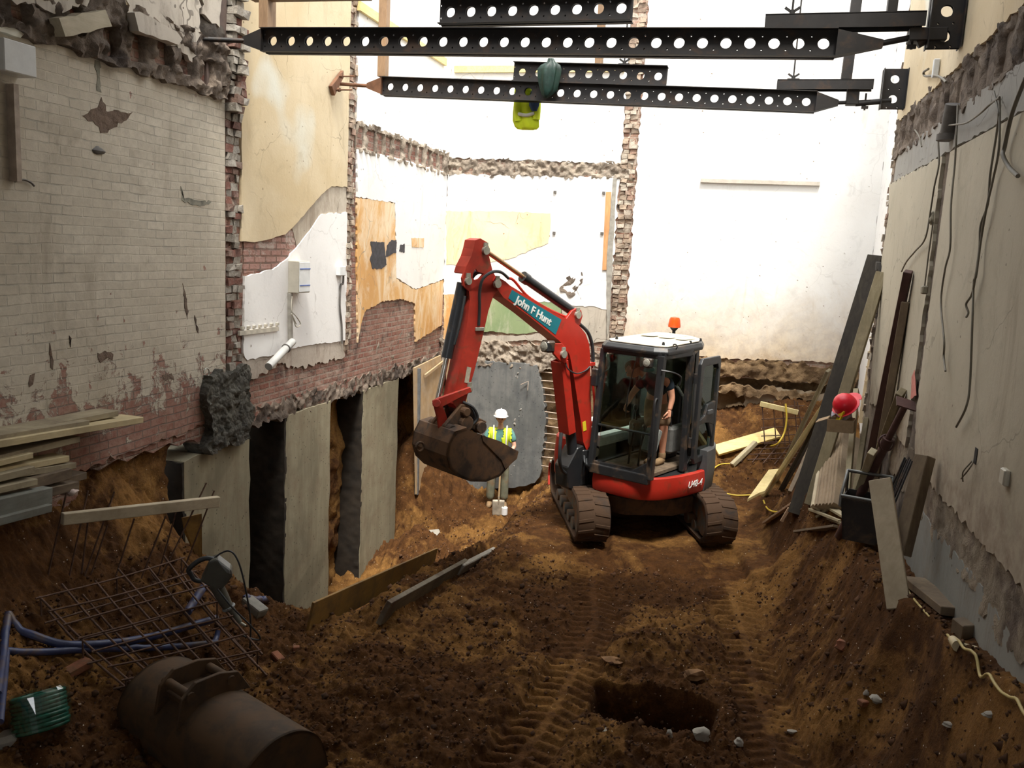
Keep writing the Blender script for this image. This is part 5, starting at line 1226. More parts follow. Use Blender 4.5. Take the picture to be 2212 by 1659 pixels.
pkx = onY(1842, 208, Y2); meta(MB().box((pkx.x, Y2 + .02, zz - .12), (.13, .12, .17)).build('packing_block', STEEL, bevel=.006), 'dark packing block under the farther steel channel', 'packing block')
pkx = onY(2005, 62, Y1); mb = MB().box((pkx.x, Y1 + .03, a1.z + .06), (.28, .16, .10)); meta(mb.build('packing_block', STEEL, bevel=.006), 'dark packing block beside the upright piece at the nearer beam end', 'packing block')
# posts standing on the beams and going up out of sight
def post(px, py, Y, w, label, top=8.4, m=POST, yo=0.0):
    p = onY(px, py, Y); return meta(MB().box((p.x, Y + yo, (p.z + top) / 2), (w, w, top - p.z)).build('timber_post', m, bevel=.005), label, 'post', 'posts above the beams')
zt1 = zt
p = onY(574, 60, Y1); meta(MB().box((p.x, Y1 + .03, (zt1 + 8.4) / 2), (.10, .16, 8.4 - zt1)).build('timber_post', POST, bevel=.005), 'timber post on the left end of the nearer long beam', 'post', 'posts above the beams')
def post2(px, py, Y, zb, w, label): 
    p = onY(px, py, Y); return meta(MB().box((p.x, Y, (zb + 8.4) / 2), (w, w, 8.4 - zb)).build('timber_post', POST, bevel=.005), label, 'post', 'posts above the beams')
post2(827, 165, Y2, m_(onY(827, 165, Y2).x).z + .115, .11, 'timber post on the left end of the farther long beam')
post2(1293, 148, Y2 + .02, s0.lerp(s1, .55).z + .115, .09, 'timber post on the short beam of the farther pair')
meta(MB().beam(Vector((onY(1826, 186, Y2).x, Y2, zz + .06)), Vector((onY(1846, 20, Y2).x + .06, Y2, 8.4)), .11, .11, up=(0, 1, 0)).build('timber_post', STEEL, bevel=.005), 'dark leaning post on the farther steel channel', 'post', 'posts above the beams')
meta(MB().box((onY(1927, 25, Y1).x, Y1 + .03, (a1.z + .24 + 8.4) / 2), (.075, .1, 8.4 - a1.z - .24)).build('steel_post', STEEL, bevel=.005), 'dark post on the nearer steel channel', 'post', 'posts above the beams')
meta(MB().beam(onY(545, -8, Y1), onY(800, -12, Y1), .1, .09).build('header_timber', POST, bevel=.005), 'timber header at the top left above the nearer beam', 'timber')
for (px, py, Y, zb, lb) in ((1710, 40, Y1, a1.z + .225, 'threaded rod with wing nut above the nearer channel'), (1348, 148, Y2, s0.lerp(s1, .7).z + .115, 'threaded rod with wing nut on the short farther beam'), (1712, 188, Y2, zz + .058, 'threaded rod with wing nut above the farther channel')):
    p = onY(px, py, Y); t = thing('threaded_rod', (p.x, Y, zb), lb, 'threaded rod', 'threaded rods on the beams')
    MB().cyl((p.x, Y, zb - .02), (p.x + .01, Y, zb + 2.0), .009, 8).build('rod', STEEL, t, smooth=40)
    n_ = MB().cyl((p.x, Y, zb), (p.x, Y, zb + .05), .022, 6)
    for s in (-1, 1): n_.beam((p.x, Y, zb + .03), (p.x + s * .06, Y, zb + .07), .016, .02)
    n_.build('wing_nut', STEEL, t); MB().box((p.x, Y, zb + .006), (.13, .10, .012)).build('washer_plate', STEEL, t)
# yellow timber trim on the upper walls
YT = wood('yellow_timber', (.72, .56, .22), (.80, .66, .34), 'Y')
q0, q1 = onX(775, 12, XL + .06), onX(962, 150, XL + .06)
meta(MB().beam((XL + .06, q0.y, q0.z), (XL + .06, q1.y, q0.z - .0), .05, .12).build('trim_1', YT), 'yellow trim', 'trim', kind='structure')
r0 = onY(962, 150, YB - .06); meta(MB().beam((-5.3, YB - .06, r0.z), (-2.3, YB - .06, r0.z), .05, .11).build('trim_2', YT), 'yellow trim', 'trim', kind='structure')
# green netting bundle slung over the farther beam
def drape(name, prof, c_of, m, label, cat, n=28, folds=7, seed=0, flat=.5, amp=.18):
    rnd = random.Random(seed); ph = [rnd.uniform(0, 6) for _ in range(4)]; vs = []; fs = []; k = len(prof)
    for i, (px, py, r) in enumerate(prof):
        c = c_of(px, py)
        for j in range(n):
            a = 2 * PI * j / n; rr_ = r * (1 + amp * math.sin(folds * a + ph[0] + i * .15) + .08 * math.sin(3 * a + ph[1] - i * .3))
            vs.append(c + Vector((rr_ * math.cos(a), rr_ * flat * math.sin(a), 0)))
    for i in range(k - 1):
        for j in range(n): fs.append((i * n + j, i * n + (j + 1) % n, (i + 1) * n + (j + 1) % n, (i + 1) * n + j))
    fs.append(tuple(range(n))); fs.append(tuple((k - 1) * n + j for j in range(n - 1, -1, -1)))
    return meta(MB().add(vs, fs).build(name, m, smooth=70), label, cat)
NET = simple('green_netting', (.006, .028, .02), .5, 0, .4, 14, .4)
drape('netting_bundle', [(1190, 126, .03), (1191, 134, .045), (1189, 141, .10), (1186, 150, .125), (1185, 165, .12), (1184, 180, .11), (1184, 195, .095), (1181, 205, .06), (1179, 212, .02)], lambda x, y: onY(x, y, Y2 - .14), NET, 'dark green netting bundle slung over the farther long beam', 'netting', seed=3, flat=.45)
# hi-vis jacket hung behind the farther beam
vr = onY(1140, 250, Y2 + .2)
jt = thing('hivis_jacket', onY(1140, 285, Y2 + .22), 'yellow hi-vis jacket hanging behind the farther long beam', 'jacket')
HV2 = simple('hivis_bright', (.72, .88, .02), .6, 0, .1, 8, .25)
jk = drape('jacket_body', [(1138, 165, .06), (1138, 175, .12), (1138, 190, .15), (1137, 210, .15), (1136, 228, .145), (1136, 245, .15), (1137, 262, .155), (1139, 275, .14), (1139, 280, .11)], lambda x, y: onY(x, y, Y2 + .2), HV2, None, None, folds=5, seed=8, flat=.45, amp=.14)
attach(jk, jt)
for xs in (((1121, 180), (1118, 225), (1120, 262)), ((1156, 182), (1160, 225), (1158, 258))):
    MB().tube(smooth_path([onY(x, y, Y2 + .17) for x, y in xs], 5), .05, 10).build('sleeve', HV2, jt, smooth=60)
MB().tube(smooth_path([onY(1120, 246, Y2 + .125), onY(1137, 249, Y2 + .11), onY(1154, 244, Y2 + .125)], 4), .022, 8).build('reflective_band', REFL, jt, smooth=60)
MB().tube([onY(1130, 168, Y2 + .16), onY(1132, 196, Y2 + .06), onY(1146, 196, Y2 + .06), onY(1146, 168, Y2 + .16)], .012, 7).build('hanging_strap', HV2, jt, smooth=60)
bj = drape('blue_garment', [(1154, 195, .04), (1154, 210, .06), (1153, 228, .06), (1154, 240, .03)], lambda x, y: onY(x, y, Y2 + .12), simple('blue_cloth', (.05, .09, .2), .85, 0, .3, 8, .3), 'blue garment hanging beside the yellow jacket', 'garment', folds=4, seed=9)
# ------------------------------------------------------------------ concrete underpinning piers
def pier(y0, y1, z0, ztop, label, m=CONC, slope=.0):
    t = MB(); n = 10; rnd = random.Random(int(y0 * 10))
    top = [(y0 + (y1 - y0) * i / n, ztop + slope * i / n + rnd.uniform(-.015, .015)) for i in range(n + 1)]
    sideL = [(y0 + rnd.uniform(-.015, .015), ztop - (ztop - z0) * i / 14) for i in range(1, 14)]; sideR = [(y1 + rnd.uniform(-.02, .02), z0 + (ztop - z0) * i / 14) for i in range(1, 14)]
    out = [(a, z) for a, z in reversed(top)] + sideL + [(y0, z0), (y1, z0)] + sideR
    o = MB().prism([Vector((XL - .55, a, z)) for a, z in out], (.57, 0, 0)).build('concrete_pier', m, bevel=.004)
    strip('shade_side', o, 'Y', y0 - .012, XL - .55, XL + .015, z0, ztop - .02, SIDE_SHADE, .010, .03, 12, int(y0 * 7), .010, (), .016, .05)  # thin near-black layer, paints shade onto the pier's near side face
    return meta(o, label, 'concrete pier', 'concrete piers under the left wall')
SIDE_SHADE = simple('painted_side_shade', (.022, .015, .009), .95, 0, .5, 6, .6)  # colour of the painted shade on the pier sides
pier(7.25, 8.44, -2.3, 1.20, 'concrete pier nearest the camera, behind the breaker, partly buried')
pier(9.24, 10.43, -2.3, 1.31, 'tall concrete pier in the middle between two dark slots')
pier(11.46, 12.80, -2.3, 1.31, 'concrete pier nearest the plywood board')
bp_px = [(1012, 783), (1060, 780), (1120, 783), (1162, 787), (1167, 812), (1175, 850), (1180, 900), (1176, 945), (1172, 985), (1170, 1020), (1157, 1042), (1115, 1052), (1060, 1056), (1008, 1060)]
o2 = jag([BY(*p) for p in bp_px], .02, .06, 77)
back_pier = MB().prism([P3('Y', YB + .35, a, z) for a, z in o2], (0, -.42, 0)).build('concrete_pier', CONCB, bevel=.006)
meta(back_pier, 'blue grey concrete slab wall with a rough right edge behind the standing person', 'concrete pier')
mb = strip('torn_edge', back_pier, 'Y', YB - .02, BY(1160, 0)[0], BY(1183, 0)[0], -.75, 1.35, rubble('torn_concrete', (.4, .38, .35), (.6, .57, .52), (.2, .18, .16), 12), .07, .025, 14, 78, .05)
strip('concrete_scar', back_pier, 'Y', YB - .08, BY(1040, 0)[0], BY(1082, 0)[0], BY(0, 865)[1] + .02, BY(0, 812)[1], rubble('scar_concrete', (.45, .39, .32), (.55, .48, .4), (.3, .25, .2), 14), .03, .025, 12, 79, .05, (), -.01)
REBAR = simple('rebar', (.11, .06, .04), .75, .3, .4, 30, .3)
REBARP = simple('pale_rebar', (.42, .33, .26), .6, .3, .3, 30, .3)
for i in range(13):
    y = 803 + 16.8 * i + random.uniform(-3, 3); a, z = onY(1168, y, YB - .02), onY(1225 + random.uniform(-3, 8), y + random.uniform(3, 10), YB - .06)
    MB().cyl(a, z, .012, 8).build('rebar', REBARP, back_pier, smooth=60)
b0_ = onY(1141, 826, YB - .1); MB().tube([b0_ + Vector((-.13, -.02, -.05)), b0_ + Vector((0, 0, .02)), b0_ + Vector((.01, -.05, -.14))], .008, 6).build('rebar', REBARP, back_pier, smooth=60)
# plywood shutter board against the left wall near the corner, second one on the back wall
PLY = wood('plywood_board', (.40, .265, .14), (.48, .335, .19), 'Z', 3, .75, (.45, .38, .3), .25)
XP = XL + .22
pb = [onX(905, 796, XP), onX(962, 768, XP), onX(958, 985, XP), onX(932, 1022, XP), onX(900, 1068, XP)]
ply = MB().prism([Vector((XP - (0 if i not in (0, 1) else .08), p.y, p.z)) for i, p in enumerate(pb)], (-.03, 0, 0)).build('plywood_board', PLY)
meta(ply, 'tall plywood shutter board standing at the back left corner', 'plywood board')
MB().beam(onX(905, 796, XP - .06), onX(900, 1068, XP - .02), .06, .05).build('edge_angle', simple('zinc_edge', (.22, .24, .26), .45, .5), ply)
MB().beam(onX(918, 812, XP - .04), onX(957, 782, XP - .04), .03, .05).build('cleat', PLY, ply)
p_ = [onY(964, 770, YB - .10), onY(1010, 772, YB - .10), onY(1006, 930, YB - .10), onY(962, 1000, YB - .10)]
meta(MB().prism(p_, (0, .03, 0)).build('plywood_board', PLY), 'narrow plywood board on the back wall behind the bucket cylinder', 'plywood board')
STONE = simple('pale_stone', (.33, .305, .26), .9, 0, .2, 10, .4)
c = onX(936, 1026, XL + .75); meta(MB().box((c.x, c.y, gz(c.x, c.y) + .06), (.30, .42, .07), (Vector((.9, .4, .1)).normalized(), Vector((-.4, .9, -.1)).normalized(), Vector((-.1, .05, 1)).normalized())).build('stone_slab', STONE, bevel=.015), 'pale stone slab lying below the plywood board', 'stone slab')
# white can by the shovel
p = onZ(1087, 1086, -1.0); zc_ = gz(-3.72, 13.72); cn = thing('white_can', (-3.72, 13.72, zc_), 'small white can beside the boots of the standing person', 'can')
MB().lathe((-3.72, 13.72, zc_ + .0), Z, [(0, .05), (.005, .055), (.13, .055), (.135, .05)], 16).build('can_body', HAT, cn, smooth=40); MB().lathe((-3.72, 13.72, zc_ + .135), Z, [(0, .046), (.006, .046)], 16).build('lid', REFL, cn)

# ------------------------------------------------------------------ boards along the pit edge
YBD = wood('yellow_shutter_board', (.22, .12, .028), (.32, .18, .045), 'Y', 2.5, .6, (.12, .07, .03), .5)
p0, p1 = onZ(655, 1312, -.22), onZ(938, 1186, -.22)
def board(name, p0, p1, h, th, m, label, cat, up=Z, group=None, bev=.003):
    return meta(MB().beam(p0, p1, th, h, up=up).build(name, m, bevel=bev), label, cat, group)
board('shutter_board', Vector((-3.50, 6.45, .155)), Vector((-3.50, 9.65, -.415)), .29, .025, YBD, 'long yellow shutter board standing on edge along the pit', 'board', up=(.12, 0, 1))
q0, q1 = Vector((-2.92, 6.75, .175)), Vector((-2.90, 8.95, -.19))
mb = MB(); mb.beam(q0, q1, .05, .24, up=(.4, 0, 1))
meta(mb.build('shutter_board', wood('grey_board', (.14, .12, .09), (.20, .17, .12), 'Y', 3, .8, (.09, .06, .04), .5), bevel=.004), 'dark grey board half buried in soil right of the yellow one', 'board')
q0, q1 = Vector((-2.87, 8.75, -.13)), Vector((-2.80, 9.95, -.31))
meta(MB().beam(q0, q1, .06, .15, up=(.5, -.3, 1)).build('concrete_kerb', STONE, bevel=.01), 'broken pale kerb piece at the top end of the dark board', 'kerb')

# ------------------------------------------------------------------ stack of planks on the left bank
W1 = wood('fresh_plank', (.50, .40, .22), (.60, .50, .30), 'Y', 3, .75, (.3, .24, .15), .25)
W2 = wood('weathered_plank', (.30, .25, .16), (.38, .32, .21), 'Y', 3, .8, (.16, .12, .08), .4)
W3 = wood('dark_plank', (.12, .085, .055), (.19, .14, .09), 'Y', 3, .85, (.07, .05, .035), .4)
W4 = wood('grey_beam', (.15, .155, .13), (.22, .22, .19), 'Y', 3, .8, (.1, .085, .06), .3)
stack = [((0, 940), (172, 912), .055, .20, W2, -.02, 'shorter pale plank on top of the stack at the left wall'),
         ((0, 951), (286, 904), .055, .24, W1, .0, 'longest pale plank, near the top of the stack at the left wall'),
         ((0, 936), (236, 890), .05, .20, W2, -.09, 'weathered plank lying behind the longest pale one'),
         ((0, 982), (152, 946), .05, .20, W2, -.03, 'weathered plank right under the longest pale one'),
         ((0, 994), (56, 981), .045, .15, W1, .03, 'short pale split plank end at the left edge'),
         ((0, 1012), (131, 988), .05, .18, W1, -.01, 'pale plank with a notched end in the middle of the stack'),
         ((20, 1022), (147, 1003), .05, .17, W2, .0, 'weathered plank below the notched pale one'),
         ((0, 1026), (58, 1012), .055, .16, W2, .06, 'short brown plank end at the left edge'),
         ((40, 1046), (138, 1020), .085, .16, W3, .05, 'thick dark timber with a square end in the stack'),
         ((80, 1048), (167, 1024), .06, .2, W3, -.05, 'dark timber poking out farthest right of the lower stack'),
         ((0, 1052), (64, 1038), .05, .16, W2, .09, 'weathered plank low in the stack'),
         ((30, 1072), (150, 1046), .07, .2, W3, .04, 'dark timber near the bottom of the stack'),
         ((0, 1090), (96, 1068), .13, .16, W4, .14, 'thick grey green beam below the stack of planks'),
         ((0, 1118), (93, 1094), .06, .18, W4, .17, 'thin grey beam at the very bottom by the bank')]
for a, b, th, w_, m, dx, lb in stack:
    X = XL + .20 + dx
    p0, p1 = onX(a[0] - 130, a[1] + (a[1] - b[1]) / max(1, (b[0] - a[0])) * 130, X), onX(*b, X + .02)
    meta(MB().beam(p0, p1, w_, th).build('plank', m, bevel=.004), lb, 'plank', 'planks stacked by the left wall')
c = onX(150, 1061, XL + .32); meta(MB().rock(c, .055, 4, (1.2, 1, .8), 2).build('stone', simple('pinkish_stone', (.45, .36, .32), .9, 0, .2), smooth=50), 'pinkish white stone on the bank right of the planks', 'stone')
# ------------------------------------------------------------------ reinforcement cage with its timber
cg = thing('rebar_cage', (-4.6, 5.6, .5), 'bent rusty rebar cage lying in front of the left bank', 'rebar cage')
pn = Vector((1.3, -.62, 0)).normalized(); pp = Vector((-5.02, 5.42, 0))
nodes = [((146, 1053), (92, 1296)), ((190, 1060), (140, 1290)), ((247, 1062), (172, 1275)), ((192, 1108), (176, 1240)), ((232, 1135), (190, 1262)), ((290, 1120), (246, 1258)), ((358, 1115), (305, 1250)), ((388, 1080), (340, 1248)), ((446, 1043), (352, 1240)), ((463, 1060), (392, 1244))]
for a, b in nodes:
    A_, B_ = onPlane(*a, pp, pn), onPlane(*b, pp + pn * .05, pn); MB().cyl(A_, B_, .0075, 7).build('bar', REBAR, cg, smooth=60)
QA, QB, QC, QD = onZ(88, 1292, .78), onZ(392, 1208, .70), onZ(556, 1408, .36), onZ(272, 1470, .34)
def cage_pt(s, t, dz=0): return QA.lerp(QB, s).lerp(QD.lerp(QC, s), t) + Vector((0, 0, dz))
for layer_, dz in ((0, 0), (1, -.13)):
    for i, s in enumerate((0, .17, .36, .55, .74, .90, 1.0) if not layer_ else (.05, .3, .55, .8, 1.0)):
        j = random.uniform(-.02, .02); MB().tube(smooth_path([cage_pt(s, -.02 - .06 * (i % 2), dz), cage_pt(s + j, .5, dz - .01), cage_pt(s + .02, 1.03 + .05 * (i % 3), dz)], 5), .0085, 7).build('bar', REBAR, cg, smooth=60)
    for i, t in enumerate((0, .16, .33, .5, .66, .84, 1.0) if not layer_ else (.1, .35, .6, .9)):
        MB().tube(smooth_path([cage_pt(-.03, t, dz + .008), cage_pt(.5, t + random.uniform(-.02, .02), dz), cage_pt(1.03, t, dz + .008)], 5), .0075, 7).build('bar', REBAR, cg, smooth=60)
for s, t in ((0, 0), (1, 0), (0, 1), (1, 1), (.5, 0), (.5, 1), (0, .5), (1, .5)):
    MB().cyl(cage_pt(s, t, .01), cage_pt(s, t, -.15), .0065, 6).build('link_bar', REBAR, cg, smooth=60)
TB = wood('cage_timber', (.46, .38, .26), (.56, .48, .34), 'Y', 3, .75, (.3, .24, .16), .3)
pt = pp + pn * .06
meta(MB().beam(onPlane(134, 1121, pt, pn), onPlane(472, 1083, pt, pn), .06, .095).build('timber_batten', TB, bevel=.005), 'pale timber batten held across the upright cage bars', 'timber')
yb = [onX(427, 1110, XL + .6), onX(428, 1215, XL + .6), onX(398, 1150, XL + .5), onX(392, 1118, XL + .5)]
meta(MB().prism(yb, (.03, .02, 0)).build('shutter_board', YBD), 'small yellow board edge showing beside the nearest pier', 'board')
# ------------------------------------------------------------------ demolition hammer resting on the cage
GREYT = simple('hammer_grey', (.085, .085, .07), .5, 0, .2); GREYL = simple('hammer_light_grey', (.22, .23, .23), .5, 0, .2)
Dp = 6.05; nD = Vector((.5, -.87, 0)).normalized(); pD = onZ(470, 1260, .72)
def D(px, py, off=0.0): return onPlane(px, py, pD + nD * off, nD)
hm_ = thing('breaker_hammer', D(480, 1262), 'grey electric breaker hammer lying against the rebar cage', 'power tool')
hb2 = MB(); hb2.prism([D(x, y, .06) for x, y in ((452, 1214), (466, 1207), (500, 1232), (502, 1246), (490, 1262), (478, 1275), (455, 1270), (432, 1256), (440, 1240))], -nD * .12); hb2.build('motor_housing', GREYT, hm_, bevel=.015, seg=2)
MB().prism([D(x, y, .064) for x, y in ((468, 1208), (498, 1231), (500, 1244), (488, 1238), (474, 1222))], -nD * .128).build('end_cover', GREYL, hm_, bevel=.01)
MB().tube(smooth_path([D(412, 1240), D(408, 1230), D(424, 1215), D(444, 1206), D(462, 1208)], 6), .020, 10).tube(smooth_path([D(412, 1240), D(420, 1252), D(436, 1256)], 4), .018, 10).build('handle', HOSE, hm_, smooth=50)
MB().tube([D(466, 1262), D(480, 1288), D(492, 1310), D(505, 1330), D(516, 1345)], [.055, .05, .042, .036, .03], 14).build('hammer_barrel', GREYT, hm_, smooth=40)
MB().torus(D(494, 1312), D(505, 1330) - D(480, 1288), .045, .012, 18, 8).build('collar', GREYL, hm_, smooth=50)
MB().tube([D(514, 1342), D(530, 1352)], .013, 8).build('chisel', PIN, hm_, smooth=50)
MB().tube(smooth_path([D(462, 1207, .01), D(476, 1196, .02), D(494, 1190, .04), D(508, 1200, .05), D(520, 1228, .06), D(532, 1280, .06), D(541, 1340, .05), D(540, 1400, .02)], 8), .0075, 7).build('power_cable', HOSE, hm_, smooth=60)
MB().tube(smooth_path([D(470, 1272, .08), D(500, 1310, .12), D(545, 1355, .12), D(562, 1378, .1), D(552, 1382, .1), D(520, 1372, .06)], 8), .0075, 7).build('power_cable', HOSE, hm_, smooth=60)
c = onZ(556, 1314, .16); meta(MB().beam(onZ(530, 1296, .24), onZ(568, 1326, .16), .13, .09, up=(.2, .1, 1)).build('concrete_lump', simple('dull_concrete', (.25, .24, .21), .9, 0, .2), bevel=.02, seg=2), 'pale broken concrete piece right of the breaker hammer', 'concrete piece')
# ------------------------------------------------------------------ blue water pipes
BLUE = simple('blue_pipe', (.045, .058, .14), .45, 0, .3, 5, .05, dirt=(.12, .08, .06), dirt_amt=.4)
def gp(px, py, z, dz=.03):
    p = onZ(px, py, z); p.z = max(p.z, gz(p.x, p.y) + dz); return p
def pipe(pxs, r, label, m=BLUE, group='blue pipes on the soil'):
    pts = smooth_path([onZ(x, y, z) for x, y, z in pxs], 6)
    for p in pts: p.z = max(p.z, gz(p.x, p.y) + r * .7)
    return meta(MB().tube(pts, r, 10).build('blue_pipe', m, smooth=60), label, 'pipe', group)
pipe([(18, 1358, .62), (60, 1368, .60), (140, 1392, .5), (250, 1388, .42), (340, 1372, .36), (410, 1352, .34), (470, 1335, .34)], .030, 'upper blue pipe running under the rebar cage')
pipe([(14, 1410, .56), (100, 1408, .5), (200, 1402, .42), (310, 1400, .32), (400, 1395, .26), (470, 1388, .22)], .026, 'lower blue pipe running under the rebar cage')
pipe([(20, 1356, .62), (12, 1385, .6), (4, 1430, .58), (-6, 1500, .56)], .028, 'blue pipe at the left edge leading towards the camera')
pipe([(14, 1412, .56), (11, 1450, .55), (5, 1510, .54), (0, 1560, .52)], .022, 'thin blue pipe beside the green coil at the left edge')
pipe([(405, 1322, .50), (425, 1290, .52), (440, 1268, .54)], .034, 'short blue pipe under the breaker hammer')
pipe([(530, 1320, .14), (556, 1308, .14), (577, 1302, .14)], .036, 'blue pipe end poking out behind the concrete piece')
pipe([(462, 1390, .22), (468, 1376, .24), (471, 1362, .28)], .022, 'short upright blue pipe elbow near the cage corner')
# ------------------------------------------------------------------ coil of green hose in clear film
gc = onZ(84, 1478, .56); gt = thing('green_coil', (gc.x, gc.y, gz(gc.x, gc.y)), 'shiny green wrapped coil of netting rope on the soil at the left', 'coil')
GRN = simple('green_wrapped_rope', (.015, .12, .085), .25, 0, .35, 30, .3)
axg = Vector((-.34, .22, .90)).normalized()
mb = MB(); zb = gz(gc.x, gc.y)
ctr = Vector((gc.x, gc.y, zb + .13))
for k in range(9):
    for R_ in (.155, .13):
        mb_ = ctr + axg * (.026 * (k - 4)); mb.torus(mb_, axg, R_ + random.uniform(-.006, .006), .0155, 28, 7)
        if R_ < .14 and 0 < k < 8: pass
mb.build('rope_turns', GRN, gt, smooth=60)
_f = NT('clear_film'); _mx = _f.n('MixShader', {0: .16, 1: _f.n('BsdfTransparent', {'Color': (.93, .97, .95)}).outputs[0], 2: _f.n('BsdfGlossy', {'Roughness': .12}).outputs[0]}); _f.t.links.new(_mx.outputs[0], _f.out.inputs[0])
vs = []; fs = []; n = 30; prf = [(-.13, .10), (-.135, .16), (-.11, .182), (0, .184), (.11, .182), (.135, .16), (.13, .10)]; d_, s_, u_ = frame(axg)
for i, (t, r) in enumerate(prf):
    for k in range(n):
        a = 2 * PI * k / n; r2 = r + random.uniform(-.007, .007); vs.append(ctr + axg * t + (s_ * math.cos(a) + u_ * math.sin(a)) * r2)
for i in range(len(prf) - 1):
    for k in range(n): fs.append((i * n + k, i * n + (k + 1) % n, (i + 1) * n + (k + 1) % n, (i + 1) * n + k))
MB().add(vs, fs).build('plastic_film', _f.m, gt)
# ------------------------------------------------------------------ grading bucket lying face down in the foreground
DB = simple('rusty_bucket', (.055, .034, .019), .75, .1, .35, 4, .25, dirt=(.085, .046, .02), dirt_amt=.6)
e0, e1 = onZ(352, 1492, .22), onZ(640, 1690, .20)
ab = (e1 - e0); ab.z = 0; LB = ab.length * .93; ab.normalize(); pb_ = Vector((-ab.y, ab.x, 0))
if pb_.dot(EYE - e0) > 0: pb_ = -pb_            # pb_ points away from the camera
cb0 = e0 - ab * .02; cb0.z = gz(cb0.x, cb0.y) * .5 + .05
gb = thing('grading_bucket', cb0 + ab * LB / 2, 'wide rusty grading bucket lying face down in the foreground left', 'excavator bucket')
def B(x, y, z): return cb0 + ab * x + pb_ * y + Z * z
prof = [(-.31, -.05), (-.33, .10), (-.28, .22), (-.19, .30), (-.06, .35), (.10, .34), (.23, .27), (.31, .16), (.36, -.02)]
inn = [(.345, -.02), (.295, .15), (.22, .255), (.10, .32), (-.06, .33), (-.18, .285), (-.26, .205), (-.31, .10), (-.29, -.05)]
shell = MB(); NS = 24
ps = smooth_path([Vector((a, b, 0)) for a, b in prof], 4); po = smooth_path([Vector((a, b, 0)) for a, b in inn], 4)
loop = [(p.x, p.y) for p in ps + po]
shell.prism([B(0, a, b) for a, b in loop], ab * LB)
sh_o = shell.build('shell', DB, gb, smooth=35)
for x in (0, LB - .02): MB().prism([B(x, p.x, p.y) for p in ps], ab * .02).build('side_plate', DB, gb)
MB().beam(B(.02, -.315, .02), B(LB - .02, -.315, .02), .02, .16).build('cutting_edge', DB, gb)
xc = LB * .40
for dx in (-.13, .13):
    MB().prism([B(xc + dx - .014, a, b) for a, b in ((-.30, .22), (-.26, .42), (-.16, .50), (.02, .50), (.16, .46), (.26, .30), (.10, .33), (-.10, .35))], ab * .028).build('ear', DB, gb, bevel=.004)
for a, b in ((-.20, .42), (.10, .42)): MB().cyl(B(xc - .16, a, b), B(xc + .16, a, b), .032, 14).build('pin', DB, gb, smooth=50)
MB().box(B(xc, -.05, .355), (.26, .34, .03), (ab, pb_, Z)).build('mount_plate', DB, gb)
# ------------------------------------------------------------------ single bricks and stones on the soil
BRK = simple('loose_brick', (.27, .10, .05), .9, 0, .3, 10, .5, dirt=(.15, .08, .04), dirt_amt=.5)
def lump_(px, py, z, r, m, label, cat, sq=(1, 1, .8), brick=False, seed=0):
    p = on_ground(px, py, r * .3)
    if brick:
        a = seed * 1.3; x = Vector((math.cos(a), math.sin(a), .15)).normalized(); y = Z.cross(x).normalized(); mb = MB().box(p, (r * 2.2, r * 1.1, r * .8), (x, y, x.cross(y)))
        return meta(mb.build('brick', m, bevel=r * .12), label, cat, 'bricks and stones on the soil')
    return meta(MB().rock(p, r, seed, sq, 2).build('stone', m, smooth=35), label, cat, 'bricks and stones on the soil')
lump_(168, 1450, .45, .085, BRK, 'orange brown brick lump right of the green coil', 'brick', brick=True, seed=1)
lump_(600, 1424, .1, .06, BRK, 'broken brick in the soil right of the cage corner', 'brick', brick=True, seed=2)
lump_(640, 1402, .1, .05, BRK, 'smaller broken brick beyond the one by the cage corner', 'brick', brick=True, seed=4)
lump_(1514, 1592, 0, .062, STONE, 'largest pale stone block in front of the dug hole', 'stone', (1.25, .8, .75), seed=5)
lump_(1596, 1606, 0, .038, STONE, 'small pale stone right of the large block', 'stone', seed=6)
lump_(1446, 1588, 0, .03, STONE, 'small pale stone left of the large block', 'stone', seed=7)
lump_(1306, 1580, 0, .026, STONE, 'small pale stone in the spoil left of the hole', 'stone', seed=8)
lump_(1868, 1522, .4, .05, BRK, 'red brick fragment on the right slope', 'brick', brick=True, seed=3)
lump_(1895, 1514, .4, .045, STONE, 'pale stone next to the red brick on the right slope', 'stone', seed=9)
lump_(1872, 1498, .4, .022, STONE, 'tiny pale chip above the red brick on the right slope', 'stone', seed=10)
lump_(1710, 1582, .2, .022, STONE, 'pale chip at the edge of the right rut', 'stone', (1.6, 1, .6), seed=11)
lump_(2140, 1546, .9, .025, STONE, 'pale chip on the right bank beside the cable', 'stone', (1.8, 1, .5), seed=12)
lump_(2054, 1568, .8, .024, STONE, 'pale chip on the right bank nearest the bottom edge', 'stone', (1.8, 1, .5), seed=13)
lump_(1820, 1398, .6, .05, BRK, 'brick lump sticking out of the right bank face', 'brick', seed=14)
lump_(1500, 1462, .1, .07, simple('clay_lump', (.24, .13, .06), .95, 0, .3), 'clay lump at the right end of the hole edge', 'clay lump', (1.3, .9, .6), seed=15)
lump_(1325, 1430, .1, .06, MATS['clay_lump'], 'clay lump at the left end of the hole edge', 'clay lump', (1.6, .9, .5), seed=16)
lump_(12, 1612, .5, .08, STONE, 'pale stone at the bottom left corner', 'stone', seed=17)
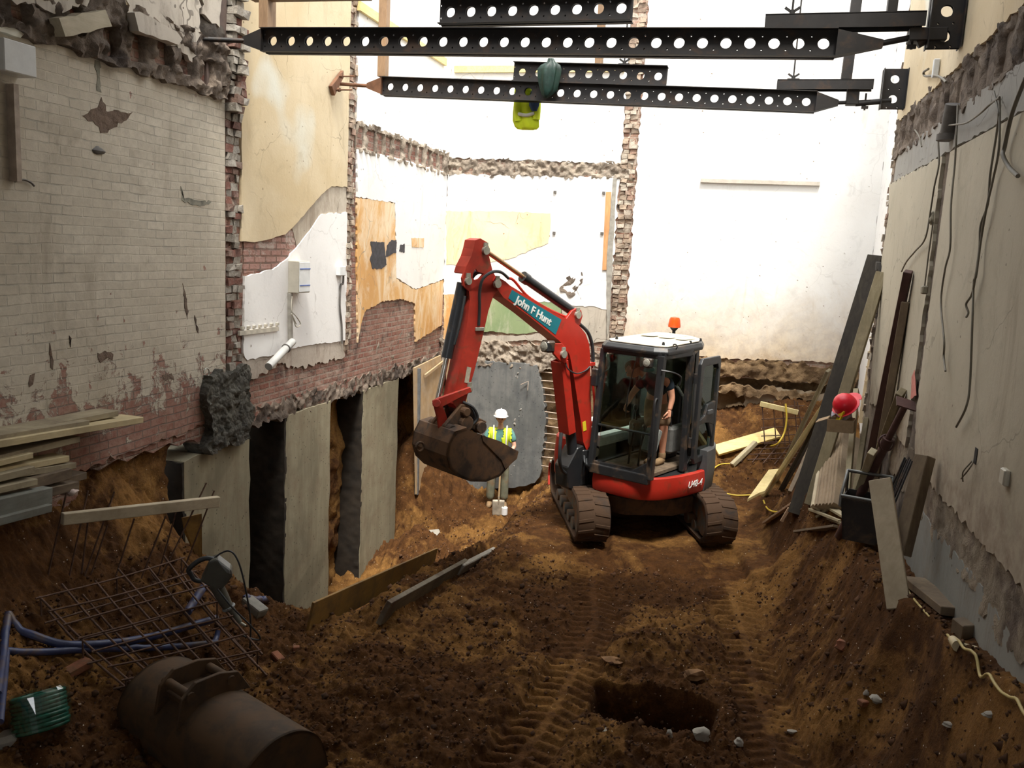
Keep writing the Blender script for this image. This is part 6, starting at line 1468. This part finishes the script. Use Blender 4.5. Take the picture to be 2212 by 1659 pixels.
# ------------------------------------------------------------------ fittings on the left wall
CASE = simple('beige_metal_case', (.48, .45, .38), .5, 0, .08); CASEF = simple('pale_cover', (.70, .72, .72), .5, 0, .08); BLUEL = simple('blue_line', (.05, .12, .4), .5)
p0, p1 = onX(622, 632, XL + .03), onX(648, 563, XL + .03)
yc, zc2 = (p0.y + p1.y) / 2, (p0.z + p1.z) / 2; wy_, hz = abs(p1.y - p0.y), abs(p1.z - p0.z)
db = thing('distribution_box', (XL + .03, yc, p0.z), 'tall beige distribution box on the white plaster under the stair line', 'electrical box')
MB().box((XL + .10, yc, zc2), (.14, wy_, hz)).build('case', CASE, db, bevel=.006)
MB().box((XL + .175, yc, zc2), (.012, wy_ * .9, hz * .94)).build('front_cover', CASEF, db, bevel=.004)
for s in (.26, -.26): MB().box((XL + .183, yc, zc2 + hz * s), (.004, wy_ * .9, .012)).build('blue_line', BLUEL, db)
tr = thing('cable_trunking', onX(629, 690, XL + .04), 'narrow cable trunking running down from the distribution box', 'trunking')
MB().beam(onX(626, 633, XL + .05), onX(627, 738, XL + .05), .05, .05, up=(1, 0, 0)).build('duct', simple('trunking_grey', (.36, .34, .3), .6), tr)
MB().tube(smooth_path([onX(631, 640, XL + .08), onX(630, 670, XL + .1), onX(641, 685, XL + .12), onX(649, 700, XL + .12), onX(640, 706, XL + .12), onX(634, 690, XL + .1), onX(630, 678, XL + .1), onX(640, 700, XL + .12)], 8), .007, 6).build('loose_wire', CASE, tr, smooth=60)
p = onX(735, 585, XL + .05); jb = thing('junction_box', p, 'small white junction box at the right edge of the white plaster', 'electrical box')
MB().box(p, (.09, .17, .13)).build('case', CASEF, jb, bevel=.01); MB().tube(smooth_path([onX(742, 592, XL + .07), onX(741, 612, XL + .06), onX(736, 618, XL + .05), onX(734, 660, XL + .05), onX(738, 700, XL + .05), onX(739, 742, XL + .05)], 6), .014, 7).build('conduit', FIX, jb, smooth=60)
t0, t1_ = onX(632, 738, XL + .16), onX(580, 792, XL + .24)
tb_ = thing('plastic_tube', t1_, 'loose grey plastic tube hanging askew below the cable trunking', 'tube')
MB().tube([t0, t1_], .045, 14).build('tube_wall', simple('grey_plastic', (.50, .50, .48), .5, 0, .1), tb_, smooth=50); MB().torus(t0.lerp(t1_, .28), t1_ - t0, .048, .010, 18, 7).build('strap', FIX, tb_, smooth=50)
rk = thing('toothed_strip', onX(560, 714, XL + .03), 'grey toothed plastic strip on the white plaster', 'strip')
mb = MB().beam(onX(516, 720, XL + .035), onX(600, 710, XL + .035), .03, .05)
for i in range(7):
    c = onX(524 + 12.4 * i, 715.5 - 1.5 * i, XL + .035); mb.box(c + Z * .035, (.03, .05, .03))
mb.build('strip_body', simple('strip_grey', (.5, .46, .38), .7), rk)
p0, p1 = onX(-30, 182, XL + .02), onX(38, 108, XL + .02)
wb = thing('wall_box', (XL + .02, p1.y - .2, p0.z), 'white metal box high on the left wall at the picture edge', 'box')
MB().box((XL + .11, (p0.y + p1.y) / 2, (onX(38, 176, XL).z + p1.z) / 2 + .02), (.16, p1.y - p0.y, p1.z - onX(38, 176, XL).z)).build('case', simple('white_box', (.62, .63, .62), .4, 0, .06), wb, bevel=.006)
MB().beam(onX(24, 182, XL + .05), onX(32, 392, XL + .05), .045, .09, up=(1, 0, 0)).build('trunking', simple('brown_trunking', (.33, .26, .2), .6), wb)
MB().tube(smooth_path([onX(32, 392, XL + .05), onX(50, 388, XL + .04), onX(66, 394, XL + .04), onX(74, 402, XL + .04)], 5), .008, 6).build('cable', FIX, wb, smooth=60)
# small holes and hooks in the painted brick
for i, (x, y) in enumerate(((215, 328), (45, 440), (140, 446), (230, 432), (290, 455), (345, 515))):
    pass
k = onX(213, 326, XL + .02); meta(MB().rock(k, .05, 3, (.5, 1.3, .8), 2).build('mortar_lump', FIX, wall_l, smooth=40))
HK = onX(446, 805, XL + .2); MB().torus(HK, (1, 0, 0), .045, .007, 14, 6, 0, PI * 1.3).build('hook', PIN, wall_l, smooth=60)
# ------------------------------------------------------------------ timber leaning in the right corner
D1 = wood('dark_old_timber', (.026, .021, .015), (.052, .042, .029), 'Z', 3, .85, (.05, .04, .03), .3)
D2 = wood('brown_timber', (.17, .12, .075), (.24, .18, .11), 'Z', 3, .8, (.1, .07, .05), .3)
D3 = wood('pale_batten', (.42, .36, .22), (.52, .45, .30), 'Z', 3, .7, (.3, .22, .12), .2)
D4 = wood('yellow_batten', (.62, .50, .22), (.72, .60, .32), 'Z', 3, .7, (.4, .28, .12), .2)
D5 = wood('olive_timber', (.22, .18, .10), (.30, .25, .15), 'Z', 3, .8, (.12, .09, .06), .2)
RED5 = simple('red_oxide_steel', (.085, .04, .033), .6, .1, .3, 6, .15)
GL = 'timbers leaning in the right corner'
def lean(top, bot, Xt, w, h, m, label, up=None, group=GL, name='leaning_timber', zb=None, bev=.004, cat='timber'):
    a = onY(*top, -Xt) if Xt < 0 else onX(*top, Xt)
    b = on_ground(*bot) if zb is None else onZ(*bot, zb)
    if b.x > 1.38: b = onX(*bot, 1.37)
    u_ = up or (-.3, -1, .3)
    return meta(MB().beam(a, b, w, h, up=u_).build(name, m, bevel=bev), label, cat, group)
lean((1894, 556), (1722, 1112), 1.44, .17, .17, D1, 'tallest dark square timber leaning in the corner', up=(-.5, -1, .2))
lean((1905, 590), (1750, 1092), 1.46, .12, .10, D5, 'olive timber close behind the tallest dark one')
lean((1962, 586), (1862, 1075), 1.42, .07, .09, RED5, 'tall red oxide steel bar leaning on the right wall', name='steel_bar', cat='steel bar')
lean((1957, 652), (1882, 1080), 1.44, .07, .09, D2, 'brown timber just right of the red oxide bar, shorter')
lean((1850, 844), (1826, 1104), 1.28, .055, .10, D3, 'pale green batten standing in front of the board stack')
lean((1787, 866), (1650, 1072), -11.5, .05, .10, D4, 'long yellow batten leaning at the left of the group')
lean((1779, 892), (1688, 1058), -11.6, .045, .12, D1, 'dark board second from the left of the group')
lean((1773, 920), (1706, 1066), -11.55, .05, .09, D2, 'brown board right of the dark one at the left of the group')
lean((1790, 800), (1676, 1040), -11.7, .04, .09, D5, 'thin olive board behind the yellow batten')
lean((1872, 905), (1842, 1100), 1.36, .05, .09, D5, 'olive batten right of the pale green one')
lean((1947, 846), (1868, 1060), 1.42, .06, .10, D5, 'olive timber behind the dark red steel prop')
lean((1885, 975), (1832, 1130), 1.20, .06, .09, D3, 'short pale timber left of the dark red steel prop')
# flat yellow plank end on the ground at the left of the group
meta(MB().prism([onZ(1614, 1084, .42), onZ(1660, 1020, .50), onZ(1682, 1018, .52), onZ(1652, 1066, .46), onZ(1640, 1070, .44)], Z * .04).build('pointed_plank', D4, bevel=.003), 'pointed yellow plank lying at the foot of the yellow batten', 'plank')
# steel prop with plates
pa, pbm = onX(1957, 872, 1.40), on_ground(1812, 1160)
sp_ = thing('steel_prop', pbm, 'dark red steel prop leaning on the right wall in front of the timbers', 'steel prop')
MB().cyl(pa.lerp(pbm, .0), pa.lerp(pbm, .45), .030, 12).build('inner_tube', RED5, sp_, smooth=50); MB().cyl(pa.lerp(pbm, .25), pbm, .042, 12).build('outer_tube', RED5, sp_, smooth=50)
da = (pa - pbm).normalized(); MB().box(pa, (.16, .16, .012), (da.cross(Vector((0, 1, 0))).normalized(), da.cross(da.cross(Vector((0, 1, 0)))).normalized(), da)).build('head_plate', RED5, sp_)
MB().torus(pa.lerp(pbm, .27), Vector((.3, -.9, .2)), .07, .009, 18, 6).build('pin_handle', RED5, sp_, smooth=50); MB().lathe(pa.lerp(pbm, .24), -da, [(0, .05), (.10, .05)], 14).build('collar', RED5, sp_, smooth=40)
# stack of boards set upright
STK = [wood('stack_board_light', (.66, .56, .38), (.74, .64, .45), 'Z', 3, .7), wood('stack_board_mid', (.34, .25, .16), (.42, .32, .21), 'Z', 3, .75)]
for i in range(8):
    x0, x1 = 1801 + 5.6 * i, 1775 + 7.6 * i
    a, b = onX(x0, 934 + 1.2 * i, 1.16 + .02 * i), on_ground(x1, 1104 - .6 * i)
    meta(MB().beam(a, b, .045, .24, up=(-.92, -.35, .3)).build('stacked_board', STK[0 if i == 0 else 1], bevel=.003), 'front pale board of the upright board stack' if i == 0 else ('second', 'third', 'fourth', 'fifth', 'sixth', 'seventh', 'rearmost')[i - 1] + ' board of the upright stack, counted from its pale front board', 'board', 'upright board stack')
# box of bits on top of the stack
bx = onX(1817, 930, 1.10); CARD = simple('brown_cardboard', (.30, .21, .12), .9, 0, .2)
ct = thing('cardboard_box', bx, 'open brown cardboard box on top of the upright board stack', 'box')
e1_, e2_ = Vector((.96, -.2, .05)).normalized(), Vector((.2, .96, 0)).normalized(); e3_ = e1_.cross(e2_)
mb = MB(); W_, D_, H_ = .26, .22, .13
mb.box(bx, (W_, D_, .008), (e1_, e2_, e3_))
for s in (-1, 1): mb.box(bx + e1_ * s * W_ / 2 + e3_ * H_ / 2, (.008, D_, H_), (e1_, e2_, e3_)); mb.box(bx + e2_ * s * D_ / 2 + e3_ * H_ / 2, (W_, .008, H_), (e1_, e2_, e3_))
mb.build('carton', CARD, ct)
MB().prism([bx - e1_ * .13 + e3_ * .13 - e2_ * .11, bx - e1_ * .13 + e3_ * .13 + e2_ * .11, bx - e1_ * .25 + e3_ * .08 + e2_ * .12, bx - e1_ * .25 + e3_ * .08 - e2_ * .12], e3_ * .006).build('flap', CARD, ct)
hp = bx + e3_ * .27 + e1_ * .03
rh = thing('hard_hat', hp, 'bright red hard hat on top of the cardboard box', 'hard hat')
axh = Vector((-.55, -.45, .7)).normalized(); RDH = simple('red_plastic', (.75, .012, .03), .35, 0, .05)
MB().lathe(hp, axh, [(-.012, .15), (-.004, .152), (0, .125), (.04, .122), (.08, .108), (.12, .075), (.14, .03), (.145, .004)], 24).build('shell', RDH, rh, smooth=50)
d_, s_, u_ = frame(axh); MB().prism([hp + u_ * (.11 + .085 * math.cos(a)) + s_ * .115 * math.sin(a) - axh * .012 for a in np.linspace(-1.4, 1.4, 9)], axh * .008).build('peak', RDH, rh)
meta(MB().beam(bx + e3_ * .08 - e1_ * .04 - e2_ * .05, bx + e3_ * .24 + e1_ * .02 - e2_ * .1, .03, .06).build('spirit_level', simple('yellow_tool', (.80, .62, .02), .4, 0, .05), bevel=.004), 'yellow spirit level standing in the cardboard box', 'tool')
vs = [bx + e1_ * (-.10 + .05 * i) + e2_ * (-.09 + .06 * j) + e3_ * (.16 + .04 * math.sin(i * 1.9 + j) + random.uniform(-.01, .01)) for i in range(5) for j in range(4)]
o = MB().add(vs, [(i * 4 + j, i * 4 + j + 1, (i + 1) * 4 + j + 1, (i + 1) * 4 + j) for i in range(4) for j in range(3)]).build('cloth', simple('grey_check_cloth', (.42, .38, .42), .9, 0, .5, 30), smooth=70); o.modifiers.new('t', 'SOLIDIFY').thickness = .012
meta(o, 'grey crumpled cloth in the cardboard box under the red hard hat', 'cloth')
# dark steel bucket with rails
rb = on_ground(1862, 1160); BKS = simple('black_steel_bucket', (.028, .024, .022), .6, .1, .3, 6, .15, dirt=(.09, .06, .04), dirt_amt=.3)
sk = thing('steel_bucket', rb, 'black steel bucket with rails standing below the timbers at the right', 'bucket')
bxv, byv = Vector((.95, -.25, 0)).normalized(), Vector((.25, .95, 0)).normalized()
def K(x, y, z): return rb + bxv * x + byv * y + Z * z
mb = MB(); w0, w1, dp, hh = .14, .19, .19, .38
def wall4(a, b, c, d, t): mb.prism([a, b, c, d], t)
wall4(K(-w0, -.18, 0), K(w0, -.18, 0), K(w1, -dp, hh), K(-w1, -dp, hh), byv * .012); wall4(K(-w0, .18, 0), K(w0, .18, 0), K(w1, dp, hh), K(-w1, dp, hh), -byv * .012)
wall4(K(-w0, -.18, 0), K(-w0, .18, 0), K(-w1, dp, hh), K(-w1, -dp, hh), bxv * .012); wall4(K(w0, -.18, 0), K(w0, .18, 0), K(w1, dp, hh), K(w1, -dp, hh), -bxv * .012); wall4(K(-w0, -.18, 0), K(w0, -.18, 0), K(w0, .18, 0), K(-w0, .18, 0), Z * .012)
mb.build('tub', BKS, sk)
STL = simple('worn_steel_rail', (.16, .16, .15), .4, .5, .2)
for y, z in ((-.2, hh + .02), (.05, hh + .20)): MB().cyl(K(-w1, y, z), K(w1, y, z), .016, 10).build('rail', STL, sk, smooth=50)
for s in (-1, 1): MB().tube([K(s * w1, -.2, hh - .08), K(s * w1, -.2, hh + .02), K(s * w1, .05, hh + .20), K(s * w1, .12, hh - .05)], .014, 8).build('side_rail', STL, sk, smooth=50)
# nearest leaning planks
PKN = wood('near_plank', (.44, .36, .24), (.53, .44, .31), 'Z', 3, .75, (.3, .22, .14), .2)
a, b = onX(1901, 1036, 1.10), on_ground(1940, 1300); b = b + (b - a).normalized() * .05
meta(MB().beam(a, b, .16, .04, up=(-.35, -.9, .2)).build('leaning_timber', PKN, bevel=.004), 'wide pale plank leaning nearest the camera at the right wall', 'timber', GL)
a, b = onX(1999, 985, 1.38), onX(1946, 1198, 1.26)
meta(MB().beam(a, b, .11, .10, up=(-1, -.9, .1)).build('leaning_timber', D2, bevel=.005), 'brown square timber leaning against the grey wall foot', 'timber', GL)
for i in range(6):
    a, b = onX(1955 + 3 * i, 988 + 4 * (i % 3), 1.42), onX(1908 + 4 * i, 1092 + 5 * (i % 2), 1.30)
    meta(MB().cyl(a, b, .009, 7).build('steel_rod', BLK, smooth=50), 'thin black rod in the bundle leaning on the right wall', 'rod', 'black rods by the right wall')
a, b = on_ground(1972, 1268, .05, 1.0), on_ground(2058, 1338, .05, 1.2)
meta(MB().beam(a + Vector((.0, 0, .0)), b, .16, .06).build('plank', D2, bevel=.005), 'brown plank lying on the bank along the foot of the right wall', 'plank')
c = on_ground(2078, 1376, .04, 1.2); meta(MB().box(c, (.08, .12, .12), (Vector((.9, .3, .1)).normalized(), Vector((-.3, .9, 0)).normalized(), Z)).build('timber_block', D2, bevel=.005), 'small timber block at the wall foot beyond the cable socket', 'timber block')
# splintered offcuts on the ground
OFF = [((1655, 1134), (1712, 1098), .11, D4, 'reddish split board at the left foot of the timbers'), ((1690, 1132), (1704, 1108), .06, D3, 'short split piece beside the reddish board'),
       ((1750, 1106), (1812, 1138), .05, D3, 'long pale splinter in front of the board stack'), ((1766, 1122), (1800, 1104), .06, D5, 'olive offcut crossing the pale splinter'),
       ((1800, 1106), (1824, 1130), .08, D3, 'pale offcut near the foot of the pale green batten'), ((1756, 1100), (1784, 1108), .07, D3, 'short pale offcut right of the tallest timber foot'),
       ((1790, 1126), (1822, 1146), .05, D5, 'olive splinter nearest the steel prop foot'), ((1724, 1156), (1806, 1150), .12, D2, 'brown board set in the edge of the bank')]
RSP = wood('reddish_split', (.55, .36, .22), (.64, .44, .28), 'Z', 3, .75)
for i, (a, b, w_, m, lb) in enumerate(OFF):
    A_, B_ = on_ground(*a, .03), on_ground(*b, .06); meta(MB().beam(A_, B_, w_, .025, up=(random.uniform(-.2, .2), random.uniform(-.3, .1), 1), w2=w_ * .6).build('wood_offcut', RSP if i < 2 else m, bevel=.002), lb, 'offcut', 'offcuts under the timbers')
# notched pale board and white sheet against the recessed wall
nb = wood('notched_board', (.66, .52, .32), (.74, .6, .40), 'Z', 2, .7)
a, b = onY(1874, 650, 12.2), onY(1864, 912, 12.2); mb = MB().beam(Vector((1.78, 12.2, a.z)), Vector((1.70, 12.1, b.z)), .20, .025, up=(0, -1, 0))
for i in range(7):
    z_ = b.z + (a.z - b.z) * (.12 + .12 * i); mb.beam(Vector((1.62, 12.1, z_ - .02)), Vector((1.72, 12.1, z_ + .02)), .012, .02)
meta(mb.build('notched_board', nb), 'tall pale notched board standing at the recessed right wall', 'board')
# ------------------------------------------------------------------ back right: bright planks, mesh, yellow hose
a, b = on_ground(1546, 984, .08, .4), on_ground(1679, 948, .10, .9)
BRI = wood('bright_plank', (.80, .60, .20), (.88, .70, .32), 'X', 3, .65)
meta(MB().beam(a, b, .20, .05, up=(.1, -.6, .8)).build('plank', BRI, bevel=.004), 'bright yellow plank lying behind the excavator door', 'plank')
a, b = on_ground(1581, 1010, .04, .4), on_ground(1631, 974, .14, .6)
meta(MB().beam(a, b, .08, .06).build('plank', D3, bevel=.004), 'short pale batten under the bright yellow plank', 'plank')
rm = thing('rebar_mesh', on_ground(1680, 985), 'upright bent rebar mesh on the soil at the back right', 'rebar cage')
mY = onZ(1690, 985, .55).y
for i, (t, b) in enumerate((((1646, 870), (1652, 960)), ((1670, 866), (1677, 965)), ((1690, 872), (1696, 962)), ((1694, 868), (1706, 958)), ((1716, 866), (1722, 950)), ((1722, 868), (1735, 945)))):
    MB().cyl(onY(*t, mY), onY(*b, mY - .05), .009, 7).build('bar', REBAR, rm, smooth=50)
for y in (876, 902, 920, 938, 952): MB().cyl(onY(1644, y + 4, mY), onY(1738, y, mY), .008, 7).build('bar', REBAR, rm, smooth=50)
for i in range(6):
    x = 1600 + 24 * i; MB().cyl(on_ground(x, 1004 + 2 * i, .05, .5), on_ground(x + 34, 966 + i, .07, .6), .008, 7).build('bar', REBAR, rm, smooth=50)
for i in range(4):
    y = 968 + 11 * i; MB().cyl(on_ground(1596 + 6 * i, y, .06, .5), on_ground(1728, y - 4, .06, .6), .008, 7).build('bar', REBAR, rm, smooth=50)
meta(MB().beam(onY(1642, 872, mY - .04), onY(1724, 891, mY - .04), .05, .075).build('timber_batten', D4, bevel=.004), 'pale batten hung across the rebar mesh at the back right', 'timber')
YH = simple('yellow_hose', (.72, .52, .06), .5, 0, .1)
def cable(pxs, r, m, name, label, cat, group=None, n=7):
    return meta(MB().tube(smooth_path(pxs, 7), r, n).build(name, m, smooth=60), label, cat, group)
cable([onY(1697, 872, mY - .08), onY(1699, 905, mY - .1), onY(1694, 935, mY - .12), onY(1680, 958, mY - .2), on_ground(1664, 968, .03, .5)], .014, YH, 'yellow_cable', 'yellow cable looped over the rebar mesh', 'cable')
cable([on_ground(1536, 1052, .02), on_ground(1560, 1066, .02), on_ground(1590, 1073, .02), on_ground(1625, 1072, .02)], .012, YH, 'yellow_cable', 'yellow cable on the ground right of the excavator track', 'cable')
cable([on_ground(1649, 1084, .02), on_ground(1656, 1100, .02), on_ground(1668, 1108, .02), on_ground(1686, 1109, .02)], .012, YH, 'yellow_cable', 'short yellow cable loop left of the timbers', 'cable')
cable([on_ground(1540, 1016, .02), on_ground(1556, 1006, .02), on_ground(1582, 1004, .02)], .010, YH, 'yellow_cable', 'yellow cable behind the excavator near the pale batten', 'cable')
YC = simple('pale_yellow_cable', (.55, .43, .17), .55, 0, .12)
cable([on_ground(1952, 1262, .015, 1), on_ground(1966, 1288, .015, 1), on_ground(1985, 1312, .015, 1), on_ground(2008, 1338, .015, 1)], .0075, YC, 'extension_cord', 'pale yellow cord beside the brown plank on the right bank', 'cord')
pth = [on_ground(*p, .015, 1.2) for p in ((2046, 1376), (2056, 1394), (2068, 1410), (2084, 1434), (2104, 1470), (2124, 1506), (2144, 1540), (2170, 1568), (2196, 1592), (2230, 1618))]
cd_ = thing('extension_cord', pth[2], 'pale yellow extension cord with a socket lying on the right bank', 'cord')
cpts = smooth_path(pth, 12)
zg_ = np.array([max(gz(p.x + dx, p.y + dy) for dx in (-.02, .02) for dy in (-.02, .02)) for p in cpts]); k_ = 3
zg_ = np.array([zg_[max(0, i - k_):i + k_ + 1].mean() for i in range(len(zg_))])
for p, z_ in zip(cpts, zg_): p.z = max(float(z_), gz(p.x, p.y)) + .008
MB().tube(cpts, .0085, 8).build('cable', YC, cd_, smooth=60)
MB().tube([pth[1] + Z * .02, pth[2] + Z * .025], [.026, .034], 14).build('socket', simple('cream_plug', (.62, .52, .32), .5), cd_, smooth=50)
MB().tube([pth[2] + Z * .025 + Vector((.02, 0, 0)), pth[2] + Vector((.09, -.03, .035))], [.024, .018], 12).build('plug', MATS['cream_plug'], cd_, smooth=50)
# ------------------------------------------------------------------ hanging cables and fittings on the right wall
CBL = simple('grey_brown_cable', (.16, .14, .105), .6, 0, .15)
z7 = lambda x, y: (1850 + x / 2.765, 100 + y / 2.765)
z4 = lambda x, y: (1500 + x / 2.369, 500 + y / 2.369)
XC = XR - .06
def hang(pts, label, r=.0075): cable([onX(*p, XC - .012 * (i % 2)) for i, p in enumerate(pts)], r, CBL, 'hanging_cable', label, 'cable', 'cables on the right wall')
hang([z7(*p) for p in ((515, 480), (490, 560), (493, 700), (465, 840), (440, 1000), (410, 1150), (350, 1225), (300, 1285), (270, 1345))], 'hanging cable ending above the steel bar, leftmost of the wall cables')
hang([z7(*p) for p in ((605, 350), (598, 520), (588, 700), (565, 950), (560, 1200), (530, 1330))] + [z4(*p) for p in ((1262, 360), (1278, 560), (1276, 640), (1285, 715))], 'long hanging cable just right of the dark pipe chase')
hang([z7(*p) for p in ((820, 270), (848, 400), (840, 500), (800, 760), (785, 940), (742, 1070), (735, 1200), (712, 1370), (690, 1480), (655, 1540), (668, 1590), (655, 1620))], 'hanging cable with a kinked lower end')
hang([z7(*p) for p in ((855, 310), (852, 600), (815, 800), (780, 950), (745, 1150), (715, 1370))] + [z4(*p) for p in ((1430, 260), (1422, 480), (1410, 780), (1390, 900), (1340, 1000))], 'longest hanging cable, ending above the bare stone band')
hang([z7(*p) for p in ((1010, 190), (930, 400), (885, 600), (875, 650), (910, 720), (965, 775))], 'thick curled cable near the right picture edge', .013)
hang([z7(*p) for p in ((520, 475), (590, 468), (660, 455), (740, 400), (800, 345), (855, 305))], 'slack cable strung sideways under the rubble band')
hang([z7(*p) for p in ((350, 500), (375, 540), (390, 600))], 'short cable stub near the broken wall end')
hang([z7(*p) for p in ((430, 135), (402, 155), (412, 178), (470, 175), (510, 190), (535, 215))], 'curled cable hook on the upper plaster', .011)
pc = thing('pull_switch', onX(*z7(405, 1450), XC), 'pull cord with a small end block hanging left of the pipe chase', 'switch', None)
MB().rock(onX(*z7(450, 1030), XC + .02), .05, 6, (.5, 1, 1.1), 2).build('ceiling_rose', simple('dull_plastic', (.3, .27, .2), .7), pc, smooth=50)
MB().tube([onX(*z7(458, 1050), XC), onX(*z7(430, 1250), XC), onX(*z7(408, 1430), XC)], .006, 6).build('cord', CBL, pc, smooth=60); MB().box(onX(*z7(405, 1455), XC), (.05, .08, .07)).build('end_block', MATS['dull_plastic'], pc, bevel=.01)
p = onX(2171, 1030, XR - .045); so = thing('wall_socket', p, 'small cream electrical socket on the right wall', 'socket')
MB().box(p, (.03, .085, .09)).build('back_box', simple('cream_socket', (.56, .53, .44), .5, 0, .05), so, bevel=.006); MB().box(p + Vector((-.016, 0, 0)), (.006, .075, .08)).build('face_plate', MATS['cream_socket'], so, bevel=.002)
p = onX(2108, 985, XR - .031); hb = thing('socket_hole', p, 'empty socket hole with loose wires in the right wall', 'socket')
MB().box(p, (.006, .06, .10)).build('recess', DARK, hb)
for s in (0, 1): MB().tube(smooth_path([p + Vector((-.01, .01, -.03)), onX(2100 - 6 * s, 1003, XC), onX(2088 - 8 * s, 1020, XC - .02), onX(2076 + 4 * s, 1034 + 6 * s, XC)], 5), .0045, 6).build('wire', CBL, hb, smooth=60)
pp_ = thing('cut_pipe', onX(2050, 290, XR - .05), 'black cut pipe stub at the top of the pipe chase', 'pipe')
MB().cyl(onX(2061, 225, XR - .05), onX(2048, 292, XR - .05), .065, 16).build('pipe_wall', FIX, pp_, smooth=50); MB().lathe(onX(2048, 290, XR - .05), (0, 0, -1), [(0, .085), (.05, .085)], 16).build('pipe_collar', FIX, pp_, smooth=50)
meta(MB().box(onX(*z7(474, 132), XR - .06), (.05, .05, .16)).build('wall_fitting', CASEF, bevel=.006), 'small pale fitting on the upper right plaster beside the cable hook', 'fitting')
a, b = onX(1902, 578, XR - .02), onX(1897, 600, XR - .02); meta(MB().box(a, (.12, .10, .13)).build('wall_bracket', FIX, bevel=.006), 'small dark bracket beside the top of the tallest timber', 'bracket')
# ------------------------------------------------------------------ light
w = bpy.data.worlds.new('sky'); SC.world = w; w.use_nodes = True
bg = w.node_tree.nodes['Background']; bg.inputs[0].default_value = (.96, .98, 1.0, 1); bg.inputs[1].default_value = 3.7
def sun(name, rot, e, ang, col):
    d = bpy.data.lights.new(name, 'SUN'); d.energy = e; d.angle = math.radians(ang); d.color = col
    o = bpy.data.objects.new(name, d); COL.objects.link(o)
    o.rotation_euler = rot; return o
s = sun('sun', (0, 0, 0), 6.5, 12, (1, .95, .86))
dv = Vector((-.16, .42, -1.0)).normalized()
s.rotation_euler = dv.to_track_quat('-Z', 'Y').to_euler()
SC.view_settings.view_transform = 'Standard'; SC.view_settings.look = 'None'
SC.view_settings.exposure = 0.0; SC.view_settings.gamma = 1.0
SC.view_settings.use_curve_mapping = False
SC.cycles.max_bounces = 8; SC.cycles.diffuse_bounces = 5; SC.cycles.use_denoising = True
